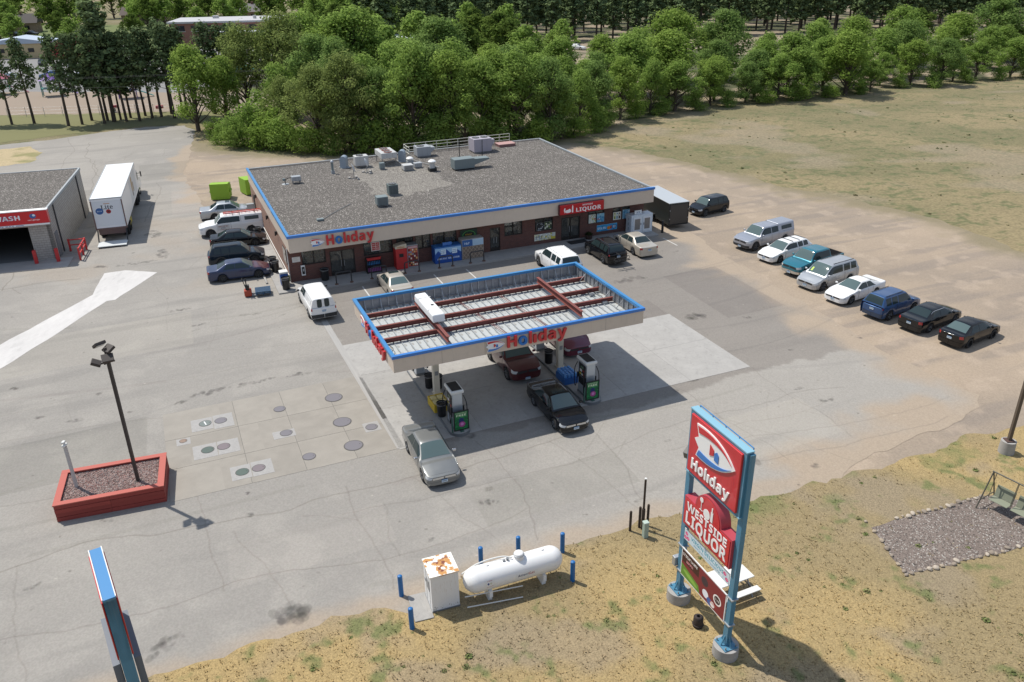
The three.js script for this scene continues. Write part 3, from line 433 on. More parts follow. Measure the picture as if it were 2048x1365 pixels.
{ const p = site(CANOPY, -0.02, 5.2, 4.36); const o = thing('fascia_lettering', 'red Holiday channel letters and eye emblem on the canopy end', 'sign', p, YAW - Math.PI / 2); const e = new THREE.Group(); e.name = 'emblem'; o.add(e); e.position.set(-0.75, 0.26, 0.02); emblem(e, 1.1); lettering(o, 'Hol|day', 0.66, 3.9, 0.14, [redSign, ringBlue, redSign, redSign, redSign, redSign, redSign]); }
{ // the liquor sign box
  const o = thing('liquor_sign', 'red rounded WESTSIDE LIQUOR sign box on the store fascia', 'sign', site(STORE, 24.9, -0.16, 3.5), YAW);
  part('cabinet', rbox(4.4, 0.95, 0.3, 0.12), std(0.10, 0.012, 0.014, 0.5), o);
  part('face', box(4.24, 0.82, 0.02, 0, 0, 0.15), redSign, o);
  part('print', panel(4.2, 0.8, 0, 0, 0.164), print(1024, 195, (x, w, h) => { x.fillStyle = '#b9101c'; x.fillRect(0, 0, w, h); words(x, 'LIQUOR', 660, 128, 120, '#f2ecea', { width: 610 }); words(x, 'WESTSIDE', 640, 36, 44, '#f2ecea', { width: 250 }); x.fillStyle = '#f2ecea'; x.fillRect(272, 40, 30, 130); x.fillRect(279, 12, 15, 40); x.beginPath(); x.ellipse(180, 135, 75, 34, 0, 0, 7); x.fill(); x.beginPath(); x.ellipse(100, 95, 16, 40, 0.2, 0, 7); x.fill(); x.fillRect(95, 120, 10, 45); x.beginPath(); x.ellipse(215, 110, 26, 26, 0, 0, 7); x.fill(); }), o);
}
// ---------------------------------------------------------------- the fuel canopy
const CW = 14.75, CD = 8.4;
const cream = std(0.62, 0.57, 0.47, 0.6);
const oxide = new THREE.MeshStandardMaterial({ map: ctex(paint(256, 256, (i, j) => { const k = 0.75 + 0.5 * fbm(i / 20, j / 20, 4); return [0.185 * k, 0.052 * k, 0.042 * k]; }), [1, 1]), roughness: 0.75 });
const panWhite = new THREE.MeshStandardMaterial({ map: ctex(paint(256, 512, (i, j) => { const d = step01(0.5, 0.8, fbm(i / 22 + 4, j / 30, 4)), k = 0.9 + 0.12 * (hash(i, j) - 0.5); return mix3([0.47, 0.49, 0.48], [0.25, 0.225, 0.185], 0.8 * d).map((v) => v * k); }), [1, 1]), roughness: 0.6 });
const liner = new THREE.MeshStandardMaterial({ map: ctex(paint(512, 128, (i, j) => { const k = 0.72 + 0.5 * fbm(i / 18, j / 40, 4); return [0.30 * k, 0.31 * k, 0.33 * k]; }), [1, 1]), roughness: 0.5, metalness: 0.45 });
const canopy = thing('fuel_canopy', 'flat fuel canopy with beige fascia, blue coping and open red beamed top', 'canopy', [CANOPY[0], 0, CANOPY[1]], YAW);
function ibeam(a, b, h, w) { // along the line a-b (horizontal), h high
  const A = new THREE.Vector3(...a), B = new THREE.Vector3(...b), L = A.distanceTo(B), g = merge([box(L, 0.025, w, 0, h / 2 - 0.0125, 0), box(L, 0.025, w, 0, -h / 2 + 0.0125, 0), box(L, h - 0.05, 0.03, 0, 0, 0)]);
  g.rotateY(-Math.atan2(B.z - A.z, B.x - A.x)); return g.translate((A.x + B.x) / 2, (A.y + B.y) / 2, (A.z + B.z) / 2);
}
{
  const y0 = 4.2, y1 = 5.0, ym = (y0 + y1) / 2, fh = y1 - y0;
  for (const [g] of [[box(CW, fh, 0.05, CW / 2, ym, -0.025)], [box(CW, fh, 0.05, CW / 2, ym, -CD + 0.025)], [box(0.05, fh, CD - 0.1, 0.025, ym, -CD / 2)], [box(0.05, fh, CD - 0.1, CW - 0.025, ym, -CD / 2)]]) part('fascia', metreUV(g, 4, 2), beige, canopy);
  for (const x of [2.6, 5.0, 12.3]) part('panel_joint', box(0.012, fh, 0.008, x, ym, 0.003), std(0.3, 0.26, 0.21, 0.8), canopy);
  for (const g of [box(CW - 0.12, 0.62, 0.012, CW / 2, 4.66, -0.062), box(CW - 0.12, 0.62, 0.012, CW / 2, 4.66, -CD + 0.062), box(0.012, 0.62, CD - 0.15, 0.062, 4.66, -CD / 2), box(0.012, 0.62, CD - 0.15, CW - 0.062, 4.66, -CD / 2)]) part('liner_panel', g, liner, canopy);
  part('coping', box(CW + 0.12, 0.16, 0.2, CW / 2, 5.07, -0.04), blueTrim, canopy);
  part('coping', box(CW + 0.12, 0.16, 0.2, CW / 2, 5.07, -CD + 0.04), skyBlue, canopy);
  part('coping', box(0.2, 0.16, CD - 0.28, 0.04, 5.071, -CD / 2), skyBlue, canopy);
  part('coping', box(0.2, 0.16, CD - 0.28, CW - 0.04, 5.071, -CD / 2), skyBlue, canopy);
  // deck of pressed steel pans with raised ribs
  const n = 36, w = (CW - 0.16) / n, pg = uvTop(box(w - 0.012, 0.02, CD - 0.2, 0, 0, 0), 3), rg = merge([box(0.02, 0.05, CD - 0.2, 0, 0.03, 0), box(0.045, 0.012, CD - 0.2, 0.018, 0.056, 0)]);
  for (let k = 0; k < n; k++) { const m = part('deck_panel', pg, panWhite, canopy); m.position.set(0.08 + w * (k + 0.5), 4.3, -CD / 2); const q = part('rib', rg, galvDull, canopy); q.position.set(0.08 + w * k + 0.01, 4.3, -CD / 2); }
  part('soffit', box(CW - 0.12, 0.03, CD - 0.12, CW / 2, 4.265, -CD / 2), offWhite, canopy);
  // studs and struts that hold the fascia
  const stud = box(0.05, 0.66, 0.06), sg = bar([0, 0, 0], [0, 0.52, 0.34], 0.03);
  for (let k = 0; k <= 30; k++) { const x = 0.12 + (CW - 0.24) * k / 30; const a = part('stud', stud, galv, canopy); a.position.set(x, 4.66, -CD + 0.1); const b = part('stud', stud, galv, canopy); b.position.set(x, 4.66, -0.1); if (k % 2 === 1) { const c = part('strut', sg, galv, canopy); c.position.set(x, 4.38, -CD + 0.45); c.rotation.y = Math.PI; } }
  for (let k = 1; k < 16; k++) { const z = -CD * k / 16; const a = part('stud', stud, galv, canopy); a.position.set(0.1, 4.66, z); const b = part('stud', stud, galv, canopy); b.position.set(CW - 0.1, 4.66, z); if (k % 3 === 1) { const c = part('strut', bar([0, 0, 0], [0.5, 0.5, 0], 0.03), k % 2 ? galv : steelGrey, canopy); c.position.set(CW - 0.6, 4.38, z); } }
  for (const t of [6.95, 5.0, 3.25]) part('beam', ibeam([0.15, 4.53, -t], [CW - 0.15, 4.53, -t], 0.26, 0.15), oxide, canopy);
  for (const s of [3.45, 11.5]) part('cross_beam', ibeam([s, 4.83, -1.35], [s, 4.83, -7.35], 0.34, 0.18), oxide, canopy);
  for (const [s0, s1] of [[6.0, 6.9], [8.6, 9.4]]) for (const o of [0, 0.12]) part('tie_rod', rod([s0 + o, 4.44, -7.0], [s1 + o, 4.44, -1.0], 0.018, 0.018, 6), oxide, canopy);
  for (const s of [3.45, 11.5]) { part('column', box(0.34, 4.26, 0.34, s, 2.13, -4.1), cream, canopy); part('column_base', box(0.46, 0.08, 0.46, s, 0.2, -4.1), cream, canopy); part('number_plate', box(0.2, 0.26, 0.012, s, 1.55, -3.92), std(0.25, 0.25, 0.25, 0.5), canopy); }
  for (const [s, t] of [[13.55, 5.2], [13.9, 4.6], [14.0, 3.2]]) part('junction_box', box(0.32, 0.14, 0.24, s, 4.42, -t), galv, canopy);
  part('cable', tube([[14.3, 4.5, -6.2], [14.0, 4.6, -5.6], [14.2, 4.5, -5.1], [13.7, 4.55, -4.7], [14.2, 4.5, -4.0], [14.0, 4.45, -3.3]], 0.018), black, canopy);
  part('cable', tube([[0.4, 4.5, -3.0], [0.6, 4.5, -2.2], [0.35, 4.5, -1.6], [0.8, 4.5, -1.0], [0.5, 4.45, -0.6]], 0.02), black, canopy);
}
{ // the wrapped bundle lying on the cross beam
  const o = thing('wrapped_bundle', 'long bundle wrapped in white sheeting on the canopy beam', 'bundle', site(CANOPY, 3.6, 5.05, 5.0), YAW);
  const g = new RoundedBoxGeometry(0.72, 0.5, 3.5, 4, 0.1), p = g.attributes.position; for (let i = 0; i < p.count; i++) { const k = 0.04 * (fbm(p.getX(i) * 4 + 9, p.getZ(i) * 3 + p.getY(i) * 5, 3) - 0.5); p.setXYZ(i, p.getX(i) * (1 + 2 * k), p.getY(i) + k, p.getZ(i)); } g.computeVertexNormals();
  part('sheeting', g.translate(0, 0.25, 0), white, o); part('strap', merge([box(0.76, 0.02, 0.05, 0, 0.51, 0.9), box(0.76, 0.02, 0.05, 0, 0.51, -0.9)]), offWhite, o); part('label', box(0.16, 0.012, 0.2, 0.1, 0.508, 0.3), black, o);
}
// ---------------------------------------------------------------- pump islands
const islandMat = new THREE.MeshStandardMaterial({ map: concreteTex(0.36, 15, 0.4), roughness: 0.9 });
for (const s of [3.3, 11.4]) {
  const o = thing('pump_island', s < 5 ? 'raised concrete pump island with steel kerb, nearer the tank covers' : 'raised concrete pump island with steel kerb, nearer the liquor doors', 'island', site(CANOPY, s, 3.75), YAW);
  const sh = new THREE.Shape(); const hw = 0.58, hl = 4.5; sh.absarc(0, hl - hw, hw, 0, Math.PI); sh.absarc(0, -hl + hw, hw, Math.PI, 2 * Math.PI); const g = extr(sh, 0.15, 0, 10); g.rotateX(-Math.PI / 2); part('concrete', metreUV(g, 4, 4), islandMat, o);
  const ring = new THREE.Shape(); ring.absarc(0, hl - hw, hw + 0.02, 0, Math.PI); ring.absarc(0, -hl + hw, hw + 0.02, Math.PI, 2 * Math.PI); const hole = new THREE.Path(); hole.absarc(0, hl - hw, hw - 0.03, 0, Math.PI); hole.absarc(0, -hl + hw, hw - 0.03, Math.PI, 2 * Math.PI); ring.holes.push(hole); const k = extr(ring, 0.165, 0, 10); k.rotateX(-Math.PI / 2); part('kerb', k, steelGrey, o);
}
// ---------------------------------------------------------------- fuel pumps
const brushed = std(0.50, 0.55, 0.60, 0.35, 0.6);
const screenMat = print(256, 512, (x, w, h) => { x.fillStyle = '#16181a'; x.fillRect(0, 0, w, h); x.fillStyle = '#2e4a3a'; x.fillRect(60, 40, 136, 60); scrawl(x, 5, 128, 70, 40, '#9ab59c', { face: 'monospace' }); x.fillStyle = '#d4d4d0'; x.fillRect(30, 130, 90, 70); x.fillStyle = '#a03030'; x.fillRect(140, 130, 80, 30); for (let k = 0; k < 3; k++) { x.fillStyle = ['#c8b43a', '#e0e0dc', '#c03a34'][k]; x.fillRect(24 + k * 75, 230, 60, 50); scrawl(x, 2, 54 + k * 75, 256, 34, '#1a1a1a'); } x.fillStyle = '#8a8d90'; x.fillRect(20, 320, 216, 12); });
function pump(label, s, t) {
  const o = thing('fuel_pump', label, 'fuel pump', site(CANOPY, s, t, 0.15), YAW, 'fuel pumps on the islands'); o.scale.set(1.12, 1.2, 1.12);
  part('cabinet', rbox(0.5, 1.75, 0.92, 0.03, 0, 0.9, 0), brushed, o);
  part('base', box(0.54, 0.12, 0.96, 0, 0.06, 0), steelGrey, o);
  const cap = part('cap', rbox(0.66, 0.16, 1.08, 0.05, 0, 1.86, 0), offWhite, o); part('cap_panel', box(0.5, 0.02, 0.9, 0, 1.945, 0), black, cap);
  for (const d of [-1, 1]) { const f = part('dispenser_face', box(0.02, 1.1, 0.7, d * 0.255, 1.1, 0), black, o); const q = panel(0.64, 1.04); q.rotateY(d * Math.PI / 2); q.translate(d * 0.268, 1.1, 0); part('display', q, screenMat, f); }
  for (const d of [-1, 1]) for (const e of [-1, 1]) {
    const nz = part('nozzle', merge([box(0.08, 0.26, 0.06, d * 0.30, 0.95, e * 0.40), rod([d * 0.30, 0.85, e * 0.40], [d * 0.33, 0.72, e * 0.46], 0.02)]), black, o);
    part('hose', tube([[d * 0.31, 1.62, e * 0.44], [d * 0.42, 1.3, e * 0.5], [d * 0.44, 0.7, e * 0.5], [d * 0.4, 0.28, e * 0.46], [d * 0.36, 0.5, e * 0.42], [d * 0.31, 0.86, e * 0.40]], 0.022, 6, 18), black, nz);
  }
  return o;
}
pump('silver fuel pump with the yellow bin behind it', 3.3, 0.42);
pump('silver fuel pump with the blue rack behind it', 11.4, 0.42);
pump('silver fuel pump behind the left canopy column', 3.3, 7.2);
pump('silver fuel pump behind the right canopy column', 11.4, 7.2);
// poster frames standing on the island ends
const freeMat = print(256, 400, (x, w, h) => { x.fillStyle = '#1e6a3c'; x.fillRect(0, 0, w, h); const g = ['#2b8a4a', '#16502e', '#3aa05a']; for (let k = 0; k < 60; k++) { x.fillStyle = g[k % 3]; x.globalAlpha = 0.5; x.beginPath(); x.ellipse(r0() * w, 90 + r0() * 310, 10 + 30 * r0(), 8 + 16 * r0(), r0() * 3, 0, 7); x.fill(); } x.globalAlpha = 1; scrawl(x, 11, 128, 36, 32, '#d7e6b8', { width: 210 }); words(x, 'FREE', 128, 86, 64, '#e6f0c8', { width: 200 }); x.fillStyle = '#22306a'; x.beginPath(); x.ellipse(128, 210, 50, 70, 0, 0, 7); x.fill(); x.fillStyle = '#b04a8a'; x.beginPath(); x.ellipse(140, 290, 60, 60, 0, 0, 7); x.fill(); x.fillStyle = '#d48ac0'; x.beginPath(); x.ellipse(140, 285, 30, 34, 0, 0, 7); x.fill(); });
for (const [s, label] of [[3.35, 'green FREE poster frame at the pump by the yellow bin'], [11.35, 'green FREE poster frame at the pump by the blue rack']]) {
  const o = thing('poster_stand', label, 'poster stand', site(CANOPY, s, -0.42, 0.15), YAW);
  part('frame', merge([box(0.86, 0.05, 0.06, 0, 1.22, 0), box(0.86, 0.05, 0.06, 0, 0.08, 0), box(0.05, 1.14, 0.06, -0.405, 0.65, 0), box(0.05, 1.14, 0.06, 0.405, 0.65, 0)]), black, o);
  part('print', panel(0.78, 1.1, 0, 0.65, 0.012), freeMat, o); part('backing', box(0.78, 1.1, 0.015, 0, 0.65, 0), black, o);
  part('post', merge([box(0.07, 0.9, 0.07, -0.52, 0.45, 0), box(0.2, 0.04, 0.3, 0, 0.02, 0)]), std(0.05, 0.12, 0.09, 0.6), o);
}
// waste bins, the yellow salt bin and the blue rack
function bin(label, p, group, h = 0.85, r = 0.27) {
  const o = thing('waste_bin', label, 'waste bin', p, YAW, group);
  const g = new THREE.LatheGeometry([[0.02, 0], [r * 0.86, 0], [r * 0.9, 0.04], [r, h - 0.06], [r * 1.05, h - 0.05], [r * 1.05, h]].map(([a, b]) => new THREE.Vector2(a, b)), 20); part('drum', g, blackGloss, o);
  part('liner', new THREE.TorusGeometry(r * 1.02, 0.025, 6, 24).rotateX(Math.PI / 2).translate(0, h - 0.1, 0), std(0.20, 0.20, 0.20, 0.5), o); part('bag', cyl(r * 0.95, r * 0.95, 0.02, 0, h - 0.12, 0, 18), black, o); return o;
}
for (const [s, t, d] of [[3.3, 5.0, 'black waste bin behind the left canopy column'], [2.9, 1.55, 'black waste bin between the pump and the yellow bin'], [11.15, 4.95, 'black waste bin behind the right canopy column'], [3.75, 4.7, 'black waste bin against the left canopy column']]) bin(d, site(CANOPY, s, t, 0.15));
{
  const o = thing('salt_bin', 'yellow open bin of bagged salt on the pump island', 'bin', site(CANOPY, 3.05, 2.55, 0.15), YAW);
  const y = std(0.62, 0.42, 0.03, 0.55); part('tub', merge([box(0.9, 0.5, 0.04, 0, 0.25, 0.6), box(0.9, 0.5, 0.04, 0, 0.25, -0.6), box(0.04, 0.5, 1.16, 0.43, 0.25, 0), box(0.04, 0.5, 1.16, -0.43, 0.25, 0), box(0.82, 0.03, 1.16, 0, 0.02, 0)]), y, o);
  for (const [a, b] of [[-0.2, -0.3], [0.2, -0.28], [-0.2, 0.25], [0.2, 0.28]]) part('bag', rbox(0.38, 0.2, 0.48, 0.08, a, 0.42, b), std(0.60, 0.50, 0.22, 0.5), o);
  const b = thing('fluid_rack', 'blue rack of washer fluid bottles on the pump island', 'rack', site(CANOPY, 11.15, 2.4, 0.15), YAW);
  const bl = std(0.02, 0.11, 0.36, 0.5), lb = std(0.10, 0.28, 0.62, 0.35); part('crate', merge([box(0.9, 0.42, 1.2, 0, 0.21, 0)]), bl, b);
  for (let i = 0; i < 4; i++) for (let j = 0; j < 5; j++) part('bottle', rbox(0.18, 0.24, 0.18, 0.05, -0.33 + 0.22 * i, 0.53, -0.46 + 0.23 * j), lb, b);
}
// ---------------------------------------------------------------- the car wash
{
  const yaw = 15.5 * R, P = [-39.1, -67.3], ux = Math.cos(yaw), uz = -Math.sin(yaw);
  const o = thing('car_wash', 'grey block car wash bay with gravel roof and red sign band', 'building', [P[0], 0, P[1]], yaw);   // local x to the right, z towards the viewer; the corner stands at the origin
  const H = 4.35, D = 15.1, Wd = 22;
  part('wall', metreUV(merge([box(0.3, H, D, -0.15, H / 2, -D / 2), box(Wd, H, 0.3, -Wd / 2, H / 2, -D + 0.15), box(1.7, H, 0.3, -0.85, H / 2, -0.15), box(Wd - 7.5, H, 0.3, -7.5 - (Wd - 7.5) / 2, H / 2, -0.15), box(5.8, 1.3, 0.3, -4.6, H - 0.65, -0.15)]), 6.4, 3.2), blockMat, o);
  part('bay_wall', metreUV(merge([box(0.25, H - 0.1, D - 0.6, -8.0, H / 2, -D / 2), box(6.6, H - 0.2, 0.1, -4.8, H / 2, -D + 0.6)]), 6.4, 3.2), std(0.10, 0.10, 0.10, 0.9), o);
  part('bay_floor', box(7.3, 0.03, D - 0.6, -4.2, 0.03, -D / 2 + 0.2), std(0.16, 0.16, 0.155, 0.8), o);
  part('roof', uvTop(box(Wd, 0.2, D, -Wd / 2, H + 0.02, -D / 2), 9), roofMat, o);
  part('roof_edge', merge([box(0.16, 0.22, D + 0.1, 0.0, H + 0.06, -D / 2), box(Wd, 0.22, 0.16, -Wd / 2, H + 0.061, -D)]), galvDull, o);
  part('sign_band', box(8.6, 1.15, 0.5, -4.15, 3.95, 0.25), redSign, o);
  part('sign_print', panel(8.58, 1.0, -4.15, 3.98, 0.505), print(2048, 240, (x, w, h) => { x.fillStyle = '#c81e26'; x.fillRect(0, 0, w, h); words(x, 'CAR WASH', 1120, 110, 130, '#e8edf2', { width: 880, line: '#2b3f7a', lw: 4 }); x.fillStyle = '#3a5f9a'; x.beginPath(); x.ellipse(1780, 95, 60, 50, 0, 0, 7); x.fill(); x.fillStyle = '#dfe6ee'; x.beginPath(); x.ellipse(1800, 80, 26, 22, 0, 0, 7); x.fill(); scrawl(x, 10, 1790, 175, 36, '#f0e6e6'); }), o);
  part('sign_trim', merge([box(8.64, 0.14, 0.04, -4.15, 3.36, 0.5), box(8.64, 0.06, 0.52, -4.15, 4.55, 0.25)]), white, o);
  part('sign_trim_print', panel(6.6, 0.12, -5.1, 3.36, 0.523), print(1024, 20, (x, w, h) => { x.fillStyle = '#dcdfe6'; x.fillRect(0, 0, w, h); words(x, 'SELF SERVE BAY', 700, 10, 18, '#2b3f7a', { width: 420 }); x.fillStyle = '#2b3f7a'; x.fillRect(930, 6, 90, 8); }), o);
  part('door', box(0.06, 2.1, 0.95, 0.03, 1.1, -1.1), std(0.16, 0.17, 0.18, 0.6), o);
  for (const z of [-2.2, -12.6]) part('downpipe', merge([box(0.1, H, 0.12, 0.06, H / 2, z)]), std(0.05, 0.05, 0.055, 0.6), o);
  const w2 = (x, y, z) => [P[0] + ux * x + Math.sin(yaw) * z, y, P[1] + uz * x + Math.cos(yaw) * z];
  const ap = structure('car_wash_apron', box(9.5, 0.05, 2.6), slabMats[0], 'pale concrete apron in front of the car wash bay', 'concrete'); ap.position.set(...w2(-3.6, 0.026, 1.15)); ap.rotation.y = yaw;
  for (const [x, z, lab] of [[-1.55, 0.75, 'red square post beside the car wash bay opening'], [0.15, 0.75, 'red square post at the car wash wall corner'], [-7.4, 0.75, 'red square post across the car wash bay opening']]) { const b = thing('guard_post', lab, 'bollard', w2(x, 0.05, z), yaw); part('post', rbox(0.26, 1.15, 0.26, 0.02, 0, 0.575, 0), redPaint, b); part('cap', box(0.22, 0.02, 0.22, 0, 1.16, 0), redPaint, b); }
  const rl = thing('guard_rail', 'red pipe guard rail beside the car wash corner', 'rail', w2(1.0, 0.02, -0.6), yaw);
  for (const [x, z] of [[0.9, 1.5], [0.9, 0.1], [0.9, -1.4], [-0.4, -1.4]]) part('post', box(0.14, 1.1, 0.14, x, 0.55, z), redPaint, rl);
  for (const y of [1.02, 0.55]) part('rail', merge([box(0.09, 0.09, 2.9, 0.9, y, 0.05), box(1.3, 0.09, 0.09, 0.25, y, -1.4)]), redPaint, rl);
}
// ---------------------------------------------------------------- vehicles
// A body is one lofted skin: columns along the length (front to rear), rows from the sill over the belt to the roof's middle.
const paintMat = (r, g, b, metal = 0.25) => new THREE.MeshPhysicalMaterial({ color: new THREE.Color().setRGB(r, g, b), roughness: metal > 0.15 ? 0.38 : 0.55, metalness: metal, specularIntensity: metal > 0.15 ? 0.7 : 0.06, clearcoat: 1, clearcoatRoughness: 0.04 });
const carGlass = phys(0.02, 0.034, 0.036, 0.04, { ior: 1.52 });
const carGlassLight = phys(0.085, 0.125, 0.125, 0.05, { ior: 1.52 });
const tyreMat = std(0.022, 0.022, 0.023, 0.9), rimMat = std(0.5, 0.51, 0.52, 0.35, 0.7), rimDark = std(0.05, 0.05, 0.05, 0.5, 0.4);
const lampClear = phys(0.55, 0.57, 0.58, 0.12, { clearcoat: 1 }), lampRed = phys(0.36, 0.012, 0.015, 0.2, { clearcoat: 1 }), chrome = std(0.6, 0.61, 0.62, 0.2, 0.9), plasticDark = std(0.028, 0.028, 0.03, 0.65);
const plateMat = print(128, 64, (x, w, h) => { x.fillStyle = '#c9d8e2'; x.fillRect(0, 0, w, h); x.fillStyle = '#4f7fae'; x.fillRect(0, 0, w, 14); x.fillStyle = '#2a3a56'; for (let k = 0; k < 6; k++) x.fillRect(14 + k * 17, 24, 11, 24); });
const tyreGeo = new THREE.LatheGeometry([[0.6, -0.5], [0.86, -0.5], [0.97, -0.42], [1, -0.3], [1, 0.3], [0.97, 0.42], [0.86, 0.5], [0.6, 0.5]].map(([a, b]) => new THREE.Vector2(a, b)), 28).rotateZ(Math.PI / 2);
function rimGeo(n) {
  const s = new THREE.Shape(); s.absarc(0, 0, 0.66, 0, 6.2832); for (let k = 0; k < n; k++) { const a = (k + 0.5) / n * 6.2832, w = 6.2832 / n * 0.30, h = new THREE.Path(); h.absarc(0, 0, 0.56, a - w, a + w); h.absarc(0, 0, 0.22, a + w * 0.7, a - w * 0.7, true); s.holes.push(h); }
  return new THREE.ExtrudeGeometry(s, { depth: 0.08, bevelEnabled: false, curveSegments: 10 }).rotateY(Math.PI / 2);
}
const rims = [rimGeo(5), rimGeo(7), rimGeo(10)];
const rimBack = new THREE.CylinderGeometry(0.62, 0.62, 0.1, 20).rotateZ(Math.PI / 2);

class Skin {
  // cols: { z (belt), zt (top), y: [sill, low, mid, belt, edge, shoulder, middle], x: the same seven half widths }
  constructor(cols) { this.c = cols; this.n = cols.length; }
  ctl(i, j) { i = Math.min(this.n - 1, Math.max(0, i)); const c = this.c[i], m = j > 6 ? 12 - j : j; const q = Math.abs(m); return [c.x[Math.min(6, q)] * (j > 6 ? -1 : 1), c.y[Math.min(6, q)], q >= 4 ? c.zt : c.z]; }
  point(u, v) { // cardinal spline both ways
    const i = Math.min(this.n - 2, Math.floor(u)), f = u - i, j = Math.min(11, Math.floor(v)), g = v - j, T = 0.32, h = (t) => { const a = t * t, b = a * t; return [-T * b + 2 * T * a - T * t, (2 - T) * b + (T - 3) * a + 1, (T - 2) * b + (3 - 2 * T) * a + T * t, T * b - T * a]; };
    const hu = h(f), hv = h(g), o = [0, 0, 0];
    for (let a = 0; a < 4; a++) for (let b = 0; b < 4; b++) { const w = hu[a] * hv[b]; if (!w) continue; const jj = j - 1 + b, p = this.ctl(i - 1 + a, jj < 0 ? 0 : jj > 12 ? 12 : jj); o[0] += w * p[0]; o[1] += w * p[1]; o[2] += w * p[2]; }
    return this.arch ? this.arch(o, v) : o;
  }
  normal(u, v) {
    const e = 0.02, a = this.point(Math.min(this.n - 1, u + e), v), b = this.point(Math.max(0, u - e), v), c = this.point(u, Math.min(12, v + e)), d = this.point(u, Math.max(0, v - e));
    const n = new THREE.Vector3(c[0] - d[0], c[1] - d[1], c[2] - d[2]).cross(new THREE.Vector3(a[0] - b[0], a[1] - b[1], a[2] - b[2])); return n.lengthSq() < 1e-12 ? new THREE.Vector3(0, 1, 0) : n.normalize().negate();
  }
  grid(us, vs, off = 0, skip) {
    const pos = [], idx = [], W = vs.length;
    for (const u of us) for (const v of vs) { const p = this.point(u, v); if (off) { const n = this.normal(u, v); p[0] += n.x * off; p[1] += n.y * off; p[2] += n.z * off; } pos.push(...p); }
    for (let i = 0; i < us.length - 1; i++) for (let j = 0; j < W - 1; j++) { if (skip && skip((us[i] + us[i + 1]) / 2, (vs[j] + vs[j + 1]) / 2)) continue; const a = i * W + j, b = a + 1, c = a + W, d = c + 1; idx.push(a, c, b, b, c, d); }
    const g = new THREE.BufferGeometry(); g.setAttribute('position', new THREE.Float32BufferAttribute(pos, 3)); g.setIndex(idx); g.computeVertexNormals();
    g.setAttribute('uv', new THREE.Float32BufferAttribute(new Float32Array(pos.length / 3 * 2), 2)); return g;
  }
  // a patch lying just outside the skin; ua/ub may differ at its lower and upper edge
  patch(ua, ub, va, vb, off = 0.006, n = 8, m = 5) {
    const f = Array.isArray(ua) ? ua : [ua, ua], k = Array.isArray(ub) ? ub : [ub, ub], pos = [], idx = [];
    for (let i = 0; i <= n; i++) for (let j = 0; j <= m; j++) { const t = j / m, v = mix(va, vb, t), u = mix(mix(f[0], f[1], t), mix(k[0], k[1], t), i / n), p = this.point(u, v), q = this.normal(u, v); pos.push(p[0] + q.x * off, p[1] + q.y * off, p[2] + q.z * off); }
    for (let i = 0; i < n; i++) for (let j = 0; j < m; j++) { const a = i * (m + 1) + j, b = a + 1, c = a + m + 1, d = c + 1; idx.push(a, c, b, b, c, d); }
    const g = new THREE.BufferGeometry(); g.setAttribute('position', new THREE.Float32BufferAttribute(pos, 3)); g.setIndex(idx); g.computeVertexNormals(); g.setAttribute('uv', new THREE.Float32BufferAttribute(new Float32Array(pos.length / 3 * 2), 2)); return g;
  }
}
const range = (a, b, n) => Array.from({ length: n + 1 }, (_, i) => a + (b - a) * i / n);
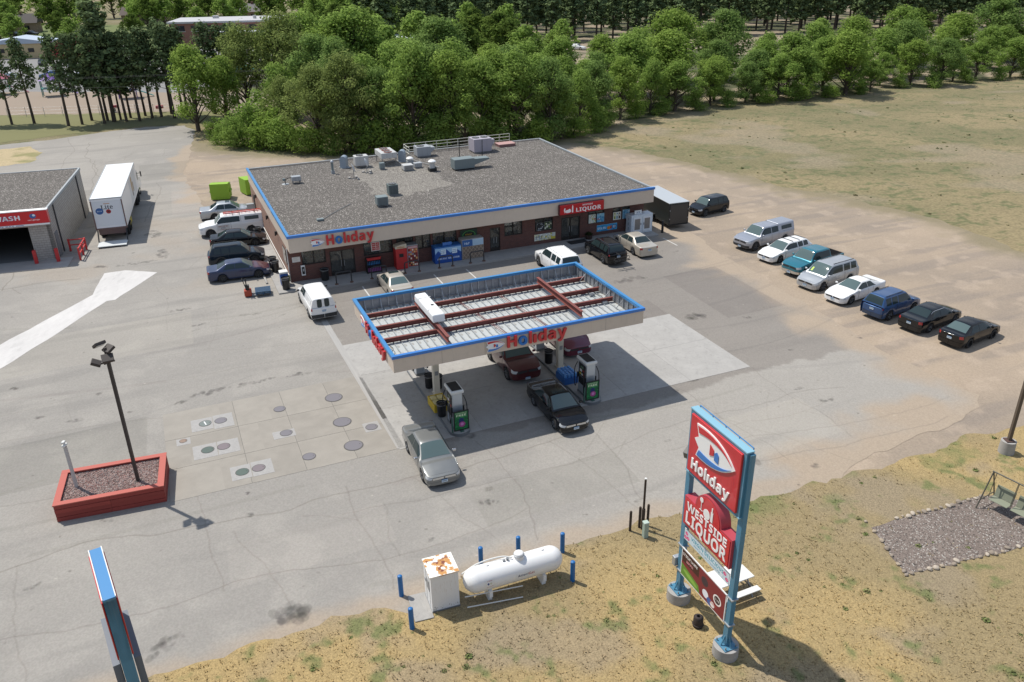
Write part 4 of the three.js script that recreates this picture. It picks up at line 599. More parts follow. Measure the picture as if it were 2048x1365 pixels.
/* spec: L W H wb, hood (height at the cowl), nose, belt, deck (height behind the cabin), tail; zc cowl, zh header, zr rear header, zd deck start (all measured from the front), r wheel radius, kind */
function bodySkin(p) {
  const { L, W, H, belt, hood, nose, deck, tail, zc, zh, zr, zd } = p, w = W / 2, F = L / 2, sill = p.sill || 0.22, top = p.top || 0.70;
  const C = (z, zt, ws, yl, yb, ye, ys, ym, wb = 0.93, we = 0.78) => ({ z: F - z, zt: F - zt, y: [sill, sill + (yb - sill) * 0.38, sill + (yb - sill) * 0.72, yb, ye, ys, ym], x: [ws * 0.95, ws, ws * 0.995, ws * wb, ws * we, ws * we * 0.6, 0] });
  const end = (z, y) => ({ z: F - z, zt: F - z, y: [sill, mix(sill, y, 0.38), mix(sill, y, 0.72), y * 0.96, y, y, y], x: [0, 0, 0, 0, 0, 0, 0] });
  const roofW = top, cols = [
    end(0, nose), C(0.02, 0.03, w * 0.62, 0, nose * 0.95, nose, nose, nose + 0.01, 0.98, 0.9), C(0.16, 0.18, w * 0.9, 0, nose * 0.98, nose + 0.03, nose + 0.05, nose + 0.05, 0.96, 0.86),
    C(0.5, 0.5, w * 0.985, 0, mix(nose, belt, 0.35), mix(nose, hood, 0.45), mix(nose, hood, 0.55), mix(nose, hood, 0.6), 0.95, 0.84),
    C(zc * 0.72, zc * 0.72, w, 0, mix(nose, belt, 0.75), mix(nose, hood, 0.78), mix(nose, hood, 0.88), mix(nose, hood, 0.9), 0.95, 0.84),
    C(zc, zc, w, 0, belt, hood - 0.02, hood, hood + 0.01, 0.95, 0.86),                                   // 5 cowl
    C(zh, zh, w, 0, belt + 0.01, H - 0.09, H - 0.025, H - 0.01, 0.95, roofW),                            // 6 windscreen header
    C((zh + zr) / 2, (zh + zr) / 2, w, 0, belt + 0.02, H - 0.065, H - 0.01, H, 0.95, roofW + 0.01),       // 7 mid roof
    C(zr, zr, w, 0, belt + 0.035, H - 0.10, H - 0.04, H - 0.025, 0.95, roofW),                           // 8 rear header
    C(zd, zd, w, 0, Math.min(belt + 0.04, deck), deck + 0.005, deck + 0.015, deck + 0.02, 0.95, 0.84),    // 9 foot of the rear window
    C(L - 0.2, L - 0.2, w * 0.97, 0, Math.min(belt + 0.02, tail), tail, tail + 0.005, tail + 0.01, 0.96, 0.86),
    C(L - 0.03, L - 0.04, w * 0.78, 0, tail * 0.95, tail - 0.03, tail - 0.03, tail - 0.03, 0.98, 0.9), end(L, tail - 0.06)];
  const s = new Skin(cols), R0 = p.r * 1.16, zw = [F - p.fo, F - p.fo - p.wb];
  s.arch = (o, v) => { const m = v > 6 ? 12 - v : v; if (m < 3 && Math.abs(o[0]) > w * 0.7) { let y0 = sill; for (const z of zw) { const d = Math.abs(o[2] - z); if (d < R0) y0 = Math.max(y0, p.r * 0.98 + Math.sqrt(R0 * R0 - d * d)); } if (y0 > sill) { const yb = belt; if (o[1] < yb) o[1] = Math.min(yb, y0 + (o[1] - sill) * (yb - y0) / (yb - sill)); } } return o; };
  return s;
}
const PRESETS = {
  sedan: { L: 4.85, W: 1.83, H: 1.46, wb: 2.78, fo: 0.95, belt: 0.93, hood: 0.95, nose: 0.68, deck: 1.03, tail: 1.0, zc: 1.28, zh: 2.1, zr: 3.35, zd: 4.1, r: 0.33, top: 0.67 },
  coupe: { L: 5.0, W: 1.86, H: 1.40, wb: 2.8, fo: 1.02, belt: 0.90, hood: 0.93, nose: 0.64, deck: 1.02, tail: 1.0, zc: 1.42, zh: 2.3, zr: 3.3, zd: 4.25, r: 0.34, top: 0.63 },
  wagon: { L: 5.0, W: 1.85, H: 1.47, wb: 2.76, fo: 1.02, belt: 0.92, hood: 0.93, nose: 0.66, deck: 0.98, tail: 0.95, zc: 1.32, zh: 2.15, zr: 4.35, zd: 4.82, r: 0.33, top: 0.68, wagon: 1 },
  suv: { L: 4.6, W: 1.83, H: 1.70, wb: 2.64, fo: 0.9, belt: 1.06, hood: 1.06, nose: 0.82, deck: 1.12, tail: 1.05, zc: 1.18, zh: 1.85, zr: 4.05, zd: 4.42, r: 0.36, top: 0.70, sill: 0.28, wagon: 1 },
  bigsuv: { L: 5.2, W: 2.04, H: 1.90, wb: 2.95, fo: 1.0, belt: 1.20, hood: 1.20, nose: 0.98, deck: 1.22, tail: 1.1, zc: 1.40, zh: 2.1, zr: 4.75, zd: 5.08, r: 0.40, top: 0.74, sill: 0.34, wagon: 1 },
  boxy: { L: 4.1, W: 1.79, H: 1.62, wb: 2.56, fo: 0.82, belt: 1.02, hood: 1.02, nose: 0.78, deck: 1.05, tail: 1.0, zc: 0.95, zh: 1.5, zr: 3.72, zd: 3.98, r: 0.34, top: 0.76, sill: 0.24, wagon: 1 },
  minivan: { L: 5.15, W: 1.99, H: 1.76, wb: 3.08, fo: 0.98, belt: 1.05, hood: 1.02, nose: 0.72, deck: 1.12, tail: 1.05, zc: 1.12, zh: 2.0, zr: 4.7, zd: 5.0, r: 0.34, top: 0.76, sill: 0.22, wagon: 1 },
  pickup: { L: 5.8, W: 2.0, H: 1.86, wb: 3.65, fo: 0.98, belt: 1.18, hood: 1.18, nose: 0.96, deck: 1.19, tail: 1.17, zc: 1.42, zh: 2.05, zr: 3.72, zd: 3.86, r: 0.40, top: 0.72, sill: 0.36, bed: 1 },
  shortcab: { L: 5.35, W: 1.9, H: 1.74, wb: 3.2, fo: 0.9, belt: 1.1, hood: 1.1, nose: 0.88, deck: 1.11, tail: 1.1, zc: 1.30, zh: 1.9, zr: 3.0, zd: 3.14, r: 0.37, top: 0.72, sill: 0.32, bed: 1 },
};
/* car(label, category, preset, colour, [x, z], yaw (heading, degrees; 0 = towards +z), options) */
function car(label, category, preset, mat, [x, z], yaw, o = {}) {
  const p = { ...PRESETS[preset], ...(o.size || {}) }, s = bodySkin(p), g = thing(o.name || 'parked_car', label, category, [x, 0, z], yaw * R, o.group), F = p.L / 2, w = p.W / 2;
  const bedSkip = p.bed && !o.topper ? (u, v) => u > 9.12 && u < 10.6 && v > 4.0 && v < 8.0 : null;
  const us = [...range(0, 5, 30), ...range(5, 9, 24).slice(1), ...range(9, 12, 18).slice(1)], vs = range(0, 12, 42);
  part('body', s.grid(us, vs, 0, bedSkip), mat, g);
  const glass = o.glass || carGlass;
  part('windshield', s.patch(5.1, 5.94, 4.22, 7.78, 0.008, 8, 10), o.screen || carGlassLight, g);
  part('rear_window', s.patch(p.bed ? 8.16 : 8.1, p.bed ? 8.86 : p.wagon ? 8.8 : 8.86, 4.3, 7.7, 0.008, 8, 10), o.rearGlass || glass, g);
  const splits = p.bed ? (o.crew ? [[5.42, 6.86], [6.98, 7.92]] : [[5.42, 7.9]]) : p.wagon ? [[5.42, 6.78], [6.88, 7.42], [7.5, 7.97]] : [[5.42, 6.9], [7.0, 8.3]];
  for (const d of [0, 1]) for (const [a, b] of splits) { const last = b > 8, va = 3.16, vb = 3.86; part('side_window', d ? s.patch(last ? [a, a] : a, last ? [b + 0.12, b - 0.35] : b, 12 - va, 12 - vb, 0.006, 8, 5) : s.patch(last ? [a, a] : a, last ? [b + 0.12, b - 0.35] : b, va, vb, 0.006, 8, 5), glass, g); }
  const lamp = (u0, u1, v0, v1, m, name) => { part(name, s.patch(u0, u1, v0, v1, 0.01, 6, 3), m, g); part(name, s.patch(u0, u1, 12 - v0, 12 - v1, 0.01, 6, 3), m, g); };
  lamp([1.3, 1.05], 2.5, 2.05, 3.12, lampClear, 'headlight'); lamp(p.wagon || p.bed ? 10.25 : 10.15, p.wagon || p.bed ? 10.7 : 11.1, p.wagon ? 2.4 : 2.2, 3.25, o.tailMat || lampRed, 'taillight');
  part('grille', merge([s.patch(0.12, 1.05, 2.0, 2.95, 0.01, 6, 4), s.patch(0.12, 1.05, 10.0, 9.05, 0.01, 6, 4)]), o.grille || plasticDark, g);
  part('bumper', merge([s.patch(0.05, 2.2, 0.15, 1.0, 0.012, 8, 3), s.patch(0.05, 2.2, 11.85, 11.0, 0.012, 8, 3)]), o.bumper || (p.bed ? chrome : mat), g);
  part('rear_bumper', merge([s.patch(10.2, 11.95, 0.15, 1.15, 0.02, 8, 3), s.patch(10.2, 11.95, 11.85, 10.85, 0.02, 8, 3)]), o.bumper || (p.bed ? chrome : mat), g);
  part('license_plate', panel(0.31, 0.16).rotateY(Math.PI).translate(0, p.sill ? 0.85 : 0.72, -F - 0.035), plateMat, g); if (!o.noFrontPlate) part('license_plate', panel(0.31, 0.16).translate(0, 0.42, F + 0.03), plateMat, g);
  for (const d of [-1, 1]) { part('side_mirror', rbox(0.2, 0.14, 0.1, 0.04, d * (w + 0.08), p.belt + 0.1, F - p.zc - 0.22), o.mirror || mat, g); for (const zz of p.bed && !o.crew ? [0.95] : [0.85, 1.75]) part('door_handle', box(0.03, 0.03, 0.17, d * (w * 0.985), p.belt - 0.14, F - p.zh - zz + 0.15), o.handle || mat, g); }
  { const sm = []; for (const u of p.bed ? [5.35, 6.92, ...(o.crew ? [7.95] : [])] : [5.35, 6.95, 8.05]) for (const d of [0, 1]) sm.push(d ? s.patch(u, u + 0.028, 11.35, 8.98, 0.003, 1, 6) : s.patch(u, u + 0.028, 0.65, 3.02, 0.003, 1, 6)); sm.push(s.patch(1.95, 1.99, 4.3, 7.7, 0.003, 1, 6)); part('panel_gap', merge(sm), plasticDark, g); }
  part('underbody', merge([box(p.W - 0.42, 0.32, p.L - 0.7, 0, (p.sill || 0.22) + 0.13, 0), box(p.W - 0.22, 0.1, p.wb - p.r * 2.7, 0, (p.sill || 0.22) + 0.04, F - p.fo - p.wb / 2)]), black, g);
  for (const d of [-1, 1]) for (const zz of [F - p.fo, F - p.fo - p.wb]) {
    const q = new THREE.Group(); q.name = 'wheel'; q.position.set(d * (w - 0.12), p.r, zz); g.add(q); const t = part('tyre', tyreGeo, tyreMat, q); t.scale.set(0.22, p.r, p.r); const k = part('rim', rims[o.rim ?? 0], o.darkRim ? rimDark : rimMat, q); k.scale.set(d * 1, p.r, p.r); k.position.x = d * 0.03; const b = part('brake', rimBack, rimDark, q); b.scale.set(0.5, p.r, p.r);
  }
  if (p.bed && !o.topper) { const z1 = F - p.zd - 0.1, z0 = -F + 0.16, yb = 0.68, bw = w * 0.80, L = z1 - z0; part('bed', merge([box(bw * 2, 0.04, L, 0, yb, (z0 + z1) / 2), box(0.05, p.deck - yb - 0.03, L, bw - 0.02, (yb + p.deck) / 2, (z0 + z1) / 2), box(0.05, p.deck - yb - 0.03, L, -bw + 0.02, (yb + p.deck) / 2, (z0 + z1) / 2), box(bw * 2, p.deck - yb - 0.03, 0.05, 0, (yb + p.deck) / 2, z0), box(bw * 2, p.deck - yb - 0.03, 0.05, 0, (yb + p.deck) / 2, z1)]), plasticDark, g); }
  if (o.topper) { // a cap over the bed
    const z1 = F - p.zd + 0.06, z0 = -F + 0.1, h = p.H - p.deck - 0.03, sh = new THREE.Shape(), a = w * 0.9, b = w * 0.74; sh.moveTo(-a, 0); sh.lineTo(a, 0); sh.lineTo(b, h - 0.1); sh.quadraticCurveTo(b - 0.03, h, b - 0.16, h + 0.01); sh.lineTo(-b + 0.16, h + 0.01); sh.quadraticCurveTo(-b + 0.03, h, -b, h - 0.1); sh.closePath();
    const t = part('topper', extr(sh, z1 - z0, 0.02, 5).translate(0, p.deck + 0.02, z0), o.topper, g), L = z1 - z0;
    for (const d of [-1, 1]) { const q = rbox(0.02, h * 0.52, L * 0.66, 0.01, 0, 0, 0); q.rotateZ(d * Math.atan2(a - b, h - 0.1)); q.translate(d * ((a + b) / 2 + 0.022), p.deck + h * 0.5, (z0 + z1) / 2); part('topper_window', q, o.topperGlass || carGlass, t); }
    if (o.doubleRear) for (const d of [-1, 1]) { const sh2 = new THREE.Shape(); const ww = 0.17, hh = h * 0.33; sh2.moveTo(-ww, -hh); sh2.quadraticCurveTo(-ww, -hh - 0.12, 0, -hh - 0.12); sh2.quadraticCurveTo(ww, -hh - 0.12, ww, -hh); sh2.lineTo(ww, hh); sh2.quadraticCurveTo(ww, hh + 0.1, 0, hh + 0.1); sh2.quadraticCurveTo(-ww, hh + 0.1, -ww, hh); part('topper_window', extr(sh2, 0.015).translate(d * 0.26, p.deck + h * 0.5 + 0.02, z0 - 0.04), carGlass, t); }
    else part('topper_window', box(b * 1.7, h * 0.6, 0.02, 0, p.deck + h * 0.5, z0 - 0.03), carGlass, t);
  }
  if (o.rails) for (const d of [-1, 1]) part('roof_rail', rod([d * w * 0.62, p.H + 0.04, F - p.zh - 0.25], [d * w * 0.62, p.H + 0.02, F - p.zr + 0.1], 0.022, 0.022, 6), o.rails, g);
  if (o.crossbars) for (const zz of [0.5, 1.3, 2.0]) part('cross_bar', box(p.W * 0.66, 0.03, 0.05, 0, p.H + 0.045, F - p.zh - zz), plasticDark, g);
  if (o.sunroof) part('sunroof', s.patch(6.15, 6.75, 4.9, 7.1, 0.006, 4, 6), carGlass, g);
  if (o.sticker) part('sticker', s.patch(5.25, 5.5, 6.9, 7.35, 0.012, 3, 3), std(0.45, 0.6, 0.08, 0.6), g);
  if (o.trim) part('window_trim', merge([s.patch(5.6, 8.35, 3.88, 3.97, 0.009, 16, 1), s.patch(5.6, 8.35, 8.12, 8.03, 0.009, 16, 1)]), chrome, g);
  if (o.spoiler) part('spoiler', box(p.W * 0.78, 0.03, 0.22, 0, p.tail + 0.12, -F + 0.22), mat, g);
  return g;
}
const cGrey = paintMat(0.20, 0.205, 0.20, 0.45), cBlack = paintMat(0.004, 0.0045, 0.006, 0.0), cWhite = paintMat(0.76, 0.76, 0.75, 0), cMaroon = paintMat(0.085, 0.012, 0.016, 0.25), cSilver = paintMat(0.42, 0.44, 0.46, 0.45), cBeige = paintMat(0.50, 0.46, 0.39, 0.35), cTeal = paintMat(0.012, 0.16, 0.22, 0.3), cBlue = paintMat(0.022, 0.075, 0.20, 0.3), cNavy = paintMat(0.018, 0.032, 0.085, 0.3), cDark = paintMat(0.006, 0.008, 0.011, 0.05), cDarkBlue = paintMat(0.008, 0.016, 0.026, 0.1), cWine = paintMat(0.13, 0.014, 0.035, 0.3), cSilverBlue = paintMat(0.36, 0.38, 0.43, 0.45);
const ROWL = -58, ROWR = 121, TOPUMP = 22;
car('charcoal grey sedan on the asphalt beside the pump pad', 'car', 'sedan', cGrey, [-4.25, -35.3], 21.3, { rim: 1, mirror: chrome, grille: chrome });
car('black sedan with silver headlamps beside the FREE poster', 'car', 'sedan', cBlack, [2.48, -39.96], TOPUMP, { rim: 1, sunroof: 1, grille: chrome });
car('dark maroon full size utility vehicle between the pump islands', 'suv', 'bigsuv', cMaroon, [-0.05, -45.9], TOPUMP, { grille: plasticDark, rails: plasticDark });
car('wine red minivan behind the right canopy column', 'minivan', 'minivan', cWine, [3.35, -49.3], TOPUMP, {});
car('silver beige sedan with sunroof nosed up to the red kiosk', 'car', 'sedan', cBeige, [-9.0, -59.0], -157, { sunroof: 1, rearGlass: carGlassLight });
car('white pickup with tall topper and two rear windows', 'pickup', 'shortcab', cWhite, [-14.3, -55.6], -156, { name: 'pickup_truck', topper: cWhite, doubleRear: 1, bumper: plasticDark, topperGlass: cWhite, mirror: plasticDark });
car('white full size utility vehicle nosed up to the store walk', 'suv', 'bigsuv', cWhite, [3.8, -62.9], -157, { rails: cWhite });
const bikeRackCar = car('black crossover with a bicycle rack on its tailgate', 'suv', 'suv', cBlack, [7.95, -65.7], -157.5, { rails: plasticDark });
{ const r = new THREE.Group(); r.name = 'bike_rack'; bikeRackCar.add(r); r.position.set(0, 0.6, -2.45); part('hitch', bar([0, -0.1, 0.1], [0, 0.0, -0.35], 0.06), black, r); part('upright', merge([rod([0, 0, -0.35], [0, 0.75, -0.4], 0.03), rod([-0.4, 0.7, -0.2], [-0.4, 0.7, -0.7], 0.025), rod([0.4, 0.7, -0.2], [0.4, 0.7, -0.7], 0.025), rod([-0.42, 0.72, -0.4], [0.42, 0.72, -0.4], 0.03)]), black, r); part('tray', merge([bar([-0.7, 0.1, -0.3], [0.7, 0.1, -0.3], 0.05), bar([-0.7, 0.1, -0.55], [0.7, 0.1, -0.55], 0.05), bar([-0.6, 0.35, -0.35], [0.6, 0.35, -0.5], 0.03)]), black, r); part('wheel_hoop', merge([new THREE.TorusGeometry(0.2, 0.02, 5, 14).translate(-0.6, 0.2, -0.3), new THREE.TorusGeometry(0.2, 0.02, 5, 14).translate(0.6, 0.2, -0.55)]), black, r); }
car('pale beige sedan beside the ice freezer', 'car', 'sedan', cBeige, [10.75, -67.75], -158, { size: { L: 5.05, wb: 2.81 }, tailMat: lampRed });
car('black boxy hatchback alone on the dirt', 'car', 'boxy', cDark, [19.55, -78.4], -57, { rim: 0 });
car('silver crew cab pickup with a cap over its bed', 'pickup', 'pickup', cSilverBlue, [22.15, -68.6], ROWL, { name: 'pickup_truck', crew: 1, topper: cSilverBlue, bumper: plasticDark });
car('white station wagon with black roof bars', 'car', 'wagon', cWhite, [23.0, -65.25], ROWL, { crossbars: 1 });
car('teal pickup with an open bed', 'pickup', 'pickup', cTeal, [24.25, -62.1], ROWL, { name: 'pickup_truck', size: { L: 5.5, wb: 3.3, W: 1.95 }, crew: 0 });
car('silver minivan with a yellow sticker in its windshield', 'minivan', 'minivan', cSilver, [24.45, -59.2], ROWL, { rails: plasticDark, sticker: 1 });
car('white coupe style sedan between the minivan and the blue car', 'car', 'coupe', cWhite, [25.5, -56.4], ROWL, { grille: black });
car('blue compact utility vehicle backed towards the asphalt', 'suv', 'suv', cBlue, [26.95, -53.4], ROWR, { size: { L: 4.45, H: 1.74 }, bumper: paintMat(0.03, 0.05, 0.09, 0.1), rails: plasticDark });
car('very dark sedan with chrome window trim and paired tail lamps', 'car', 'sedan', cDark, [28.75, -51.3], ROWR, { trim: 1 });
car('black compact sedan with black wheels at the end of the row', 'car', 'sedan', cBlack, [30.2, -48.85], ROWR, { size: { L: 4.6, wb: 2.62, W: 1.75 }, darkRim: 1, rearGlass: carGlassLight });
car('silver sedan with sunroof beside the green dumpsters', 'car', 'sedan', cSilver, [-28.2, -79.4], 108, { size: { L: 5.1, W: 1.9, H: 1.52 }, sunroof: 1 });
const ram = car('white pickup with topper and red ladder rack', 'pickup', 'pickup', cWhite, [-26.1, -74.1], -70, { name: 'pickup_truck', topper: cWhite, bumper: cWhite });
{ const l = new THREE.Group(); l.name = 'ladder'; ram.add(l); l.position.set(0.25, 2.02, -1.2); const m = std(0.55, 0.06, 0.04, 0.6); for (const d of [-1, 1]) part('rail', box(0.05, 0.08, 3.6, d * 0.22, 0, 0), m, l); for (let k = 0; k < 10; k++) part('rung', box(0.42, 0.03, 0.04, 0, 0, -1.6 + k * 0.355), m, l); part('rack', merge([box(1.4, 0.04, 0.05, -0.25, -0.07, 1.0), box(1.4, 0.04, 0.05, -0.25, -0.07, -1.0)]), plasticDark, l); const d = part('door_print', panel(1.1, 0.5).rotateY(Math.PI / 2), print(256, 116, (x, w, h) => { x.fillStyle = '#c9c9c7'; x.fillRect(0, 0, w, h); scrawl(x, 9, 128, 30, 34, '#7a2830'); scrawl(x, 5, 128, 66, 30, '#2c3450'); scrawl(x, 8, 128, 98, 24, '#7a2830'); }), ram); d.position.set(1.005, 0.88, 0.75); }
car('black sedan beside the white pickup with ladder', 'car', 'sedan', cBlack, [-24.4, -70.4], 106, {});
car('dark blue crossover parked between two dark sedans', 'suv', 'suv', cDarkBlue, [-23.2, -65.9], 108, { rails: plasticDark });
const mixed = car('dark blue sedan with a maroon front end', 'car', 'sedan', cNavy, [-22.0, -62.4], 110, { rim: 1 });
{ const s = bodySkin({ ...PRESETS.sedan }); part('hood', s.grid(range(1.3, 4.95, 18), range(4.15, 7.85, 12), 0.006), paintMat(0.07, 0.012, 0.025, 0.25), mixed); for (const d of [0, 1]) part('front_fender', d ? s.patch(2.4, 4.9, 9.1, 7.9, 0.006, 10, 4) : s.patch(2.4, 4.9, 2.9, 4.1, 0.006, 10, 4), paintMat(0.07, 0.012, 0.025, 0.25), mixed); }
// ---------------------------------------------------------------- trees
// A crown is thousands of small leaf sprays spread through the lobes that its limbs carry.
function leafCloud(lobes, count, size, seed, colA, colB, droop = 0) {
  const r = rng(seed), pos = new Float32Array(count * 12), nor = new Float32Array(count * 12), col = new Float32Array(count * 12), idx = new Uint32Array(count * 6), tot = lobes.reduce((a, l) => a + l[3] * l[3] * l[4], 0);
  const n = new THREE.Vector3(), a = new THREE.Vector3(), b = new THREE.Vector3(); let k = 0;
  for (const [lx, ly, lz, lr, lh] of lobes) {
    const m = Math.min(count - k, Math.round(count * lr * lr * lh / tot)), tone = r();
    for (let q = 0; q < m; q++, k++) {
      let x, y, z, d; do { x = 2 * r() - 1; y = 2 * r() - 1; z = 2 * r() - 1; d = x * x + y * y + z * z; } while (d > 1 || d < 0.05);
      const e = Math.pow(d, -0.5) * (0.30 + 0.80 * Math.pow(r(), 0.5)); x *= e; y *= e; z *= e;          // most leaves sit near the lobe's outside
      const w = 0.62 + 0.76 * noise(lx * 3 + x * 4.1 + 20, y * 4.1 + z * 3.3 + lz + 20) + 0.25 * (r() - 0.5);
      const X = lx + x * lr * w, Y = ly + y * lh * w, Z = lz + z * lr * w;
      n.set(x + 1.3 * (r() - 0.5), y + 0.5 + 1.3 * (r() - 0.5), z + 1.3 * (r() - 0.5)).normalize(); a.set(r() - 0.5, (r() - 0.5) - droop, r() - 0.5).cross(n).normalize(); b.crossVectors(n, a);
      const s = size * (0.6 + 0.8 * r()), l = s * (1.1 + 0.7 * r()), t = clamp(0.55 * tone + 0.45 * r()), v = 0.75 + 0.5 * r();
      const P = [[-0.5 * s, -0.15 * l], [0, -0.5 * l], [0.5 * s, 0.12 * l], [0.05 * s, 0.5 * l]];
      for (let c = 0; c < 4; c++) { const o = (k * 4 + c) * 3, [u, f] = P[c]; pos[o] = X + a.x * u + b.x * f; pos[o + 1] = Y + a.y * u + b.y * f; pos[o + 2] = Z + a.z * u + b.z * f; nor[o] = n.x; nor[o + 1] = n.y; nor[o + 2] = n.z; for (let j = 0; j < 3; j++) col[o + j] = mix(colA[j], colB[j], t) * v; }
      idx.set([k * 4, k * 4 + 1, k * 4 + 2, k * 4, k * 4 + 2, k * 4 + 3], k * 6);
    }
  }
  const g = new THREE.BufferGeometry(); g.setAttribute('position', new THREE.BufferAttribute(pos.subarray(0, k * 12), 3)); g.setAttribute('normal', new THREE.BufferAttribute(nor.subarray(0, k * 12), 3)); g.setAttribute('color', new THREE.BufferAttribute(col.subarray(0, k * 12), 3)); g.setIndex(new THREE.BufferAttribute(idx.subarray(0, k * 6), 1)); return g;
}
function limb(pts, r0, r1, n = 6) { const c = new THREE.CatmullRomCurve3(pts.map((p) => new THREE.Vector3(...p))), S = 7, g = new THREE.TubeGeometry(c, S, 1, n, false), p = g.attributes.position; for (let i = 0; i <= S; i++) { const q = c.getPointAt(i / S), k = mix(r0, r1, i / S); for (let j = 0; j <= n; j++) { const o = i * (n + 1) + j; p.setXYZ(o, q.x + (p.getX(o) - q.x) * k, q.y + (p.getY(o) - q.y) * k, q.z + (p.getZ(o) - q.z) * k); } } g.computeVertexNormals(); return g; }
const leafMat = new THREE.MeshPhysicalMaterial({ vertexColors: true, roughness: 1, specularIntensity: 0, transmission: 0.55, thickness: 0, side: THREE.DoubleSide });
const needleMat = new THREE.MeshPhysicalMaterial({ vertexColors: true, roughness: 1, specularIntensity: 0, transmission: 0.2, thickness: 0, side: THREE.DoubleSide });
const barkMat = new THREE.MeshStandardMaterial({ map: ctex(paint(128, 256, (i, j) => { const k = 0.6 + 0.8 * fbm(i / 5, j / 30, 3); return [0.085 * k, 0.066 * k, 0.052 * k]; }), [1, 1]), roughness: 1 });
// broadleaf: a unit tree 10 m tall
function broadleaf(seed, o = {}) {
  const r = rng(seed), lobes = [], wood = [limb([[0, -0.2, 0], [0.1 * (r() - 0.5), 2, 0.2 * (r() - 0.5)], [0.5 * (r() - 0.5), 4.2, 0.5 * (r() - 0.5)], [0.7 * (r() - 0.5), 7.6, 0.7 * (r() - 0.5)]], 0.24, 0.06, 7)];
  const n = o.n || 26, wide = o.wide || 3.3, low = o.low || 1.9;
  for (let k = 0; k < n; k++) {
    const t = (k + 0.5) / n, y = mix(low, 8.9, Math.pow(t, 0.8)), R0 = wide * Math.sin(Math.PI * clamp(0.22 + 0.74 * t)) * (0.45 + 0.65 * r()), a = k * 2.4 + r() * 1.2, x = Math.cos(a) * R0, z = Math.sin(a) * R0, s = (o.lobe || 0.95) * (0.5 + 0.95 * r());
    lobes.push([x, y, z, s, s * (0.65 + 0.25 * r())]); wood.push(limb([[0, Math.max(0.8, y - 2.6), 0], [x * 0.45, y - 1.1, z * 0.45], [x * 0.95, y, z * 0.95]], 0.09, 0.02, 5));
  }
  lobes.push([0, 9.0, 0, 1.1, 0.85], [0, 6, 0, 1.6, 1.6]);
  return { crown: leafCloud(lobes, o.leaves || 9300, o.leaf || 0.165, seed + 1, o.a || [0.18, 0.28, 0.062], o.b || [0.31, 0.425, 0.11], o.droop || 0), wood: merge(wood) };
}
function pine(seed, bare, leaves = 2600, leaf = 0.22) { // tall bare trunk, ragged tufts on short limbs above
  const r = rng(seed), lobes = [], wood = [limb([[0, -0.2, 0], [0.12 * (r() - 0.5), 3, 0.12 * (r() - 0.5)], [0.4 * (r() - 0.5), 6, 0.4 * (r() - 0.5)], [0.3 * (r() - 0.5), 10, 0.3 * (r() - 0.5)]], 0.17, 0.03, 6)];
  for (let k = 0; k < 34; k++) { const t = k / 33, y = mix(bare, 9.8, t), R0 = (1 - t * 0.8) * (0.75 + 1.15 * r()) * (t < 0.15 ? 0.7 : 1), a = k * 2.39 + r(), x = Math.cos(a) * R0, z = Math.sin(a) * R0; lobes.push([x, y + 0.25, z, 0.42 + 0.28 * r(), 0.28 + 0.2 * r()]); if (k % 2 === 0) wood.push(limb([[0, y - 0.2, 0], [x * 0.6, y + 0.05, z * 0.6], [x, y + 0.2, z]], 0.035, 0.012, 4)); }
  lobes.push([0, 9.9, 0, 0.3, 0.5]);
  return { crown: leafCloud(lobes, leaves, leaf, seed + 2, [0.085, 0.128, 0.058], [0.17, 0.22, 0.10], 0.2), wood: merge(wood) };
}
function plant(kind, mat, name, label, category, group, x, z, h, turn, wide = 1, ref = 10) {
  const o = thing(name, label, category, [x, -0.02, z], turn, group), k = h / ref; o.scale.set(k * wide, k, k * wide); part('trunk', kind.wood, barkMat, o); part('crown', kind.crown, mat, o); return o;
}
const rt = rng(99);
const BR = [broadleaf(11), broadleaf(12, { wide: 3.8, n: 30 }), broadleaf(13, { a: [0.19, 0.29, 0.058], b: [0.32, 0.43, 0.105], wide: 3.0 }), broadleaf(14, { a: [0.145, 0.235, 0.064], b: [0.255, 0.355, 0.11], wide: 3.0 }), broadleaf(15, { a: [0.19, 0.245, 0.075], b: [0.30, 0.36, 0.12], droop: 0.6, n: 34, leaf: 0.14, leaves: 10500, lobe: 0.9 })];
const FAR = [broadleaf(16, { leaves: 2200, leaf: 0.38 }), broadleaf(17, { leaves: 2200, leaf: 0.38, a: [0.09, 0.15, 0.035], b: [0.16, 0.225, 0.05] })];
const PI = [pine(41, 3.4, 1700), pine(42, 4.2, 1700), pine(43, 3.8, 1700), pine(44, 2.4, 2700)];
const FP = [pine(45, 2.6, 1050, 0.36), pine(46, 3.2, 1050, 0.36), pine(47, 2.2, 1050, 0.36)];
const SH = [broadleaf(51, { n: 9, low: 1.2, wide: 3.6, lobe: 2.3, leaf: 0.36, leaves: 3000 }), broadleaf(52, { n: 9, low: 1.0, wide: 3.4, lobe: 2.4, leaf: 0.36, leaves: 3000, a: [0.185, 0.285, 0.055], b: [0.31, 0.42, 0.10] })];
const pines = [[-77.9, -131.1, 12.1], [-74.7, -131.7, 12.4], [-68.1, -129.2, 12.9], [-66.5, -130.3, 13.0], [-66.5, -133.6, 12.8], [-63.2, -130.8, 13.6], [-63.9, -133.4, 12.4], [-62.1, -134.1, 12.0], [-60.4, -132.3, 12.9], [-61.0, -135.3, 12.2], [-58.4, -132.5, 13.4], [-59.3, -137.0, 11.7], [-57.4, -135.0, 13.4], [-56.2, -135.8, 12.9], [-55.6, -138.5, 14.1], [-53.7, -134.7, 14.0], [-52.9, -136.4, 13.1], [-52.1, -136.4, 13.5], [-81.6, -130.8, 11.5], [-48.2, -137.9, 13.8], [-46.4, -138.6, 13.2], [-44.6, -139.4, 13.5]];
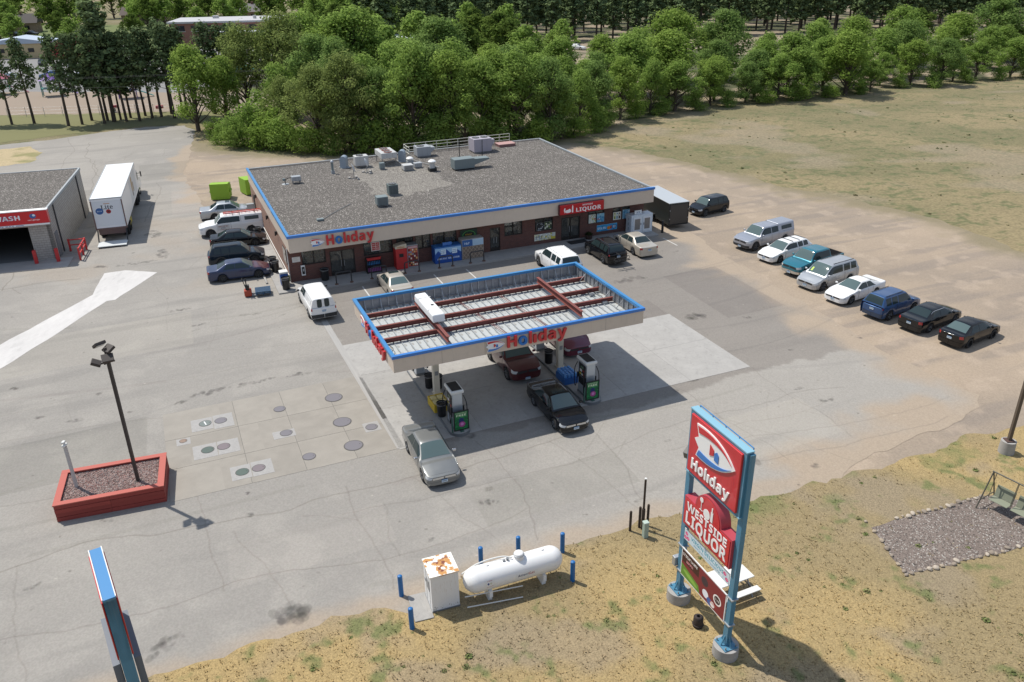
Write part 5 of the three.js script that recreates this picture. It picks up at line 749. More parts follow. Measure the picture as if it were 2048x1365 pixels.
pines.forEach(([x, z, h], k) => plant(PI[k % 3], needleMat, 'pine_tree', 'slender dark pine with a bare lower trunk in the row behind the lot', 'tree', 'pines in the row behind the lot', x, z, h, rt() * 6, 0.95 + 0.2 * rt()));
plant(PI[3], needleMat, 'spruce_tree', 'tallest dark conifer, dense to low down, in the pine row', 'tree', null, -62.4, -132.4, 17.2, 1, 1.35);
const front = [[-46.1, -123.7, 12.6, 2], [-42.8, -127.5, 10.5, 2], [-35.6, -135.1, 16.4, 4], [-41.4, -134.2, 14.6, 4], [-28.5, -127.0, 13.5, 3], [-25.1, -109.4, 11.4, 4], [-20.9, -108.9, 12.9, 4], [-17.1, -109.6, 10.7, 3], [-12.6, -110.4, 13.9, 0], [-7.8, -110.2, 12.7, 2], [-3.6, -111.5, 11.6, 0], [0.8, -112.4, 12.3, 1], [5.6, -113.6, 11.2, 3], [10.1, -118.4, 9.0, 0], [17.1, -128.3, 9.4, 2], [22.3, -132.2, 8.6, 0], [7.3, -114.5, 7.1, 2], [-5.8, -109.2, 7.5, 0], [-21.5, -107.9, 6.7, 4], [-16, -118, 13, 0], [-8, -120, 13, 1], [0, -122, 12, 3], [8, -126, 10, 1], [-24, -120, 13.5, 3], [-31, -116, 9, 4], [-19.5, -113.5, 12, 0], [-10.5, -114.5, 13, 3], [-2, -117, 12, 2], [4, -119, 11, 0], [12.5, -123.5, 9.5, 3], [-33, -122, 10, 0]];
for (const [x, z, h, k] of front) plant(BR[k], leafMat, 'broadleaf_tree', ['mid green leafy tree in the belt behind the store', 'wide crowned green tree in the belt behind the store', 'bright yellow green tree in the belt behind the store', 'deep green leafy tree in the belt behind the store', 'feathery olive green tree in the belt behind the store'][k], 'tree', ['mid green trees behind the store', 'wide crowned trees behind the store', 'bright trees behind the store', 'deep green trees behind the store', 'feathery trees behind the store'][k], x, z, h, rt() * 6, 0.95 + 0.25 * rt());
const shrubs = [[-37.0, -111.9, 4.2], [-33.3, -110.4, 3.9], [-29.6, -109.4, 4.6], [-26.1, -108.3, 4.1], [-39.8, -114.5, 2.8], [-18.2, -107.5, 5.1], [12.4, -119.4, 3.6], [-14.5, -108.6, 4.2], [-1.2, -110.4, 4.5], [3.2, -111.4, 4.2], [-9.6, -108.8, 4.6], [-41.5, -118, 3.2], [-22.8, -107.3, 3.6], [-31.5, -112.6, 5.5], [-35.5, -114.5, 5.6], [9.0, -115.2, 3.4], [14.5, -123, 3.2], [19.6, -129.0, 3.3]];
shrubs.forEach(([x, z, h], k) => plant(SH[k % 2], leafMat, 'shrub', k % 2 ? 'bright green rounded shrub at the foot of the tree belt' : 'mid green rounded shrub at the foot of the tree belt', 'shrub', k % 2 ? 'bright shrubs along the dirt edge' : 'mid green shrubs along the dirt edge', x, z, h, rt() * 6, 1.1 + 0.3 * rt()));
const right = [[26.7, -134.5, 9.4], [33.2, -138.6, 9.2], [39.8, -141.5, 8.4], [45.8, -143.5, 9.4], [51.2, -145.7, 7.8], [58.9, -147.7, 9.2], [68.9, -157.3, 7.4], [74.8, -157.9, 7.6], [80.2, -157.4, 10.2], [90.2, -164.3, 7.6], [97.7, -165.6, 8.2], [103.3, -168.5, 9], [22.6, -151.0, 10.8], [31.5, -165.5, 11.4], [41.8, -167.9, 11.5], [51.3, -170.4, 10.3], [61.2, -173.0, 11.3], [70.4, -175.8, 10.1], [84.2, -186.4, 13.2], [96.3, -186.7, 10.5], [108.1, -192.6, 13], [116.0, -193.5, 11], [8.7, -141.7, 10.2], [16.4, -151.6, 11.4], [2.9, -147.3, 11], [-3.2, -145.2, 11.5], [-11.7, -143.4, 12], [-18.9, -146.6, 13.6], [-25.5, -144.6, 14.4], [-30.2, -142.5, 12.6], [-34.8, -148.0, 14.3], [29.5, -150, 9.5], [37, -152, 9.5], [46, -155, 9.2], [56, -158, 9.2], [64, -161, 9], [12, -134, 9.5], [35, -143.5, 7.5], [42.5, -146, 7.2], [64.5, -150.8, 5.2], [84.5, -161.5, 6.5], [110, -176, 9], [20, -139, 10], [27, -143, 10], [15, -145, 10], [49, -149, 9], [56.5, -152.5, 9], [62.5, -155.5, 9], [72, -166, 9], [88, -174, 10], [78, -169, 9.5], [99, -178, 10], [104, -181, 10]];
right.forEach(([x, z, h0], i) => { const h = h0 * (0.78 + 0.45 * hash(i, 5)), k = [0, 2, 3, 1, 0, 2][i % 6]; plant(BR[k], leafMat, 'broadleaf_tree', ['mid green leafy tree along the meadow edge', 'wide crowned green tree along the meadow edge', 'bright yellow green tree along the meadow edge', 'deep green leafy tree along the meadow edge'][k], 'tree', ['mid green trees along the meadow', 'wide crowned trees along the meadow', 'bright trees along the meadow', 'deep green trees along the meadow'][k], x, z, h, rt() * 6, 1.25 + 0.35 * rt()); });
for (const [x, z, h] of [[24, -131.5, 2.6], [30, -134.8, 2.8], [36, -138.2, 2.6], [43, -140.6, 2.8], [49, -142.6, 3], [55, -145.2, 2.6], [71.5, -155, 2.6], [77.5, -155, 2.8], [86, -159.6, 2.6], [94, -162.8, 2.6], [62, -148.8, 2.2], [100.5, -165, 2.6]]) plant(SH[Math.round(x) % 2], leafMat, 'shrub', 'low green shrub at the meadow edge under the trees', 'shrub', 'low shrubs along the meadow edge', x, z, h, rt() * 6, 1.4);
// the dark pine plantation beyond
{
  let k = 0;
  for (let row = 0; row < 7; row++) for (let i = 0; i < 34; i++) {
    const f = (i + 0.5 * (row % 2)) / 33, x = mix(-34 - row * 4, 180 + row * 14, f), z = mix(-240, -282, f) - row * 14 + 6 * (rt() - 0.5); k++;
    plant(FP[k % 3], needleMat, 'pine_tree', 'dark plantation pine beyond the broadleaf belt', 'tree', 'pines of the far plantation', x + 4 * (rt() - 0.5), z, 12.5 + 3.5 * rt(), rt() * 6, 1.45);
  }
}
// trees round the school and the houses
[[-168.3, -296.0, 11], [-147.1, -284.0, 12], [-137.4, -287.6, 11], [-125.7, -308.3, 11], [-124.2, -318.4, 12], [-109.2, -322.3, 12], [-99.0, -325.0, 12], [-67.3, -298.6, 13], [-51.7, -277.8, 13], [-39.2, -267.6, 13], [-32.6, -292.8, 13], [-184.6, -330.1, 14], [-86.5, -334.4, 12], [-158, -330, 14], [-140, -340, 14], [-176, -310, 12], [-118, -345, 14], [-75, -340, 14], [-58, -318, 14], [-46, -300, 14], [-100, -285, 9], [-112, -262, 8.5], [-128, -256, 8], [-45, -240, 11], [-58, -250, 10], [-36, -225, 11], [-22, -215, 11], [-48, -205, 10], [-28, -185, 12], [-15, -180, 12], [-40, -170, 11], [0, -185, 11], [-10, -230, 12], [-85, -365, 15], [-125, -375, 15], [-165, -370, 15], [-205, -360, 15], [-60, -360, 15], [-30, -340, 15], [-20, -315, 14], [-190, -300, 12], [-155, -310, 12], [-132, -322, 13], [-150, -352, 15], [-185, -350, 15], [-112, -302, 11], [-96, -300, 11], [-84, -312, 12], [-66, -322, 13], [-92, -348, 14], [-134, -358, 15], [-105, -362, 15], [-170, -285, 10], [-158, -272, 9], [-148, -262, 9], [-138, -270, 9], [-42, -282, 13], [-30, -262, 12], [-62, -285, 12], [-50, -258, 11], [-34, -240, 12], [-56, -228, 10], [-42, -215, 10], [-35, -195, 11], [-20, -198, 12], [-8, -205, 12], [-52, -186, 9], [-38, -156, 11], [-22, -160, 12], [-8, -162, 12], [4, -168, 11], [-2, -192, 12], [12, -195, 10], [44, -190, 9], [72, -200, 9], [100, -212, 10], [0, -220, 12]].forEach(([x, z, h], i) => plant(FAR[i % 2], leafMat, 'broadleaf_tree', 'distant leafy tree among the houses and the school', 'tree', 'distant trees round the school', x, z, h, rt() * 6, 1.15));
// ---------------------------------------------------------------- along the store front
const walk = 0.13;
{
  const o = thing('video_kiosk', 'red video rental kiosk with a curved sign top by the windows', 'kiosk', site(STORE, 9.35, 0.95, walk), YAW);
  part('cabinet', rbox(0.95, 1.75, 0.8, 0.03, -0.48, 0.88, 0), redPaint, o); part('display_case', rbox(0.92, 1.95, 0.8, 0.03, 0.47, 0.98, 0), galvDull, o);
  const sh = new THREE.Shape(); sh.moveTo(-0.95, 0); sh.lineTo(0.0, 0); sh.lineTo(0.0, 0.36); sh.quadraticCurveTo(-0.5, 0.36, -0.95, 0.2); part('sign_top', extr(sh, 0.7).translate(0, 1.76, -0.35), std(0.62, 0.55, 0.42, 0.6), o);
  part('print', panel(0.84, 1.75, 0.47, 1.0, 0.405), print(256, 512, (x, w, h) => { x.fillStyle = '#8f2a28'; x.fillRect(0, 0, w, h); x.fillStyle = '#c9a0a0'; x.fillRect(10, 10, w - 20, 50); const c = ['#e7d9c8', '#4a3030', '#c46a4a', '#8894a8', '#d8b070', '#702020']; for (let i = 0; i < 5; i++) for (let j = 0; j < 8; j++) { x.fillStyle = c[Math.floor(r0() * 6)]; x.fillRect(14 + i * 47, 74 + j * 53, 38, 44); } }), o);
  part('sign_print', panel(0.7, 0.2, -0.5, 1.87, 0.36), print(256, 72, (x, w, h) => { x.fillStyle = '#cdbb98'; x.fillRect(0, 0, w, h); words(x, 'redbox', 128, 36, 60, '#9a2a26', { width: 220 }); }), o);
  part('screen', box(0.36, 0.3, 0.02, -0.5, 1.2, 0.405), black, o);
}
function iceChest(name, label, w, h, d, s, t, mat, draw, cw = 512, ch = 384) {
  const o = thing(name, label, 'freezer', site(STORE, s, t, walk), YAW); part('cabinet', rbox(w, h, d, 0.04, 0, h / 2, 0), mat, o); part('print', panel(w - 0.06, h - 0.08, 0, h / 2, d / 2 + 0.004), print(cw, ch, draw), o); return o;
}
{
  const o = iceChest('ice_chest', 'blue ice chest with white mountains and ARCTIC GLACIER lettering', 2.35, 1.35, 0.9, 12.85, 0.95, std(0.02, 0.10, 0.38, 0.4), (x, w, h) => { x.fillStyle = '#1d4f9e'; x.fillRect(0, 0, w, h); x.fillStyle = '#9cc3e4'; x.beginPath(); x.moveTo(0, 150); x.lineTo(60, 60); x.lineTo(130, 150); x.lineTo(220, 40); x.lineTo(300, 150); x.lineTo(400, 50); x.lineTo(512, 160); x.lineTo(512, 0); x.lineTo(0, 0); x.fill(); for (const k of [110, 330]) { x.fillStyle = '#dcebf4'; x.fillRect(k, 40, 100, 130); scrawl(x, 4, k + 50, 80, 32, '#2a6aa8'); scrawl(x, 3, k + 50, 125, 44, '#2a6aa8'); } words(x, 'ARCTIC GLACIER', 256, 280, 58, '#e8f0f6', { width: 440 }); });
  part('lid', box(2.36, 0.06, 0.92, 0, 1.38, 0), std(0.03, 0.16, 0.45, 0.4), o); part('topper_sign', rbox(0.8, 0.28, 0.1, 0.03, 0, 1.56, 0.2), std(0.05, 0.18, 0.5, 0.4), o);
  iceChest('ice_chest', 'ice chest with brown diamond pattern doors beside the blue one', 1.95, 1.75, 0.9, 15.05, 0.95, std(0.42, 0.40, 0.37, 0.5), (x, w, h) => { x.fillStyle = '#77695c'; x.fillRect(0, 0, w, h); x.strokeStyle = '#a39384'; x.lineWidth = 12; for (let k = -400; k < 600; k += 90) { x.beginPath(); x.moveTo(k, 130); x.lineTo(k + 250, 384); x.moveTo(k + 250, 130); x.lineTo(k, 384); x.stroke(); } x.fillStyle = '#2d5f9c'; x.fillRect(0, 0, 250, 130); x.fillStyle = '#a8c4d8'; x.fillRect(250, 0, 262, 130); scrawl(x, 3, 120, 70, 70, '#d6e4ee'); });
  const f = iceChest('ice_freezer', 'white two door ice freezer with ICE lettering on its end', 2.25, 1.75, 0.95, 31.4, 0.75, std(0.62, 0.66, 0.70, 0.4), (x, w, h) => { x.fillStyle = '#c9d3da'; x.fillRect(0, 0, w, h); });
  for (const d of [-0.5, 0.52]) { part('door', rbox(0.86, 1.4, 0.04, 0.015, d, 0.85, 0.5), std(0.68, 0.71, 0.74, 0.4), f); part('door_glass', box(0.56, 1.0, 0.02, d, 0.9, 0.525), std(0.22, 0.20, 0.185, 0.3), f); part('handle', box(0.03, 0.2, 0.05, d > 0 ? d - 0.36 : d + 0.36, 0.9, 0.535), black, f); }
  const q = panel(0.42, 1.4).rotateY(-Math.PI / 2); q.translate(-1.13, 0.9, 0); part('side_print', q, print(128, 420, (x, w, h) => { x.fillStyle = '#c3cdd5'; x.fillRect(0, 0, w, h); words(x, 'I', 64, 80, 90, '#22262c'); words(x, 'C', 64, 210, 90, '#22262c'); words(x, 'E', 64, 340, 90, '#22262c'); }), f);
  part('top_sign', box(0.75, 0.36, 0.08, -0.3, 1.94, 0.2), offWhite, f); part('top_print', panel(0.7, 0.3, -0.3, 1.94, 0.243), print(128, 56, (x, w, h) => { x.fillStyle = '#d6dde2'; x.fillRect(0, 0, w, h); words(x, 'ICE', 64, 30, 44, '#3a5a80'); }), f);
}
{
  const o = thing('bottle_display', 'black rack of soda bottles beside the shop door', 'rack', site(STORE, 6.6, 0.95, walk), YAW);
  part('frame', merge([box(1.2, 1.25, 0.06, 0, 0.62, -0.25), box(0.05, 1.25, 0.55, -0.58, 0.62, 0), box(0.05, 1.25, 0.55, 0.58, 0.62, 0), box(1.16, 0.04, 0.5, 0, 0.12, 0), box(1.16, 0.04, 0.5, 0, 0.62, 0)]), black, o); part('header', box(1.2, 0.2, 0.1, 0, 1.2, 0.2), redPaint, o);
  const bm = [std(0.06, 0.20, 0.42, 0.3), std(0.45, 0.12, 0.30, 0.3), std(0.30, 0.10, 0.28, 0.3)], bg = rod([0, 0, 0], [0, 0.3, 0], 0.05, 0.03, 8);
  for (let j = 0; j < 3; j++) for (let i = 0; i < 8; i++) { const b = part('bottle', bg, bm[j], o); b.position.set(-0.49 + i * 0.14, [0.66, 0.14, 0.14][j] + (j === 1 ? 0.0 : 0), j === 2 ? 0.2 : 0.05); }
}
for (const [s0, s1] of [[3.2, 4.4], [6.03, 7.23], [8.77, 9.97], [11.7, 12.85], [14.42, 15.61]]) {
  const o = thing('guard_hoop', 'dark bent pipe guard hoop on the store walk edge', 'guard rail', site(STORE, (s0 + s1) / 2, -0.5, walk), YAW, 'guard hoops along the store walk'), h = 0.95, w = (s1 - s0) / 2, a = 0.14;
  part('pipe', tube([[-w, 0, 0], [-w, h * 0.5, 0], [-w, h - a, 0], [-w + a * 0.3, h - a * 0.3, 0], [-w + a, h, 0], [0, h, 0], [w - a, h, 0], [w - a * 0.3, h - a * 0.3, 0], [w, h - a, 0], [w, h * 0.5, 0], [w, 0, 0]], 0.05, 8, 48), std(0.04, 0.04, 0.042, 0.6), o);
  for (const d of [-1, 1]) part('footing', cyl(0.13, 0.15, 0.08, d * w, 0.03, 0, 12), std(0.17, 0.10, 0.07, 0.9), o);
}
bin('black waste bin with a white liner by the shop door', site(STORE, 2.6, 0.9, walk), null, 0.95, 0.33);
for (const [s, t, l] of [[-0.75, 5.6, 'black waste bin standing at the side wall, the back one of a pair'], [-0.7, 4.6, 'black waste bin standing at the side wall, the front one of a pair'], [-0.55, 0.3, 'black waste bin beside the blue bin at the store corner'], [-0.75, 14.5, 'wide black drum with a pale lid by the side wall']]) bin(l, site(STORE, s, t, 0.1), null, 0.95, 0.32);
{ const o = thing('recycling_bin', 'blue lidded recycling bin at the store corner', 'bin', site(STORE, -0.5, 1.35, 0.1), YAW); part('tub', rbox(0.6, 1.0, 0.6, 0.05, 0, 0.5, 0), std(0.02, 0.08, 0.28, 0.5), o); part('lid', rbox(0.66, 0.16, 0.66, 0.05, 0, 1.06, 0), offWhite, o); }
{ const o = thing('electric_meter', 'grey electric cabinet on a post at the side wall', 'cabinet', site(STORE, -0.5, 20.5, 0), YAW); part('case', rbox(0.7, 0.9, 0.4, 0.03, 0, 1.25, 0), galvDull, o); part('stand', merge([box(0.06, 0.8, 0.06, -0.2, 0.4, 0), box(0.06, 0.8, 0.06, 0.2, 0.4, 0)]), galv, o); part('meter', cyl(0.14, 0.14, 0.1, -0.4, 1.3, 0, 14, 0, 0, Math.PI / 2), galv, o); }
{ const o = thing('garden_hose', 'yellow green coiled hose hanging at the store corner', 'hose', site(STORE, -0.12, 1.1, 0.55), YAW); part('coil', merge([0, 1, 2].map((k) => new THREE.TorusGeometry(0.22 + 0.02 * k, 0.02, 6, 24).rotateY(Math.PI / 2).translate(-0.03 * k, 0.1, 0))), std(0.35, 0.36, 0.10, 0.6), o); part('hook', box(0.06, 0.08, 0.05, 0.06, 0.32, 0), galv, o); }
for (const [s, t, l] of [[25.0, 0.6, 'black door mat in front of the liquor doors']]) { const o = thing('door_mat', l, 'mat', site(STORE, s, t, walk), YAW); part('pile', rbox(1.7, 0.025, 0.85, 0.01, 0, 0.013, 0), std(0.03, 0.03, 0.03, 1), o); part('border', box(1.76, 0.012, 0.91, 0, 0.006, 0), black, o); }
{ const o = thing('flower_tub', 'dark tub planter beside the liquor doors', 'planter', site(STORE, 26.3, 0.9, walk), YAW); part('tub', new THREE.LatheGeometry([[0.02, 0], [0.28, 0], [0.36, 0.36], [0.38, 0.36], [0.38, 0.4], [0.3, 0.4]].map(([a, b]) => new THREE.Vector2(a, b)), 18), std(0.06, 0.035, 0.03, 0.8), o); part('plants', leafCloud([[0, 0.48, 0, 0.3, 0.16]], 220, 0.09, 8, [0.04, 0.07, 0.02], [0.09, 0.06, 0.05]), leafMat, o); }
{ const o = thing('ash_stand', 'black post ashtray beside the ice freezer', 'bollard', site(STORE, 33.4, -0.1, 0), YAW); part('post', cyl(0.11, 0.11, 1.05, 0, 0.52, 0, 14), black, o); part('cap', new THREE.SphereGeometry(0.11, 12, 6, 0, 6.3, 0, 1.6).translate(0, 1.05, 0), black, o); }
for (let k = 0; k < 5; k++) { const o = thing('wheel_stop', 'pale concrete wheel stop beside the store wall', 'wheel stop', site(STORE, -1.75, 3.2 + k * 3.1, 0), YAW, 'wheel stops along the store side'); part('block', rbox(0.16, 0.13, 1.85, 0.04, 0, 0.065, 0), slabMats[0], o); part('pin', merge([cyl(0.02, 0.02, 0.02, 0, 0.135, 0.6, 8), cyl(0.02, 0.02, 0.02, 0, 0.135, -0.6, 8)]), rust, o); }
// painted stall lines, flat on the asphalt
{ const lm = std(0.52, 0.51, 0.48, 0.9); const lg = box(0.1, 0.006, 4.6); for (const [s, t, y] of [[5.0, -3.2, 0], [7.9, -3.1, 0], [10.9, -3.1, 0], [13.7, -3.1, 0], [29.4, -3.2, 0], [32.6, -2.6, 0]]) { const p = structure('stall_line', lg, lm, 'worn white stall line painted before the store', 'marking'); p.position.set(...site(STORE, s, t, 0.004)); p.rotation.y = YAW; p.scale.z = s > 25 ? 0.5 : 0.75; } }
// ---------------------------------------------------------------- rooftop equipment
const ROOF = 4.165, up = (s, t) => site(STORE, s, t, ROOF);
const rtu = std(0.36, 0.38, 0.40, 0.55, 0.25), rtuPale = std(0.50, 0.50, 0.49, 0.55, 0.2), rtuMauve = std(0.40, 0.37, 0.42, 0.55, 0.2), fanMat = std(0.07, 0.065, 0.06, 0.7), greenGrey = std(0.20, 0.24, 0.245, 0.55, 0.3);
function fan(o, x, y, z, r, m = fanMat) { const f = part('fan', merge([cyl(r, r, 0.05, x, y, z, 20)]), m, o); const b = []; for (let k = 0; k < 6; k++) b.push(box(r * 0.85, 0.015, 0.12, x + Math.cos(k * 1.047) * r * 0.45, y + 0.04, z - Math.sin(k * 1.047) * r * 0.45, 0, k * 1.047, 0)); part('grille', merge(b), steelGrey, f); }
function unit(label, s, t, w, h, d, mat, o = {}) {
  const g = thing(o.name || 'rooftop_unit', label, 'rooftop unit', up(s, t), YAW + (o.turn || 0));
  if (o.legs) { part('leg_frame', merge([...[[-1, -1], [1, -1], [-1, 1], [1, 1]].map(([a, b]) => box(0.06, o.legs, 0.06, a * (w / 2 - 0.1), o.legs / 2, b * (d / 2 - 0.1))), bar([-w / 2, o.legs * 0.3, d / 2], [w / 2, o.legs * 0.9, d / 2], 0.04)]), steelGrey, g); } else part('curb', box(w * 0.92, 0.12, d * 0.92, 0, 0.06, 0), o.curb || steelGrey, g);
  const y = (o.legs || 0.12) + h / 2; part('cabinet', rbox(w, h, d, 0.025, 0, y, 0), mat, g); part('seams', merge([box(0.012, h * 0.9, 0.008, -w * 0.15, y, d / 2 + 0.003), box(0.012, h * 0.9, 0.008, w * 0.22, y, d / 2 + 0.003)]), steelGrey, g);
  for (const [x, z, r] of o.fans || []) fan(g, x, y + h / 2 + 0.02, z, r, o.fanMat);
  if (o.hood) { const sh = poly([[0, 0], [o.hood, h * 0.45], [o.hood, h * 0.6], [0, h * 0.62]]); part('intake_hood', extr(sh, d * 0.8).translate(w / 2, y - h * 0.25, -d * 0.4), mat, g); }
  if (o.louvre) { const l = []; for (let k = 0; k < 6; k++) l.push(box(w * 0.8, 0.02, 0.02, 0, y - h * 0.35 + k * h * 0.13, d / 2 + 0.008)); part('louvre', merge(l), fanMat, g); }
  return g;
}
unit('grey rooftop unit with a side hood beside the railing end', 17.7, 22.0, 1.5, 0.95, 1.3, rtu, { fans: [[-0.2, 0, 0.42]], hood: 0.5 });
unit('large mauve rooftop unit with two fans before the railing', 24.0, 21.4, 2.0, 1.35, 1.7, rtuMauve, { fans: [[-0.5, 0, 0.4], [0.45, 0, 0.4]], hood: 0.4 });
unit('blue grey rooftop unit with a long slanted intake hood', 19.6, 14.9, 2.1, 0.95, 1.2, greenGrey, { hood: 1.6, curb: black });
unit('white condenser box with one rusty fan', 10.7, 20.2, 1.35, 0.95, 0.95, rtuPale, { fans: [[-0.1, 0, 0.36]], legs: 0.2 });
unit('long condenser with rusty fans on a steel leg frame', 13.4, 20.6, 1.6, 0.55, 2.6, rtuPale, { fans: [[0, -0.85, 0.42], [0, 0, 0.42], [0, 0.85, 0.42]], legs: 0.75, fanMat: rust });
unit('dark green round cornered condenser on the pale gravel', 10.65, 8.6, 0.85, 0.85, 0.85, std(0.10, 0.13, 0.13, 0.6), { fans: [[0, 0, 0.34]], louvre: 1 });
unit('square grey condenser box nearest the store lettering', 8.85, 5.6, 0.95, 0.7, 0.8, greenGrey, { louvre: 1, legs: 0.15 });
unit('small grey junction cabinet beside the long condenser', 12.3, 18.2, 0.5, 0.55, 0.45, greenGrey);
unit('low square vent box with a dark opening', 14.5, 16.8, 1.0, 0.45, 0.9, rtuPale, { louvre: 1 });
unit('small pale exhaust box beside the low vent box', 15.7, 17.3, 0.75, 0.4, 0.6, rtu, {});
unit('open crate shaped unit near the side parapet', 3.6, 16.6, 0.85, 0.42, 0.6, galv, { legs: 0.25 });
{ const o = thing('roof_hatch', 'flat pinkish roof hatch at the railing end', 'roof hatch', up(27.5, 22.8), YAW); part('kerb', box(1.9, 0.22, 1.3, 0, 0.11, 0), std(0.25, 0.13, 0.12, 0.7), o); part('lid', rbox(2.0, 0.08, 1.4, 0.02, 0, 0.27, 0), std(0.40, 0.24, 0.22, 0.7), o); }
for (const [s, t, l] of [[9.1, 20.7, 'curved sheet metal duct hood beside the white condenser'], [15.1, 20.6, 'curved sheet metal duct hood beside the mushroom vent']]) { const o = thing('duct_hood', l, 'duct', up(s, t), YAW), sh = new THREE.Shape(); sh.moveTo(-0.35, 0); sh.lineTo(0.3, 0); sh.lineTo(0.3, 0.85); sh.absarc(-0.02, 0.85, 0.33, 0, Math.PI); sh.lineTo(-0.35, 0); part('shell', extr(sh, 0.75, 0, 10).translate(0, 0, -0.375).rotateY(-0.5), std(0.33, 0.39, 0.45, 0.45, 0.4), o); part('flashing', box(0.9, 0.05, 0.95, 0, 0.025, 0), galvDull, o); }
for (const [s, t, h, l, wide] of [[7.5, 18.7, 1.15, 'tall galvanised flue pipe with a cap', 0.14], [15.5, 19.3, 0.55, 'squat white mushroom vent among the condensers', 0.3], [16.6, 15.4, 0.95, 'white mushroom fan on a black curb', 0.32]]) { const o = thing('roof_vent', l, 'vent', up(s, t), YAW); part('curb', box(wide * 2.2, 0.3, wide * 2.2, 0, 0.15, 0), wide > 0.31 ? black : galvDull, o); part('stack', cyl(wide * 0.8, wide * 0.85, h - 0.2, 0, h / 2 + 0.1, 0, 16), wide > 0.2 ? rtuPale : greenGrey, o); part('cap', new THREE.LatheGeometry([[0.01, 0.16], [wide * 0.7, 0.13], [wide * 1.25, 0], [wide * 1.2, -0.08], [0.01, -0.05]].map(([a, b]) => new THREE.Vector2(a, b)), 18).translate(0, h, 0), wide > 0.2 ? white : galv, o); }
for (const [s, t, turn, l] of [[8.9, 15.8, 1.35, 'white satellite dish on a weighted tripod'], [10.6, 17.5, 1.1, 'second white satellite dish behind the first']]) { const o = thing('satellite_dish', l, 'satellite dish', up(s, t), YAW + turn); part('dish', new THREE.SphereGeometry(0.9, 18, 6, 0, 6.3, 0, 0.52).scale(0.9, 1, 1).rotateX(Math.PI / 2 - 0.35).translate(0, 0.75, -0.75), rtuPale, o); part('mast', merge([rod([0, 0, 0], [0, 0.85, 0], 0.03), rod([0, 0.7, 0.05], [0, 0.75, 0.6], 0.015), box(0.9, 0.04, 0.04, 0, 0.03, 0), box(0.04, 0.04, 0.9, 0, 0.03, 0)]), steelGrey, o); for (const [x, z] of [[0.5, 0.2], [-0.4, 0.4], [0.2, -0.45]]) part('ballast', box(0.4, 0.12, 0.2, x, 0.06, z), slabMats[1], o); }
for (const [s, t, l] of [[21.0, 19.7, 'thin black pipe standing behind the hooded unit'], [23.0, 18.3, 'thin black pipe standing before the mauve unit']]) { const o = thing('vent_pipe', l, 'pipe', up(s, t), YAW); part('pipe', rod([0, 0, 0], [0.03, 1.9, 0], 0.04), black, o); part('flashing', cyl(0.1, 0.16, 0.1, 0, 0.05, 0, 12), black, o); }
{ const o = thing('conduit_box', 'small grey junction box with a conduit on the gravel', 'junction box', up(3.2, 3.6), YAW); part('box', rbox(0.55, 0.16, 0.36, 0.02, 0, 0.1, 0), greenGrey, o); part('conduit', tube([[0.2, 0.06, -0.1], [1.0, 0.05, -1.1], [2.3, 0.05, -2.6], [3.3, 0.05, -3.6]], 0.025, 6, 20), steelGrey, o);
  const p = thing('bent_conduit', 'bent black conduit with a small box near the side parapet', 'junction box', up(2.6, 16.7), YAW); part('conduit', tube([[0, 0, 0], [0.02, 0.35, 0], [0.25, 0.5, 0], [0.7, 0.55, 0]], 0.04), black, p); part('box', rbox(0.24, 0.22, 0.2, 0.02, -0.1, 0.42, 0), greenGrey, p); part('flashing', cyl(0.3, 0.35, 0.02, 0, 0.01, 0, 16), galvDull, p);
  const q = thing('gas_pipe', 'long gas pipe run on the roof between the units', 'pipe', up(16.2, 18.6), YAW); part('pipe', rod([-0.6, 0.12, -3.2], [1.3, 0.12, 2.6], 0.04), steelGrey, q); for (const k of [0.1, 0.5, 0.9]) part('support', box(0.14, 0.1, 0.14, mix(-0.6, 1.3, k), 0.05, mix(-3.2, 2.6, k)), black, q); }
{ const o = thing('roof_railing', 'pale pipe safety railing along the rear roof edge', 'railing', up(16.2, 23.7), YAW), m = std(0.55, 0.54, 0.47, 0.6), L = 12.2, n = 10; for (let k = 0; k <= n; k++) part('post', rod([L * k / n, 0, 0], [L * k / n, 1.07, 0], 0.035), m, o); for (const y of [0.4, 0.75, 1.07]) part('rail', merge([rod([0, y, 0], [L, y, 0], 0.03), rod([0, y, 0], [0.0, y, 2.0], 0.03)]), m, o); part('post', merge([rod([0, 0, 2], [0, 1.07, 2], 0.035), rod([0, 0, 1], [0, 1.07, 1], 0.035)]), m, o); }
// ---------------------------------------------------------------- dumpsters, pallet jack, trailer, beer truck
const lime = std(0.24, 0.42, 0.03, 0.6);
for (const [x, z, turn, l] of [[-30.9, -86.2, 8 * R, 'lime green dumpster standing clear of the wall'], [-28.3, -88.2, -52 * R, 'lime green dumpster turned against the store']]) {
  const o = thing('dumpster', l, 'dumpster', [x, 0, z], turn), sh = poly([[-0.85, 0], [0.75, 0], [0.85, 1.15], [0.2, 1.55], [-0.85, 1.6]]); part('hopper', extr(sh, 1.85, 0.02).rotateY(Math.PI / 2).translate(-0.92, 0.12, 0), lime, o); part('lid', bar([-0.92, 1.5, -0.52], [0.95, 1.5, -0.52], 0.06, 0.8).rotateX(0), std(0.14, 0.22, 0.03, 0.6), o);
  for (const d of [-1, 1]) { part('fork_pocket', box(0.12, 0.2, 0.9, d * 1.02, 0.85, 0), lime, o); part('caster', cyl(0.1, 0.1, 0.08, d * 0.7, 0.1, 0.6, 12, 0, 0, Math.PI / 2), black, o); }
}
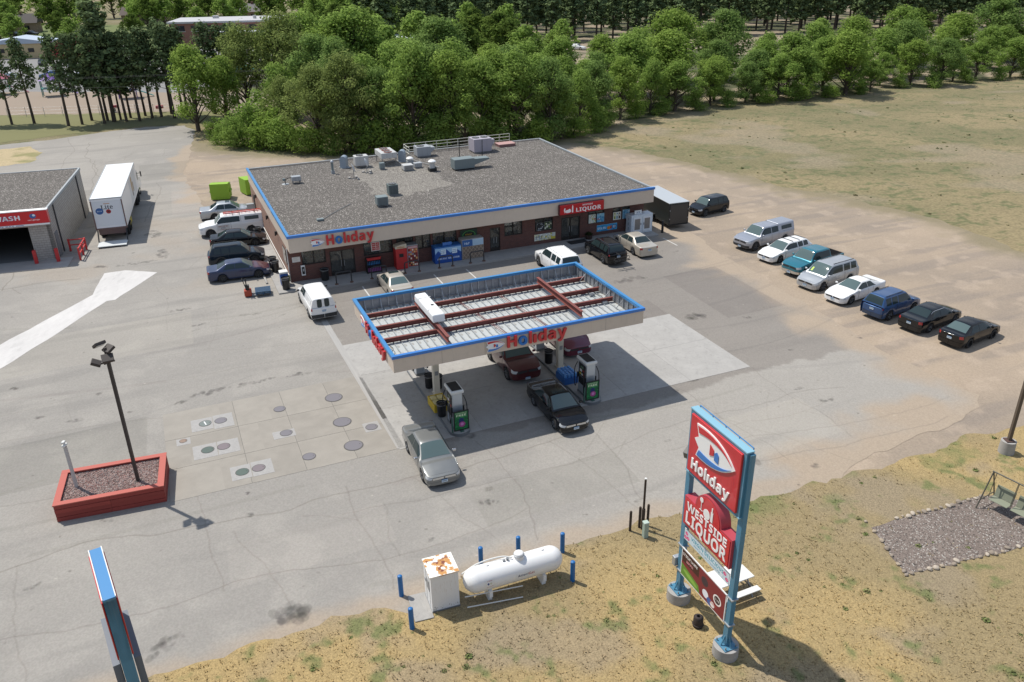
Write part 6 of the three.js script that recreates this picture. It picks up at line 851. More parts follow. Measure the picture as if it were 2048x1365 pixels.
{
  const o = thing('pallet_jack', 'orange and black powered pallet jack holding blue pallets', 'pallet jack', [-20.1, 0, -58.2], 18 * R); part('drive_unit', rbox(0.55, 0.5, 0.6, 0.08, 0, 0.3, 0), std(0.36, 0.05, 0.02, 0.5), o); part('mast', merge([box(0.08, 1.1, 0.08, -0.05, 0.9, 0.1), box(0.3, 0.35, 0.3, 0, 0.72, 0)]), black, o); part('handle', merge([rod([-0.1, 0.6, 0], [-0.3, 1.45, 0], 0.03), rod([-0.3, 1.4, -0.18], [-0.3, 1.4, 0.18], 0.035)]), black, o); part('fork', merge([box(1.4, 0.07, 0.18, 0.95, 0.1, 0.22), box(1.4, 0.07, 0.18, 0.95, 0.1, -0.22)]), steelGrey, o);
  const bp = std(0.03, 0.075, 0.14, 0.75); for (const k of [0, 1]) { const p = thing('blue_pallet', k ? 'upper blue pallet on the pallet jack' : 'lower blue pallet on the pallet jack', 'pallet', [-19.05, 0.14 + k * 0.15, -58.54], 18 * R); for (let j = 0; j < 7; j++) part('plank', box(1.15, 0.02, 0.11, 0, 0.13, -0.48 + j * 0.16), bp, p); for (const x of [-0.5, 0, 0.5]) part('stringer', box(0.09, 0.11, 1.05, x, 0.06, 0), bp, p); }
}
{
  const o = thing('enclosed_trailer', 'black enclosed cargo trailer with a silver roof at the store end', 'trailer', [14.6, 0, -76.2], YAW - 4 * R);
  part('box', rbox(2.05, 2.0, 6.0, 0.04, 0, 1.45, 0), phys(0.016, 0.02, 0.018, 0.35, { clearcoat: 0.5 }), o); part('roof', rbox(2.1, 0.06, 6.05, 0.02, 0, 2.48, 0), std(0.55, 0.58, 0.60, 0.4, 0.4), o);
  part('ramp_door', rbox(1.86, 1.8, 0.04, 0.01, 0, 1.42, 3.02), std(0.05, 0.045, 0.04, 0.5), o); part('frame', merge([box(0.06, 2.0, 0.06, -1.0, 1.45, 3.01), box(0.06, 2.0, 0.06, 1.0, 1.45, 3.01), box(2.0, 0.1, 0.1, 0, 0.42, 3.0)]), black, o); for (const d of [-1, 1]) { part('hinge', merge([box(0.05, 0.1, 0.05, d * 0.94, 1.0, 3.05), box(0.05, 0.1, 0.05, d * 0.94, 1.8, 3.05)]), galv, o); part('fender', box(0.25, 0.06, 1.7, d * 1.1, 0.78, -0.4), black, o); for (const z of [-0.8, 0.0]) { const q = part('wheel', tyreGeo, tyreMat, o); q.scale.set(0.2, 0.33, 0.33); q.position.set(d * 1.08, 0.33, z); } }
  part('sticker', box(0.16, 0.1, 0.01, -0.7, 2.25, 3.03), std(0.3, 0.5, 0.5, 0.5), o); part('tongue', bar([0, 0.45, -3.0], [0, 0.45, -4.2], 0.1), black, o);
}
{
  const yaw = Math.atan2(4.55, 13.9), o = thing('delivery_truck', 'long white beer delivery truck with lowered liftgate beside the car wash', 'truck', [-38.6, 0, -79.0], yaw), bw = std(0.80, 0.81, 0.82, 0.35);
  part('cargo_box', rbox(2.65, 2.75, 14.3, 0.05, 0, 2.6, 0), bw, o); part('roof_edge', merge([box(2.7, 0.08, 0.08, 0, 3.97, 7.13), box(0.06, 0.08, 14.3, 1.33, 3.96, 0), box(0.06, 0.08, 14.3, -1.33, 3.96, 0)]), galvDull, o);
  part('rear_print', panel(2.45, 2.3, 0, 2.6, 7.162), print(512, 480, (x, w, h) => { x.fillStyle = '#d6dade'; x.fillRect(0, 0, w, h); words(x, 'Lite', 250, 120, 110, '#1c2434', { face: 'serif' }); x.fillStyle = '#2b5a96'; x.beginPath(); x.ellipse(110, 190, 68, 62, 0, 0, 7); x.fill(); scrawl(x, 4, 110, 190, 34, '#dfe8f0'); x.fillStyle = '#a02a30'; x.beginPath(); x.ellipse(265, 205, 44, 42, 0, 0, 7); x.fill(); x.fillStyle = '#5a1418'; x.beginPath(); x.ellipse(265, 205, 22, 20, 0, 0, 7); x.fill(); x.fillStyle = '#b98a6a'; x.fillRect(200, 46, 110, 14); }), o);
  const q = panel(6, 2.2).rotateY(Math.PI / 2); q.translate(1.33, 2.6, -2.6); part('side_print', q, print(512, 190, (x, w, h) => { x.fillStyle = '#d2d6da'; x.fillRect(0, 0, w, h); x.fillStyle = '#a88a58'; x.beginPath(); x.ellipse(180, 60, 40, 70, 0.2, 0, 7); x.fill(); x.fillStyle = '#8b7a66'; x.fillRect(230, 60, 60, 80); x.fillStyle = '#5a5a68'; x.fillRect(150, 120, 60, 40); }), o);
  part('rear_frame', merge([box(2.65, 0.14, 0.1, 0, 1.2, 7.15), box(0.1, 2.6, 0.06, -1.28, 2.5, 7.17), box(0.1, 2.6, 0.06, 1.28, 2.5, 7.17), box(2.3, 0.5, 0.08, 0, 0.88, 7.0)]), std(0.16, 0.10, 0.09, 0.7), o);
  part('liftgate', merge([box(2.4, 0.06, 1.5, 0, 0.16, 8.5)]), std(0.58, 0.60, 0.60, 0.5), o); part('liftgate_arm', merge([bar([-1.2, 1.1, 7.2], [-1.2, 0.2, 7.9], 0.1), bar([1.2, 1.1, 7.2], [1.2, 0.2, 7.9], 0.1)]), black, o);
  part('chassis', merge([box(0.9, 0.25, 15.5, 0, 0.95, -1.5), box(2.3, 0.5, 0.2, 0, 0.8, -3)]), black, o); part('side_guard', merge([box(0.08, 0.5, 1.6, 1.2, 0.7, 3.4)]), std(0.45, 0.36, 0.05, 0.6), o);
  for (const d of [-1, 1]) for (const z of [5.4, 4.1, -5.0, -6.2, -9.6]) { const wq = part('wheel', tyreGeo, tyreMat, o); wq.scale.set(z < -9 ? 0.28 : 0.5, 0.5, 0.5); wq.position.set(d * 1.02, 0.5, z); }
  const cab = new THREE.Group(); cab.name = 'cab'; cab.position.set(0, 0, -9.0); o.add(cab); const sh = poly([[1.1, 0.7], [1.1, 2.75], [0.4, 2.9], [-0.5, 2.65], [-0.85, 1.8], [-2.2, 1.55], [-2.35, 0.7]]); part('cab_body', extr(sh, 2.3, 0.03).rotateY(-Math.PI / 2).translate(1.15, 0, 0), cWhite, cab); part('windshield', bar([-1.0, 2.2, -0.72], [1.0, 2.2, -0.72], 0.05, 0.7).translate(0, 0, 0), carGlass, cab); for (const d of [-1, 1]) { part('side_window', box(0.03, 0.7, 0.9, d * 1.19, 2.15, 0.25), carGlass, cab); part('mirror', merge([box(0.1, 0.55, 0.22, d * 1.5, 2.2, -0.6), rod([d * 1.15, 2.3, -0.5], [d * 1.5, 2.3, -0.6], 0.025)]), black, cab); part('fuel_tank', cyl(0.3, 0.3, 1.2, d * 1.0, 0.75, 0.9, 16, Math.PI / 2), chrome, cab); }
}
// ---------------------------------------------------------------- propane tank, its cabinet and bollards
{
  const d = new THREE.Vector2(2.58, -1.03).normalize(), turn = Math.atan2(-d.y, d.x) * -1;
  const T = thing('propane_tank', 'long white propane tank with rounded ends on two saddles', 'propane tank', [-0.08, 0, -26.05], -Math.atan2(-1.03, 2.58) );
  const r = 0.52, L = 3.25, prof = [new THREE.Vector2(0.001, -L / 2 - r)]; for (let k = 1; k <= 8; k++) { const a = Math.PI / 2 * k / 8; prof.push(new THREE.Vector2(r * Math.sin(a), -L / 2 - r * Math.cos(a))); } for (let k = 0; k <= 8; k++) { const a = Math.PI / 2 * k / 8; prof.push(new THREE.Vector2(Math.max(0.001, r * Math.cos(a)), L / 2 + r * Math.sin(a))); }
  const wt = new THREE.MeshPhysicalMaterial({ map: ctex(paint(512, 256, (i, j) => { const k = 0.95 + 0.06 * fbm(i / 40, j / 60, 3) - 0.1 * step01(0.66, 0.8, fbm(i / 10 + 5, j / 26, 3)); return [0.80 * k, 0.795 * k, 0.775 * k]; }), [1, 1]), roughness: 0.4, clearcoat: 0.3 });
  part('shell', new THREE.LatheGeometry(prof, 36).rotateZ(-Math.PI / 2).translate(0, 0.95, 0), wt, T);
  const dm = part('dome', merge([cyl(0.2, 0.22, 0.26, 0.25, 1.53, 0, 20), new THREE.SphereGeometry(0.2, 18, 6, 0, 6.3, 0, 1.57).scale(1, 0.45, 1).translate(0.25, 1.66, 0)]), wt, T); part('collar', new THREE.TorusGeometry(0.215, 0.015, 6, 24).rotateX(Math.PI / 2).translate(0.25, 1.62, 0), galv, dm);
  for (const x of [-1.15, 1.2]) part('saddle', merge([box(0.16, 0.5, 0.7, x, 0.25, 0), box(0.14, 0.3, 0.3, x, 0.4, 0.32)]), wt, T);
  part('pipe', merge([tube([[-2.1, 1.1, -0.35], [-1.4, 1.4, -0.35], [-0.4, 1.55, -0.2], [-0.05, 1.55, 0]], 0.03), rod([-2.2, 0.5, 0.3], [0.2, 0.4, 0.5], 0.025), rod([-2.2, 0.18, 0.55], [0.1, 0.06, 0.75], 0.025)]), offWhite, T); part('valve', merge([cyl(0.05, 0.05, 0.16, -0.25, 1.5, 0, 10), box(0.1, 0.06, 0.06, -0.4, 1.5, 0)]), steelGrey, T); part('lifting_lug', merge([box(0.12, 0.06, 0.02, -1.1, 1.48, 0), box(0.12, 0.06, 0.02, 1.3, 1.48, 0)]), wt, T);
  const lab = (w, h, x, el, m) => { const g = new THREE.PlaneGeometry(w, h, 1, 8), p = g.attributes.position; for (let i = 0; i < p.count; i++) { const a = el + p.getY(i) / (r + 0.004); p.setXYZ(i, x + p.getX(i), 0.95 + (r + 0.004) * Math.sin(a), (r + 0.004) * Math.cos(a)); } g.computeVertexNormals(); return part('print', g, m, T); };
  lab(0.95, 0.18, 0.38, 0.05, print(512, 96, (x, w, h) => { x.fillStyle = '#e0dfda'; x.fillRect(0, 0, w, h); x.font = 'italic bold 84px sans-serif'; x.textBaseline = 'middle'; x.textAlign = 'left'; x.fillStyle = '#27335c'; x.fillText('Ameri', 40, 50); const m = x.measureText('Ameri').width; x.fillStyle = '#9a2a34'; x.fillText('Gas', 40 + m, 50); }));
  lab(0.45, 0.34, -1.2, 0.1, print(256, 192, (x, w, h) => { x.fillStyle = '#e0dfda'; x.fillRect(0, 0, w, h); scrawl(x, 7, 128, 24, 30, '#a8454a'); scrawl(x, 10, 128, 174, 26, '#a8454a'); x.fillStyle = '#2a4a86'; x.beginPath(); x.moveTo(90, 60); x.lineTo(120, 95); x.lineTo(90, 130); x.lineTo(60, 95); x.fill(); x.fillStyle = '#c9c4b0'; x.beginPath(); x.moveTo(150, 55); x.lineTo(180, 90); x.lineTo(150, 125); x.lineTo(120, 90); x.fill(); x.strokeStyle = '#777'; x.stroke(); }));
  const C = thing('dispenser_cabinet', 'white steel dispenser cabinet with a rusted top beside the tank', 'cabinet', [-2.95, 0, -25.35], 20 * R);
  const wcab = new THREE.MeshStandardMaterial({ map: ctex(paint(512, 512, (i, j) => { const s = step01(0.66, 0.74, fbm(i / 7 + 3, j / 60, 4)) * (j > 30 && j < 260 ? 0.4 : 0.15), b = step01(0.6, 0.75, fbm(i / 16, j / 16 + 40, 4)) * (j > 440 ? 0.7 : 0.06); let q = mix3([0.77, 0.77, 0.755], [0.50, 0.42, 0.32], s); return mix3(q, [0.32, 0.29, 0.25], b); })), roughness: 0.5 });
  const topRust = new THREE.MeshStandardMaterial({ map: ctex(paint(256, 256, (i, j) => { const x = i / 128 - 1, y = j / 128 - 1, n = fbm(i / 34 + 2, j / 34, 5), e = Math.max(Math.abs(x), Math.abs(y)), m = step01(0.46, 0.60, n + 0.22 * (0.75 - e)); return mix3(mix3([0.78, 0.76, 0.70], [0.50, 0.25, 0.08], m), [0.19, 0.055, 0.035], step01(0.55, 0.68, fbm(i / 26 + 50, j / 26, 4) + 0.1 * (0.4 - e)) * m); })), roughness: 0.8 });
  part('case', box(1.12, 1.72, 1.12, 0, 0.9, 0), wcab, C); part('top', box(1.2, 0.05, 1.2, 0, 1.785, 0), topRust, C); part('door_seam', merge([box(0.012, 1.55, 0.01, -0.563, 0.92, 0.3).rotateY(0), box(0.01, 1.6, 0.014, -0.563, 0.92, -0.2), box(0.012, 0.1, 0.16, -0.57, 1.0, -0.32)]), steelGrey, C); part('hose_box', box(0.02, 0.5, 0.35, -0.57, 1.1, 0.1), std(0.3, 0.3, 0.3, 0.6), C); part('base', box(1.16, 0.08, 1.16, 0, 0.04, 0), steelGrey, C);
  const pad = structure('cabinet_pad', box(0.75, 0.05, 1.5), slabMats[1], 'short concrete pad beside the dispenser cabinet', 'concrete'); pad.position.set(-3.8, 0.03, -24.95); pad.rotation.y = 18 * R;
  [[-4.64, -25.64], [-4.02, -23.83], [-1.45, -27.3], [0.14, -27.95], [2.05, -28.15], [2.36, -26.34]].forEach(([x, z], k) => { const o = thing('bollard', ['blue bollard on the asphalt edge beside the cabinet', 'blue bollard in the grass before the cabinet pad', 'blue bollard behind the cabinet end of the tank', 'blue bollard behind the middle of the tank', 'blue bollard behind the far end of the tank', 'blue bollard in the grass beyond the tank end'][k], 'bollard', [x, 0, z], 0); part('post', cyl(0.1, 0.1, 1.0, 0, 0.5, 0, 18), bluePost, o); part('cap', new THREE.SphereGeometry(0.1, 16, 6, 0, 6.3, 0, 1.57).scale(1, 0.5, 1).translate(0, 1.0, 0), bluePost, o); });
}
// ---------------------------------------------------------------- pylon signs
const worn = (r, g, b) => ctex(paint(256, 256, (i, j) => { const k = 0.9 + 0.18 * fbm(i / 40, j / 60, 4) - 0.22 * step01(0.62, 0.8, fbm(i / 8 + 3, j / 70, 4)), f = 0.1 * step01(0.5, 0.8, fbm(i / 50 + 9, j / 50, 3)); return mix3([r, g, b], [0.55, 0.5, 0.48], f).map((v) => v * k); }), [1, 1]);
const signBlue = new THREE.MeshPhysicalMaterial({ map: worn(0.065, 0.21, 0.32), roughness: 0.5, clearcoat: 0.15 });
{
  const A = [6.54, -25.27], B = [7.71, -22.36], L = Math.hypot(B[0] - A[0], B[1] - A[1]), yaw = -68.1 * R;
  const o = thing('pylon_sign', 'tall two post sign with Holiday and WESTSIDE LIQUOR panels', 'sign', [A[0], 0, A[1]], yaw);   // local x runs from one post to the other
  for (const x of [0, L]) { part('post', box(0.24, 8.35, 0.2, x, 4.6, 0), signBlue, o); part('base_plate', merge([box(0.66, 0.05, 0.56, x, 0.49, 0), ...[[-1, 0], [1, 0], [0, -1], [0, 1]].map(([a, b]) => bar([x + a * 0.28, 0.52, b * 0.24], [x + a * 0.1, 0.95, b * 0.08], 0.04))]), signBlue, o); part('anchor_bolt', merge([[-0.27, -0.22], [0.27, -0.22], [-0.27, 0.22], [0.27, 0.22]].map(([a, b]) => cyl(0.025, 0.025, 0.14, x + a, 0.55, b, 8))), steelGrey, o); part('footing', cyl(0.47, 0.48, 0.5, x, 0.22, 0, 28), slabMats[1], o); }
  const cab = part('upper_cabinet', box(L + 0.06, 2.55, 0.26, L / 2, 7.55, 0.06), signBlue, o);
  part('upper_face', rbox(L - 0.22, 2.36, 0.1, 0.03, L / 2, 7.55, 0.22), redSign, cab);
  const e = new THREE.Group(); e.name = 'emblem'; e.position.set(L / 2 + 0.05, 7.95, 0.26); cab.add(e); emblem(e, 2.35);
  const tx = new THREE.Group(); tx.name = 'lettering'; tx.position.set(0.4, 6.62, 0.262); cab.add(tx); lettering(tx, 'Hol|day', 0.43, L - 0.9, 0.05, [white]);
  part('ladder_rail', merge([bar([0.05, 8.92, -0.12], [L - 0.05, 8.92, -0.12], 0.03), ...[0, 0.25, 0.5, 0.75, 1].map((k) => bar([0.06 + (L - 0.12) * k, 8.82, -0.12], [0.06 + (L - 0.12) * k, 8.92, -0.12], 0.03))]), skyBlue, cab);
  part('trim', merge([box(L + 0.1, 0.05, 0.3, L / 2, 8.85, 0.06), box(L + 0.1, 0.05, 0.3, L / 2, 6.25, 0.06)]), std(0.22, 0.42, 0.52, 0.5), cab);
  const sh = new THREE.Shape(); sh.moveTo(0.12, 0); sh.lineTo(L - 0.12, 0); sh.lineTo(L - 0.12, 1.25); sh.lineTo(L / 2 + 0.8, 1.25); sh.absarc(L / 2, 1.25, 0.8, 0, Math.PI); sh.lineTo(0.12, 1.25); sh.closePath();
  const lq = part('middle_cabinet', extr(sh, 0.42, 0, 16).translate(0, 3.95, -0.2), std(0.42, 0.05, 0.07, 0.5), o);
  const s2 = new THREE.Shape(); s2.moveTo(0.2, 0.08); s2.lineTo(L - 0.2, 0.08); s2.lineTo(L - 0.2, 1.17); s2.lineTo(L / 2 + 0.72, 1.17); s2.absarc(L / 2, 1.25, 0.72, 0, Math.PI); s2.lineTo(0.2, 1.17); s2.closePath(); part('middle_face', extr(s2, 0.02, 0, 16).translate(0, 3.95, 0.221), redSign, lq);
  const t1 = new THREE.Group(); t1.name = 'lettering'; t1.position.set(0.34, 4.72, 0.242); lq.add(t1); lettering(t1, 'WESTSIDE', 0.34, L - 0.7, 0.015, [white]); const t2 = new THREE.Group(); t2.name = 'lettering'; t2.position.set(0.32, 4.12, 0.242); lq.add(t2); lettering(t2, 'LIQUOR', 0.5, L - 0.64, 0.015, [white]);
  part('bottle_symbol', merge([box(0.13, 0.42, 0.012, L / 2 + 0.25, 5.35, 0.25), box(0.06, 0.2, 0.012, L / 2 + 0.25, 5.64, 0.25), cyl(0.2, 0.2, 0.012, L / 2 - 0.05, 5.28, 0.25, 16, Math.PI / 2), cyl(0.1, 0.1, 0.012, L / 2 - 0.4, 5.68, 0.252, 14, Math.PI / 2), box(0.03, 0.36, 0.012, L / 2 - 0.4, 5.42, 0.25), box(0.2, 0.025, 0.012, L / 2 - 0.4, 5.24, 0.25)]), white, lq);
  const bn = part('banner', box(L - 0.3, 0.5, 0.02, L / 2, 3.42, 0.1), offWhite, o); part('banner_print', panel(L - 0.32, 0.48, L / 2, 3.42, 0.114), print(1024, 170, (x, w, h) => { x.fillStyle = '#c6d6de'; x.fillRect(0, 0, w, h); blob(x, w, h, ['#d6e2e8', '#b4ccd8'], 40, 8, 30); for (const [a, b] of [[50, 60], [90, 120], [930, 60], [980, 120], [30, 130]]) { x.fillStyle = '#d05a86'; x.beginPath(); x.ellipse(a, b, 34, 28, 0, 0, 7); x.fill(); x.fillStyle = '#e08aa8'; x.beginPath(); x.ellipse(a + 8, b - 6, 14, 10, 0, 0, 7); x.fill(); } words(x, 'VIRGIN DELICIOUS', 530, 66, 76, '#2f8fa6', { width: 740 }); scrawl(x, 20, 530, 132, 40, '#5a8aa0', { width: 600 }); }), bn);
  const lw = part('lower_board', box(L - 0.28, 1.3, 0.03, L / 2, 2.1, 0.12), white, o); part('lower_print', panel(L - 0.36, 1.2, L / 2, 2.1, 0.139), print(1024, 440, (x, w, h) => { x.fillStyle = '#7a2630'; x.fillRect(0, 0, w, h); x.fillStyle = '#3d1a1c'; x.fillRect(0, 0, 420, 200); x.fillStyle = '#5f8a34'; x.beginPath(); x.moveTo(0, 240); x.lineTo(430, 330); x.lineTo(470, 440); x.lineTo(0, 440); x.fill(); x.fillStyle = '#86b04a'; x.beginPath(); x.ellipse(230, 360, 180, 36, 0.2, 0, 7); x.fill(); scrawl(x, 11, 200, 70, 66, '#f0ece8', { width: 360 }); scrawl(x, 4, 200, 150, 60, '#e6a0a6', { width: 170 }); blob(x, w, h, [], 0, 0, 0); for (const [a, b, r2, c] of [[560, 150, 80, '#3a2a36'], [860, 230, 90, '#e8e4e0'], [860, 230, 66, '#3a2c34'], [600, 330, 70, '#dfe3ea'], [700, 380, 60, '#3f5f9c'], [770, 380, 50, '#e6e0dc']]) { x.fillStyle = c; x.beginPath(); x.ellipse(a, b, r2, r2 * 0.9, 0, 0, 7); x.fill(); } scrawl(x, 4, 860, 230, 40, '#e8e0d8'); scrawl(x, 6, 800, 360, 44, '#b23a3a'); }), lw);
  part('strap', merge([...[0, L].flatMap((x) => [box(0.36, 0.05, 0.28, x, 1.5, 0), box(0.36, 0.05, 0.28, x, 2.7, 0)])]), galv, o);
  part('electric_box', rbox(0.2, 0.42, 0.3, 0.02, -0.28, 1.75, 0.05), galv, o); const fl = part('flood_light', rbox(0.26, 0.34, 0.42, 0.03, -0.55, 6.55, -0.25, 0.4, 0.5), std(0.14, 0.13, 0.12, 0.6), o); part('arm', rod([-0.12, 6.35, 0], [-0.5, 6.45, -0.2], 0.04), black, fl);
  const st = thing('stump_post', 'short rusty pipe stump below the pylon sign', 'post', [7.0, 0, -23.75], 0); part('pipe', new THREE.LatheGeometry([[0.1, 0], [0.2, 0], [0.19, 0.45], [0.1, 0.5], [0.07, 0.5], [0.07, 0.3]].map(([a, b]) => new THREE.Vector2(a, b)), 16), std(0.035, 0.025, 0.022, 0.8), st); part('collar', new THREE.TorusGeometry(0.2, 0.03, 6, 18).rotateX(Math.PI / 2).translate(0, 0.12, 0), std(0.04, 0.03, 0.025, 0.9), st);
}
{ // the second pylon seen end on
  const d = [1.39, 2.18], L = 2.6, yaw = Math.atan2(-d[1], d[0]);
  const o = thing('price_sign', 'tall blue end on sign with red faces above a grey price cabinet', 'sign', [-12.98, 0, -20.17], yaw);
  part('cabinet', box(L, 2.4, 0.34, L / 2, 5.85, 0), signBlue, o); part('top', box(L, 0.05, 0.36, L / 2, 7.06, 0), skyBlue, o); part('top_trim', merge([box(L, 0.07, 0.03, L / 2, 7.08, 0.18), box(L, 0.07, 0.03, L / 2, 7.08, -0.18)]), offWhite, o);
  for (const s of [-1, 1]) { part('face', rbox(L - 0.16, 2.2, 0.05, 0.02, L / 2, 5.85, s * 0.2), redSign, o); part('price_cabinet', box(L - 0.3, 1.3, 0.2, L / 2 - 0.05, 3.85, s * 0.3), std(0.13, 0.15, 0.18, 0.5), o); part('price_display', box(L - 0.5, 1.6, 0.2, L / 2 - 0.05, 2.4, s * 0.31), black, o); }
  for (const x of [0.14, L - 0.14]) part('post', box(0.28, 7.0, 0.34, x, 3.5, 0), signBlue, o);
}
// ---------------------------------------------------------------- planter and lamp posts
{
  const yaw = Math.atan2(1.40, 4.26), o = thing('timber_planter', 'red timber planter filled with reddish gravel', 'planter', [-19.35, 0, -32.9], yaw), W = 4.75, D = 3.0, red = [0, 1, 2].map((k) => new THREE.MeshStandardMaterial({ map: ctex(paint(256, 64, (i, j) => { const n = fbm(i / 50 + 9 * k, j / 4, 4), k2 = (0.8 + 0.35 * n) * (1 - 0.08 * k); return [0.30 * k2, 0.048 * k2, 0.036 * k2]; })), roughness: 0.75 }));
  for (let c = 0; c < 4; c++) { const y = 0.11 + c * 0.22, e = (c % 2) * 0.02; for (const s of [-1, 1]) { part('timber', box(W / 2 - 0.01, 0.205, 0.2, -W / 4, y, s * (D / 2 - 0.1 - e)), red[(c + 1) % 3], o); part('timber', box(W / 2 - 0.01, 0.205, 0.2, W / 4, y, s * (D / 2 - 0.1 - e)), red[c % 3], o); part('timber', box(0.2, 0.205, D - 0.42, s * (W / 2 - 0.1 - e), y, 0), red[(c + 2) % 3], o); } }
  const capM = std(0.42, 0.10, 0.075, 0.7); for (const s of [-1, 1]) { part('cap_board', box(W + 0.04, 0.05, 0.3, 0, 0.905, s * (D / 2 - 0.13)), capM, o); part('cap_board', box(0.3, 0.05, D - 0.57, s * (W / 2 - 0.13), 0.9045, 0), capM, o); }
  part('fill', uvTop(box(W - 0.4, 0.1, D - 0.4, 0, 0.74, 0), 2.6), new THREE.MeshStandardMaterial({ map: ctex(gravelMap([0.19, 0.115, 0.10], [0.30, 0.22, 0.20], 4), [1, 1]), roughness: 1 }), o);
  const n = 2600, im = new THREE.InstancedMesh(new THREE.IcosahedronGeometry(0.035, 0), new THREE.MeshStandardMaterial({ roughness: 1 }), n), M = new THREE.Matrix4(), q = rng(3), C = new THREE.Color(); for (let k = 0; k < n; k++) { M.makeRotationFromEuler(new THREE.Euler(q() * 6, q() * 6, q() * 6)); M.scale(new THREE.Vector3(0.6 + q(), 0.5 + 0.6 * q(), 0.6 + q())); M.setPosition((q() - 0.5) * (W - 0.5), 0.79, (q() - 0.5) * (D - 0.5)); im.setMatrixAt(k, M); const v = 0.6 + 0.8 * q(), w = q(); im.setColorAt(k, C.setRGB(mix(0.21, 0.30, w) * v, mix(0.10, 0.26, w) * v, mix(0.085, 0.24, w) * v)); } im.name = 'gravel'; im.userData = { kind: 'stuff' }; o.add(im);
  const lp = thing('lamp_post', 'tall dark lamp post with four flood heads in the planter', 'lamp post', [-18.1, 0.76, -32.85], 0), dk = std(0.045, 0.035, 0.03, 0.6); part('pole', box(0.13, 6.45, 0.13, 0, 3.22, 0), dk, lp); part('base_plate', box(0.3, 0.04, 0.3, 0, 0.03, 0), dk, lp); part('bracket', merge([bar([-0.35, 6.35, 0], [0.3, 6.5, 0], 0.06), bar([0, 6.35, -0.35], [0, 6.5, 0.35], 0.06), box(0.1, 0.9, 0.1, 0, 6.7, 0)]), dk, lp);
  for (const [x, y, z, a, b] of [[-0.5, 6.45, 0.1, 0.5, 1.9], [0.15, 6.75, 0.25, 0.6, 0.5], [0.1, 7.05, -0.1, 0.5, -0.6], [-0.35, 7.2, -0.25, 0.6, -2.2]]) { const h = part('flood_head', rbox(0.5, 0.14, 0.42, 0.03), dk, lp); h.position.set(x, y, z); h.rotation.set(a, b, 0, 'YXZ'); part('lens', box(0.4, 0.015, 0.32, 0, -0.078, 0), std(0.42, 0.42, 0.40, 0.3), h); }
  const wp = thing('camera_post', 'short pale square post with a camera head in the planter', 'post', [-20.85, 0.76, -32.4], 0); part('pole', box(0.12, 2.3, 0.12, 0, 1.15, 0), std(0.45, 0.44, 0.42, 0.6), wp); part('camera_head', merge([rbox(0.16, 0.1, 0.3, 0.03, 0, 2.38, 0), rbox(0.14, 0.1, 0.2, 0.03, 0, 2.55, 0.02), box(0.08, 0.2, 0.08, 0, 2.45, 0)]), offWhite, wp);
  const rp = thing('lamp_post', 'brown lamp post on a round concrete footing in the grass', 'lamp post', [25.28, 0, -35.39], 0); part('footing', cyl(0.36, 0.38, 0.72, 0, 0.34, 0, 24), slabMats[2], rp); part('pole', box(0.16, 7.5, 0.16, 0, 4.45, 0), std(0.10, 0.075, 0.055, 0.6), rp); part('base_plate', box(0.42, 0.05, 0.42, 0, 0.73, 0), std(0.09, 0.05, 0.04, 0.7), rp); part('flood_head', merge([rbox(0.5, 0.14, 0.42, 0.03, 0.3, 8.15, 0), rbox(0.5, 0.14, 0.42, 0.03, -0.3, 8.15, 0)]), dk, rp);
}
{ // posts round a utility pedestal
  const m = std(0.045, 0.03, 0.022, 0.8); [[5.17, -29.51, 1.05, 'short rusty post nearest the asphalt by the green pedestal'], [5.62, -29.75, 1.1, 'short rusty post touching the tall vent pipe'], [6.0, -29.85, 1.15, 'short rusty post beside the tall vent pipe']].forEach(([x, z, h, l]) => { const o = thing('guard_post', l, 'post', [x, 0, z], 0); part('post', cyl(0.06, 0.06, h, 0, h / 2, 0, 12), m, o); part('cap', new THREE.SphereGeometry(0.06, 10, 5, 0, 6.3, 0, 1.57).translate(0, h, 0), m, o); });
  const v = thing('vent_pipe', 'tall thin dark vent pipe beside the green pedestal', 'pipe', [5.75, 0, -29.65], 0); part('lower_pipe', cyl(0.08, 0.08, 1.1, 0, 0.55, 0, 12), m, v); part('upper_pipe', cyl(0.05, 0.05, 1.6, 0, 1.9, 0, 12), m, v); part('cap', cyl(0.055, 0.055, 0.05, 0, 2.72, 0, 12), offWhite, v);
  const p = thing('utility_pedestal', 'pale green utility pedestal in the grass by the rusty posts', 'pedestal', [5.78, 0, -29.08], 20 * R); part('case', rbox(0.22, 0.75, 0.22, 0.02, 0, 0.38, 0), std(0.32, 0.40, 0.34, 0.6), p); part('cap', rbox(0.25, 0.1, 0.25, 0.03, 0, 0.8, 0), std(0.40, 0.48, 0.42, 0.6), p);
  const t = thing('picnic_table', 'white picnic table behind the pylon sign', 'picnic table', [8.6, 0, -25.6], 24 * R); part('table_top', rbox(1.9, 0.05, 0.78, 0.015, 0, 0.74, 0), offWhite, t); for (const s of [-1, 1]) { part('bench', rbox(1.9, 0.04, 0.28, 0.012, 0, 0.44, s * 0.72), offWhite, t); part('leg', merge([bar([s * 0.7, 0, 0.68], [s * 0.7, 0.72, 0.2], 0.05), bar([s * 0.7, 0, -0.68], [s * 0.7, 0.72, -0.2], 0.05), bar([s * 0.7, 0.42, -0.8], [s * 0.7, 0.42, 0.8], 0.05)]), steelGrey, t); }
}
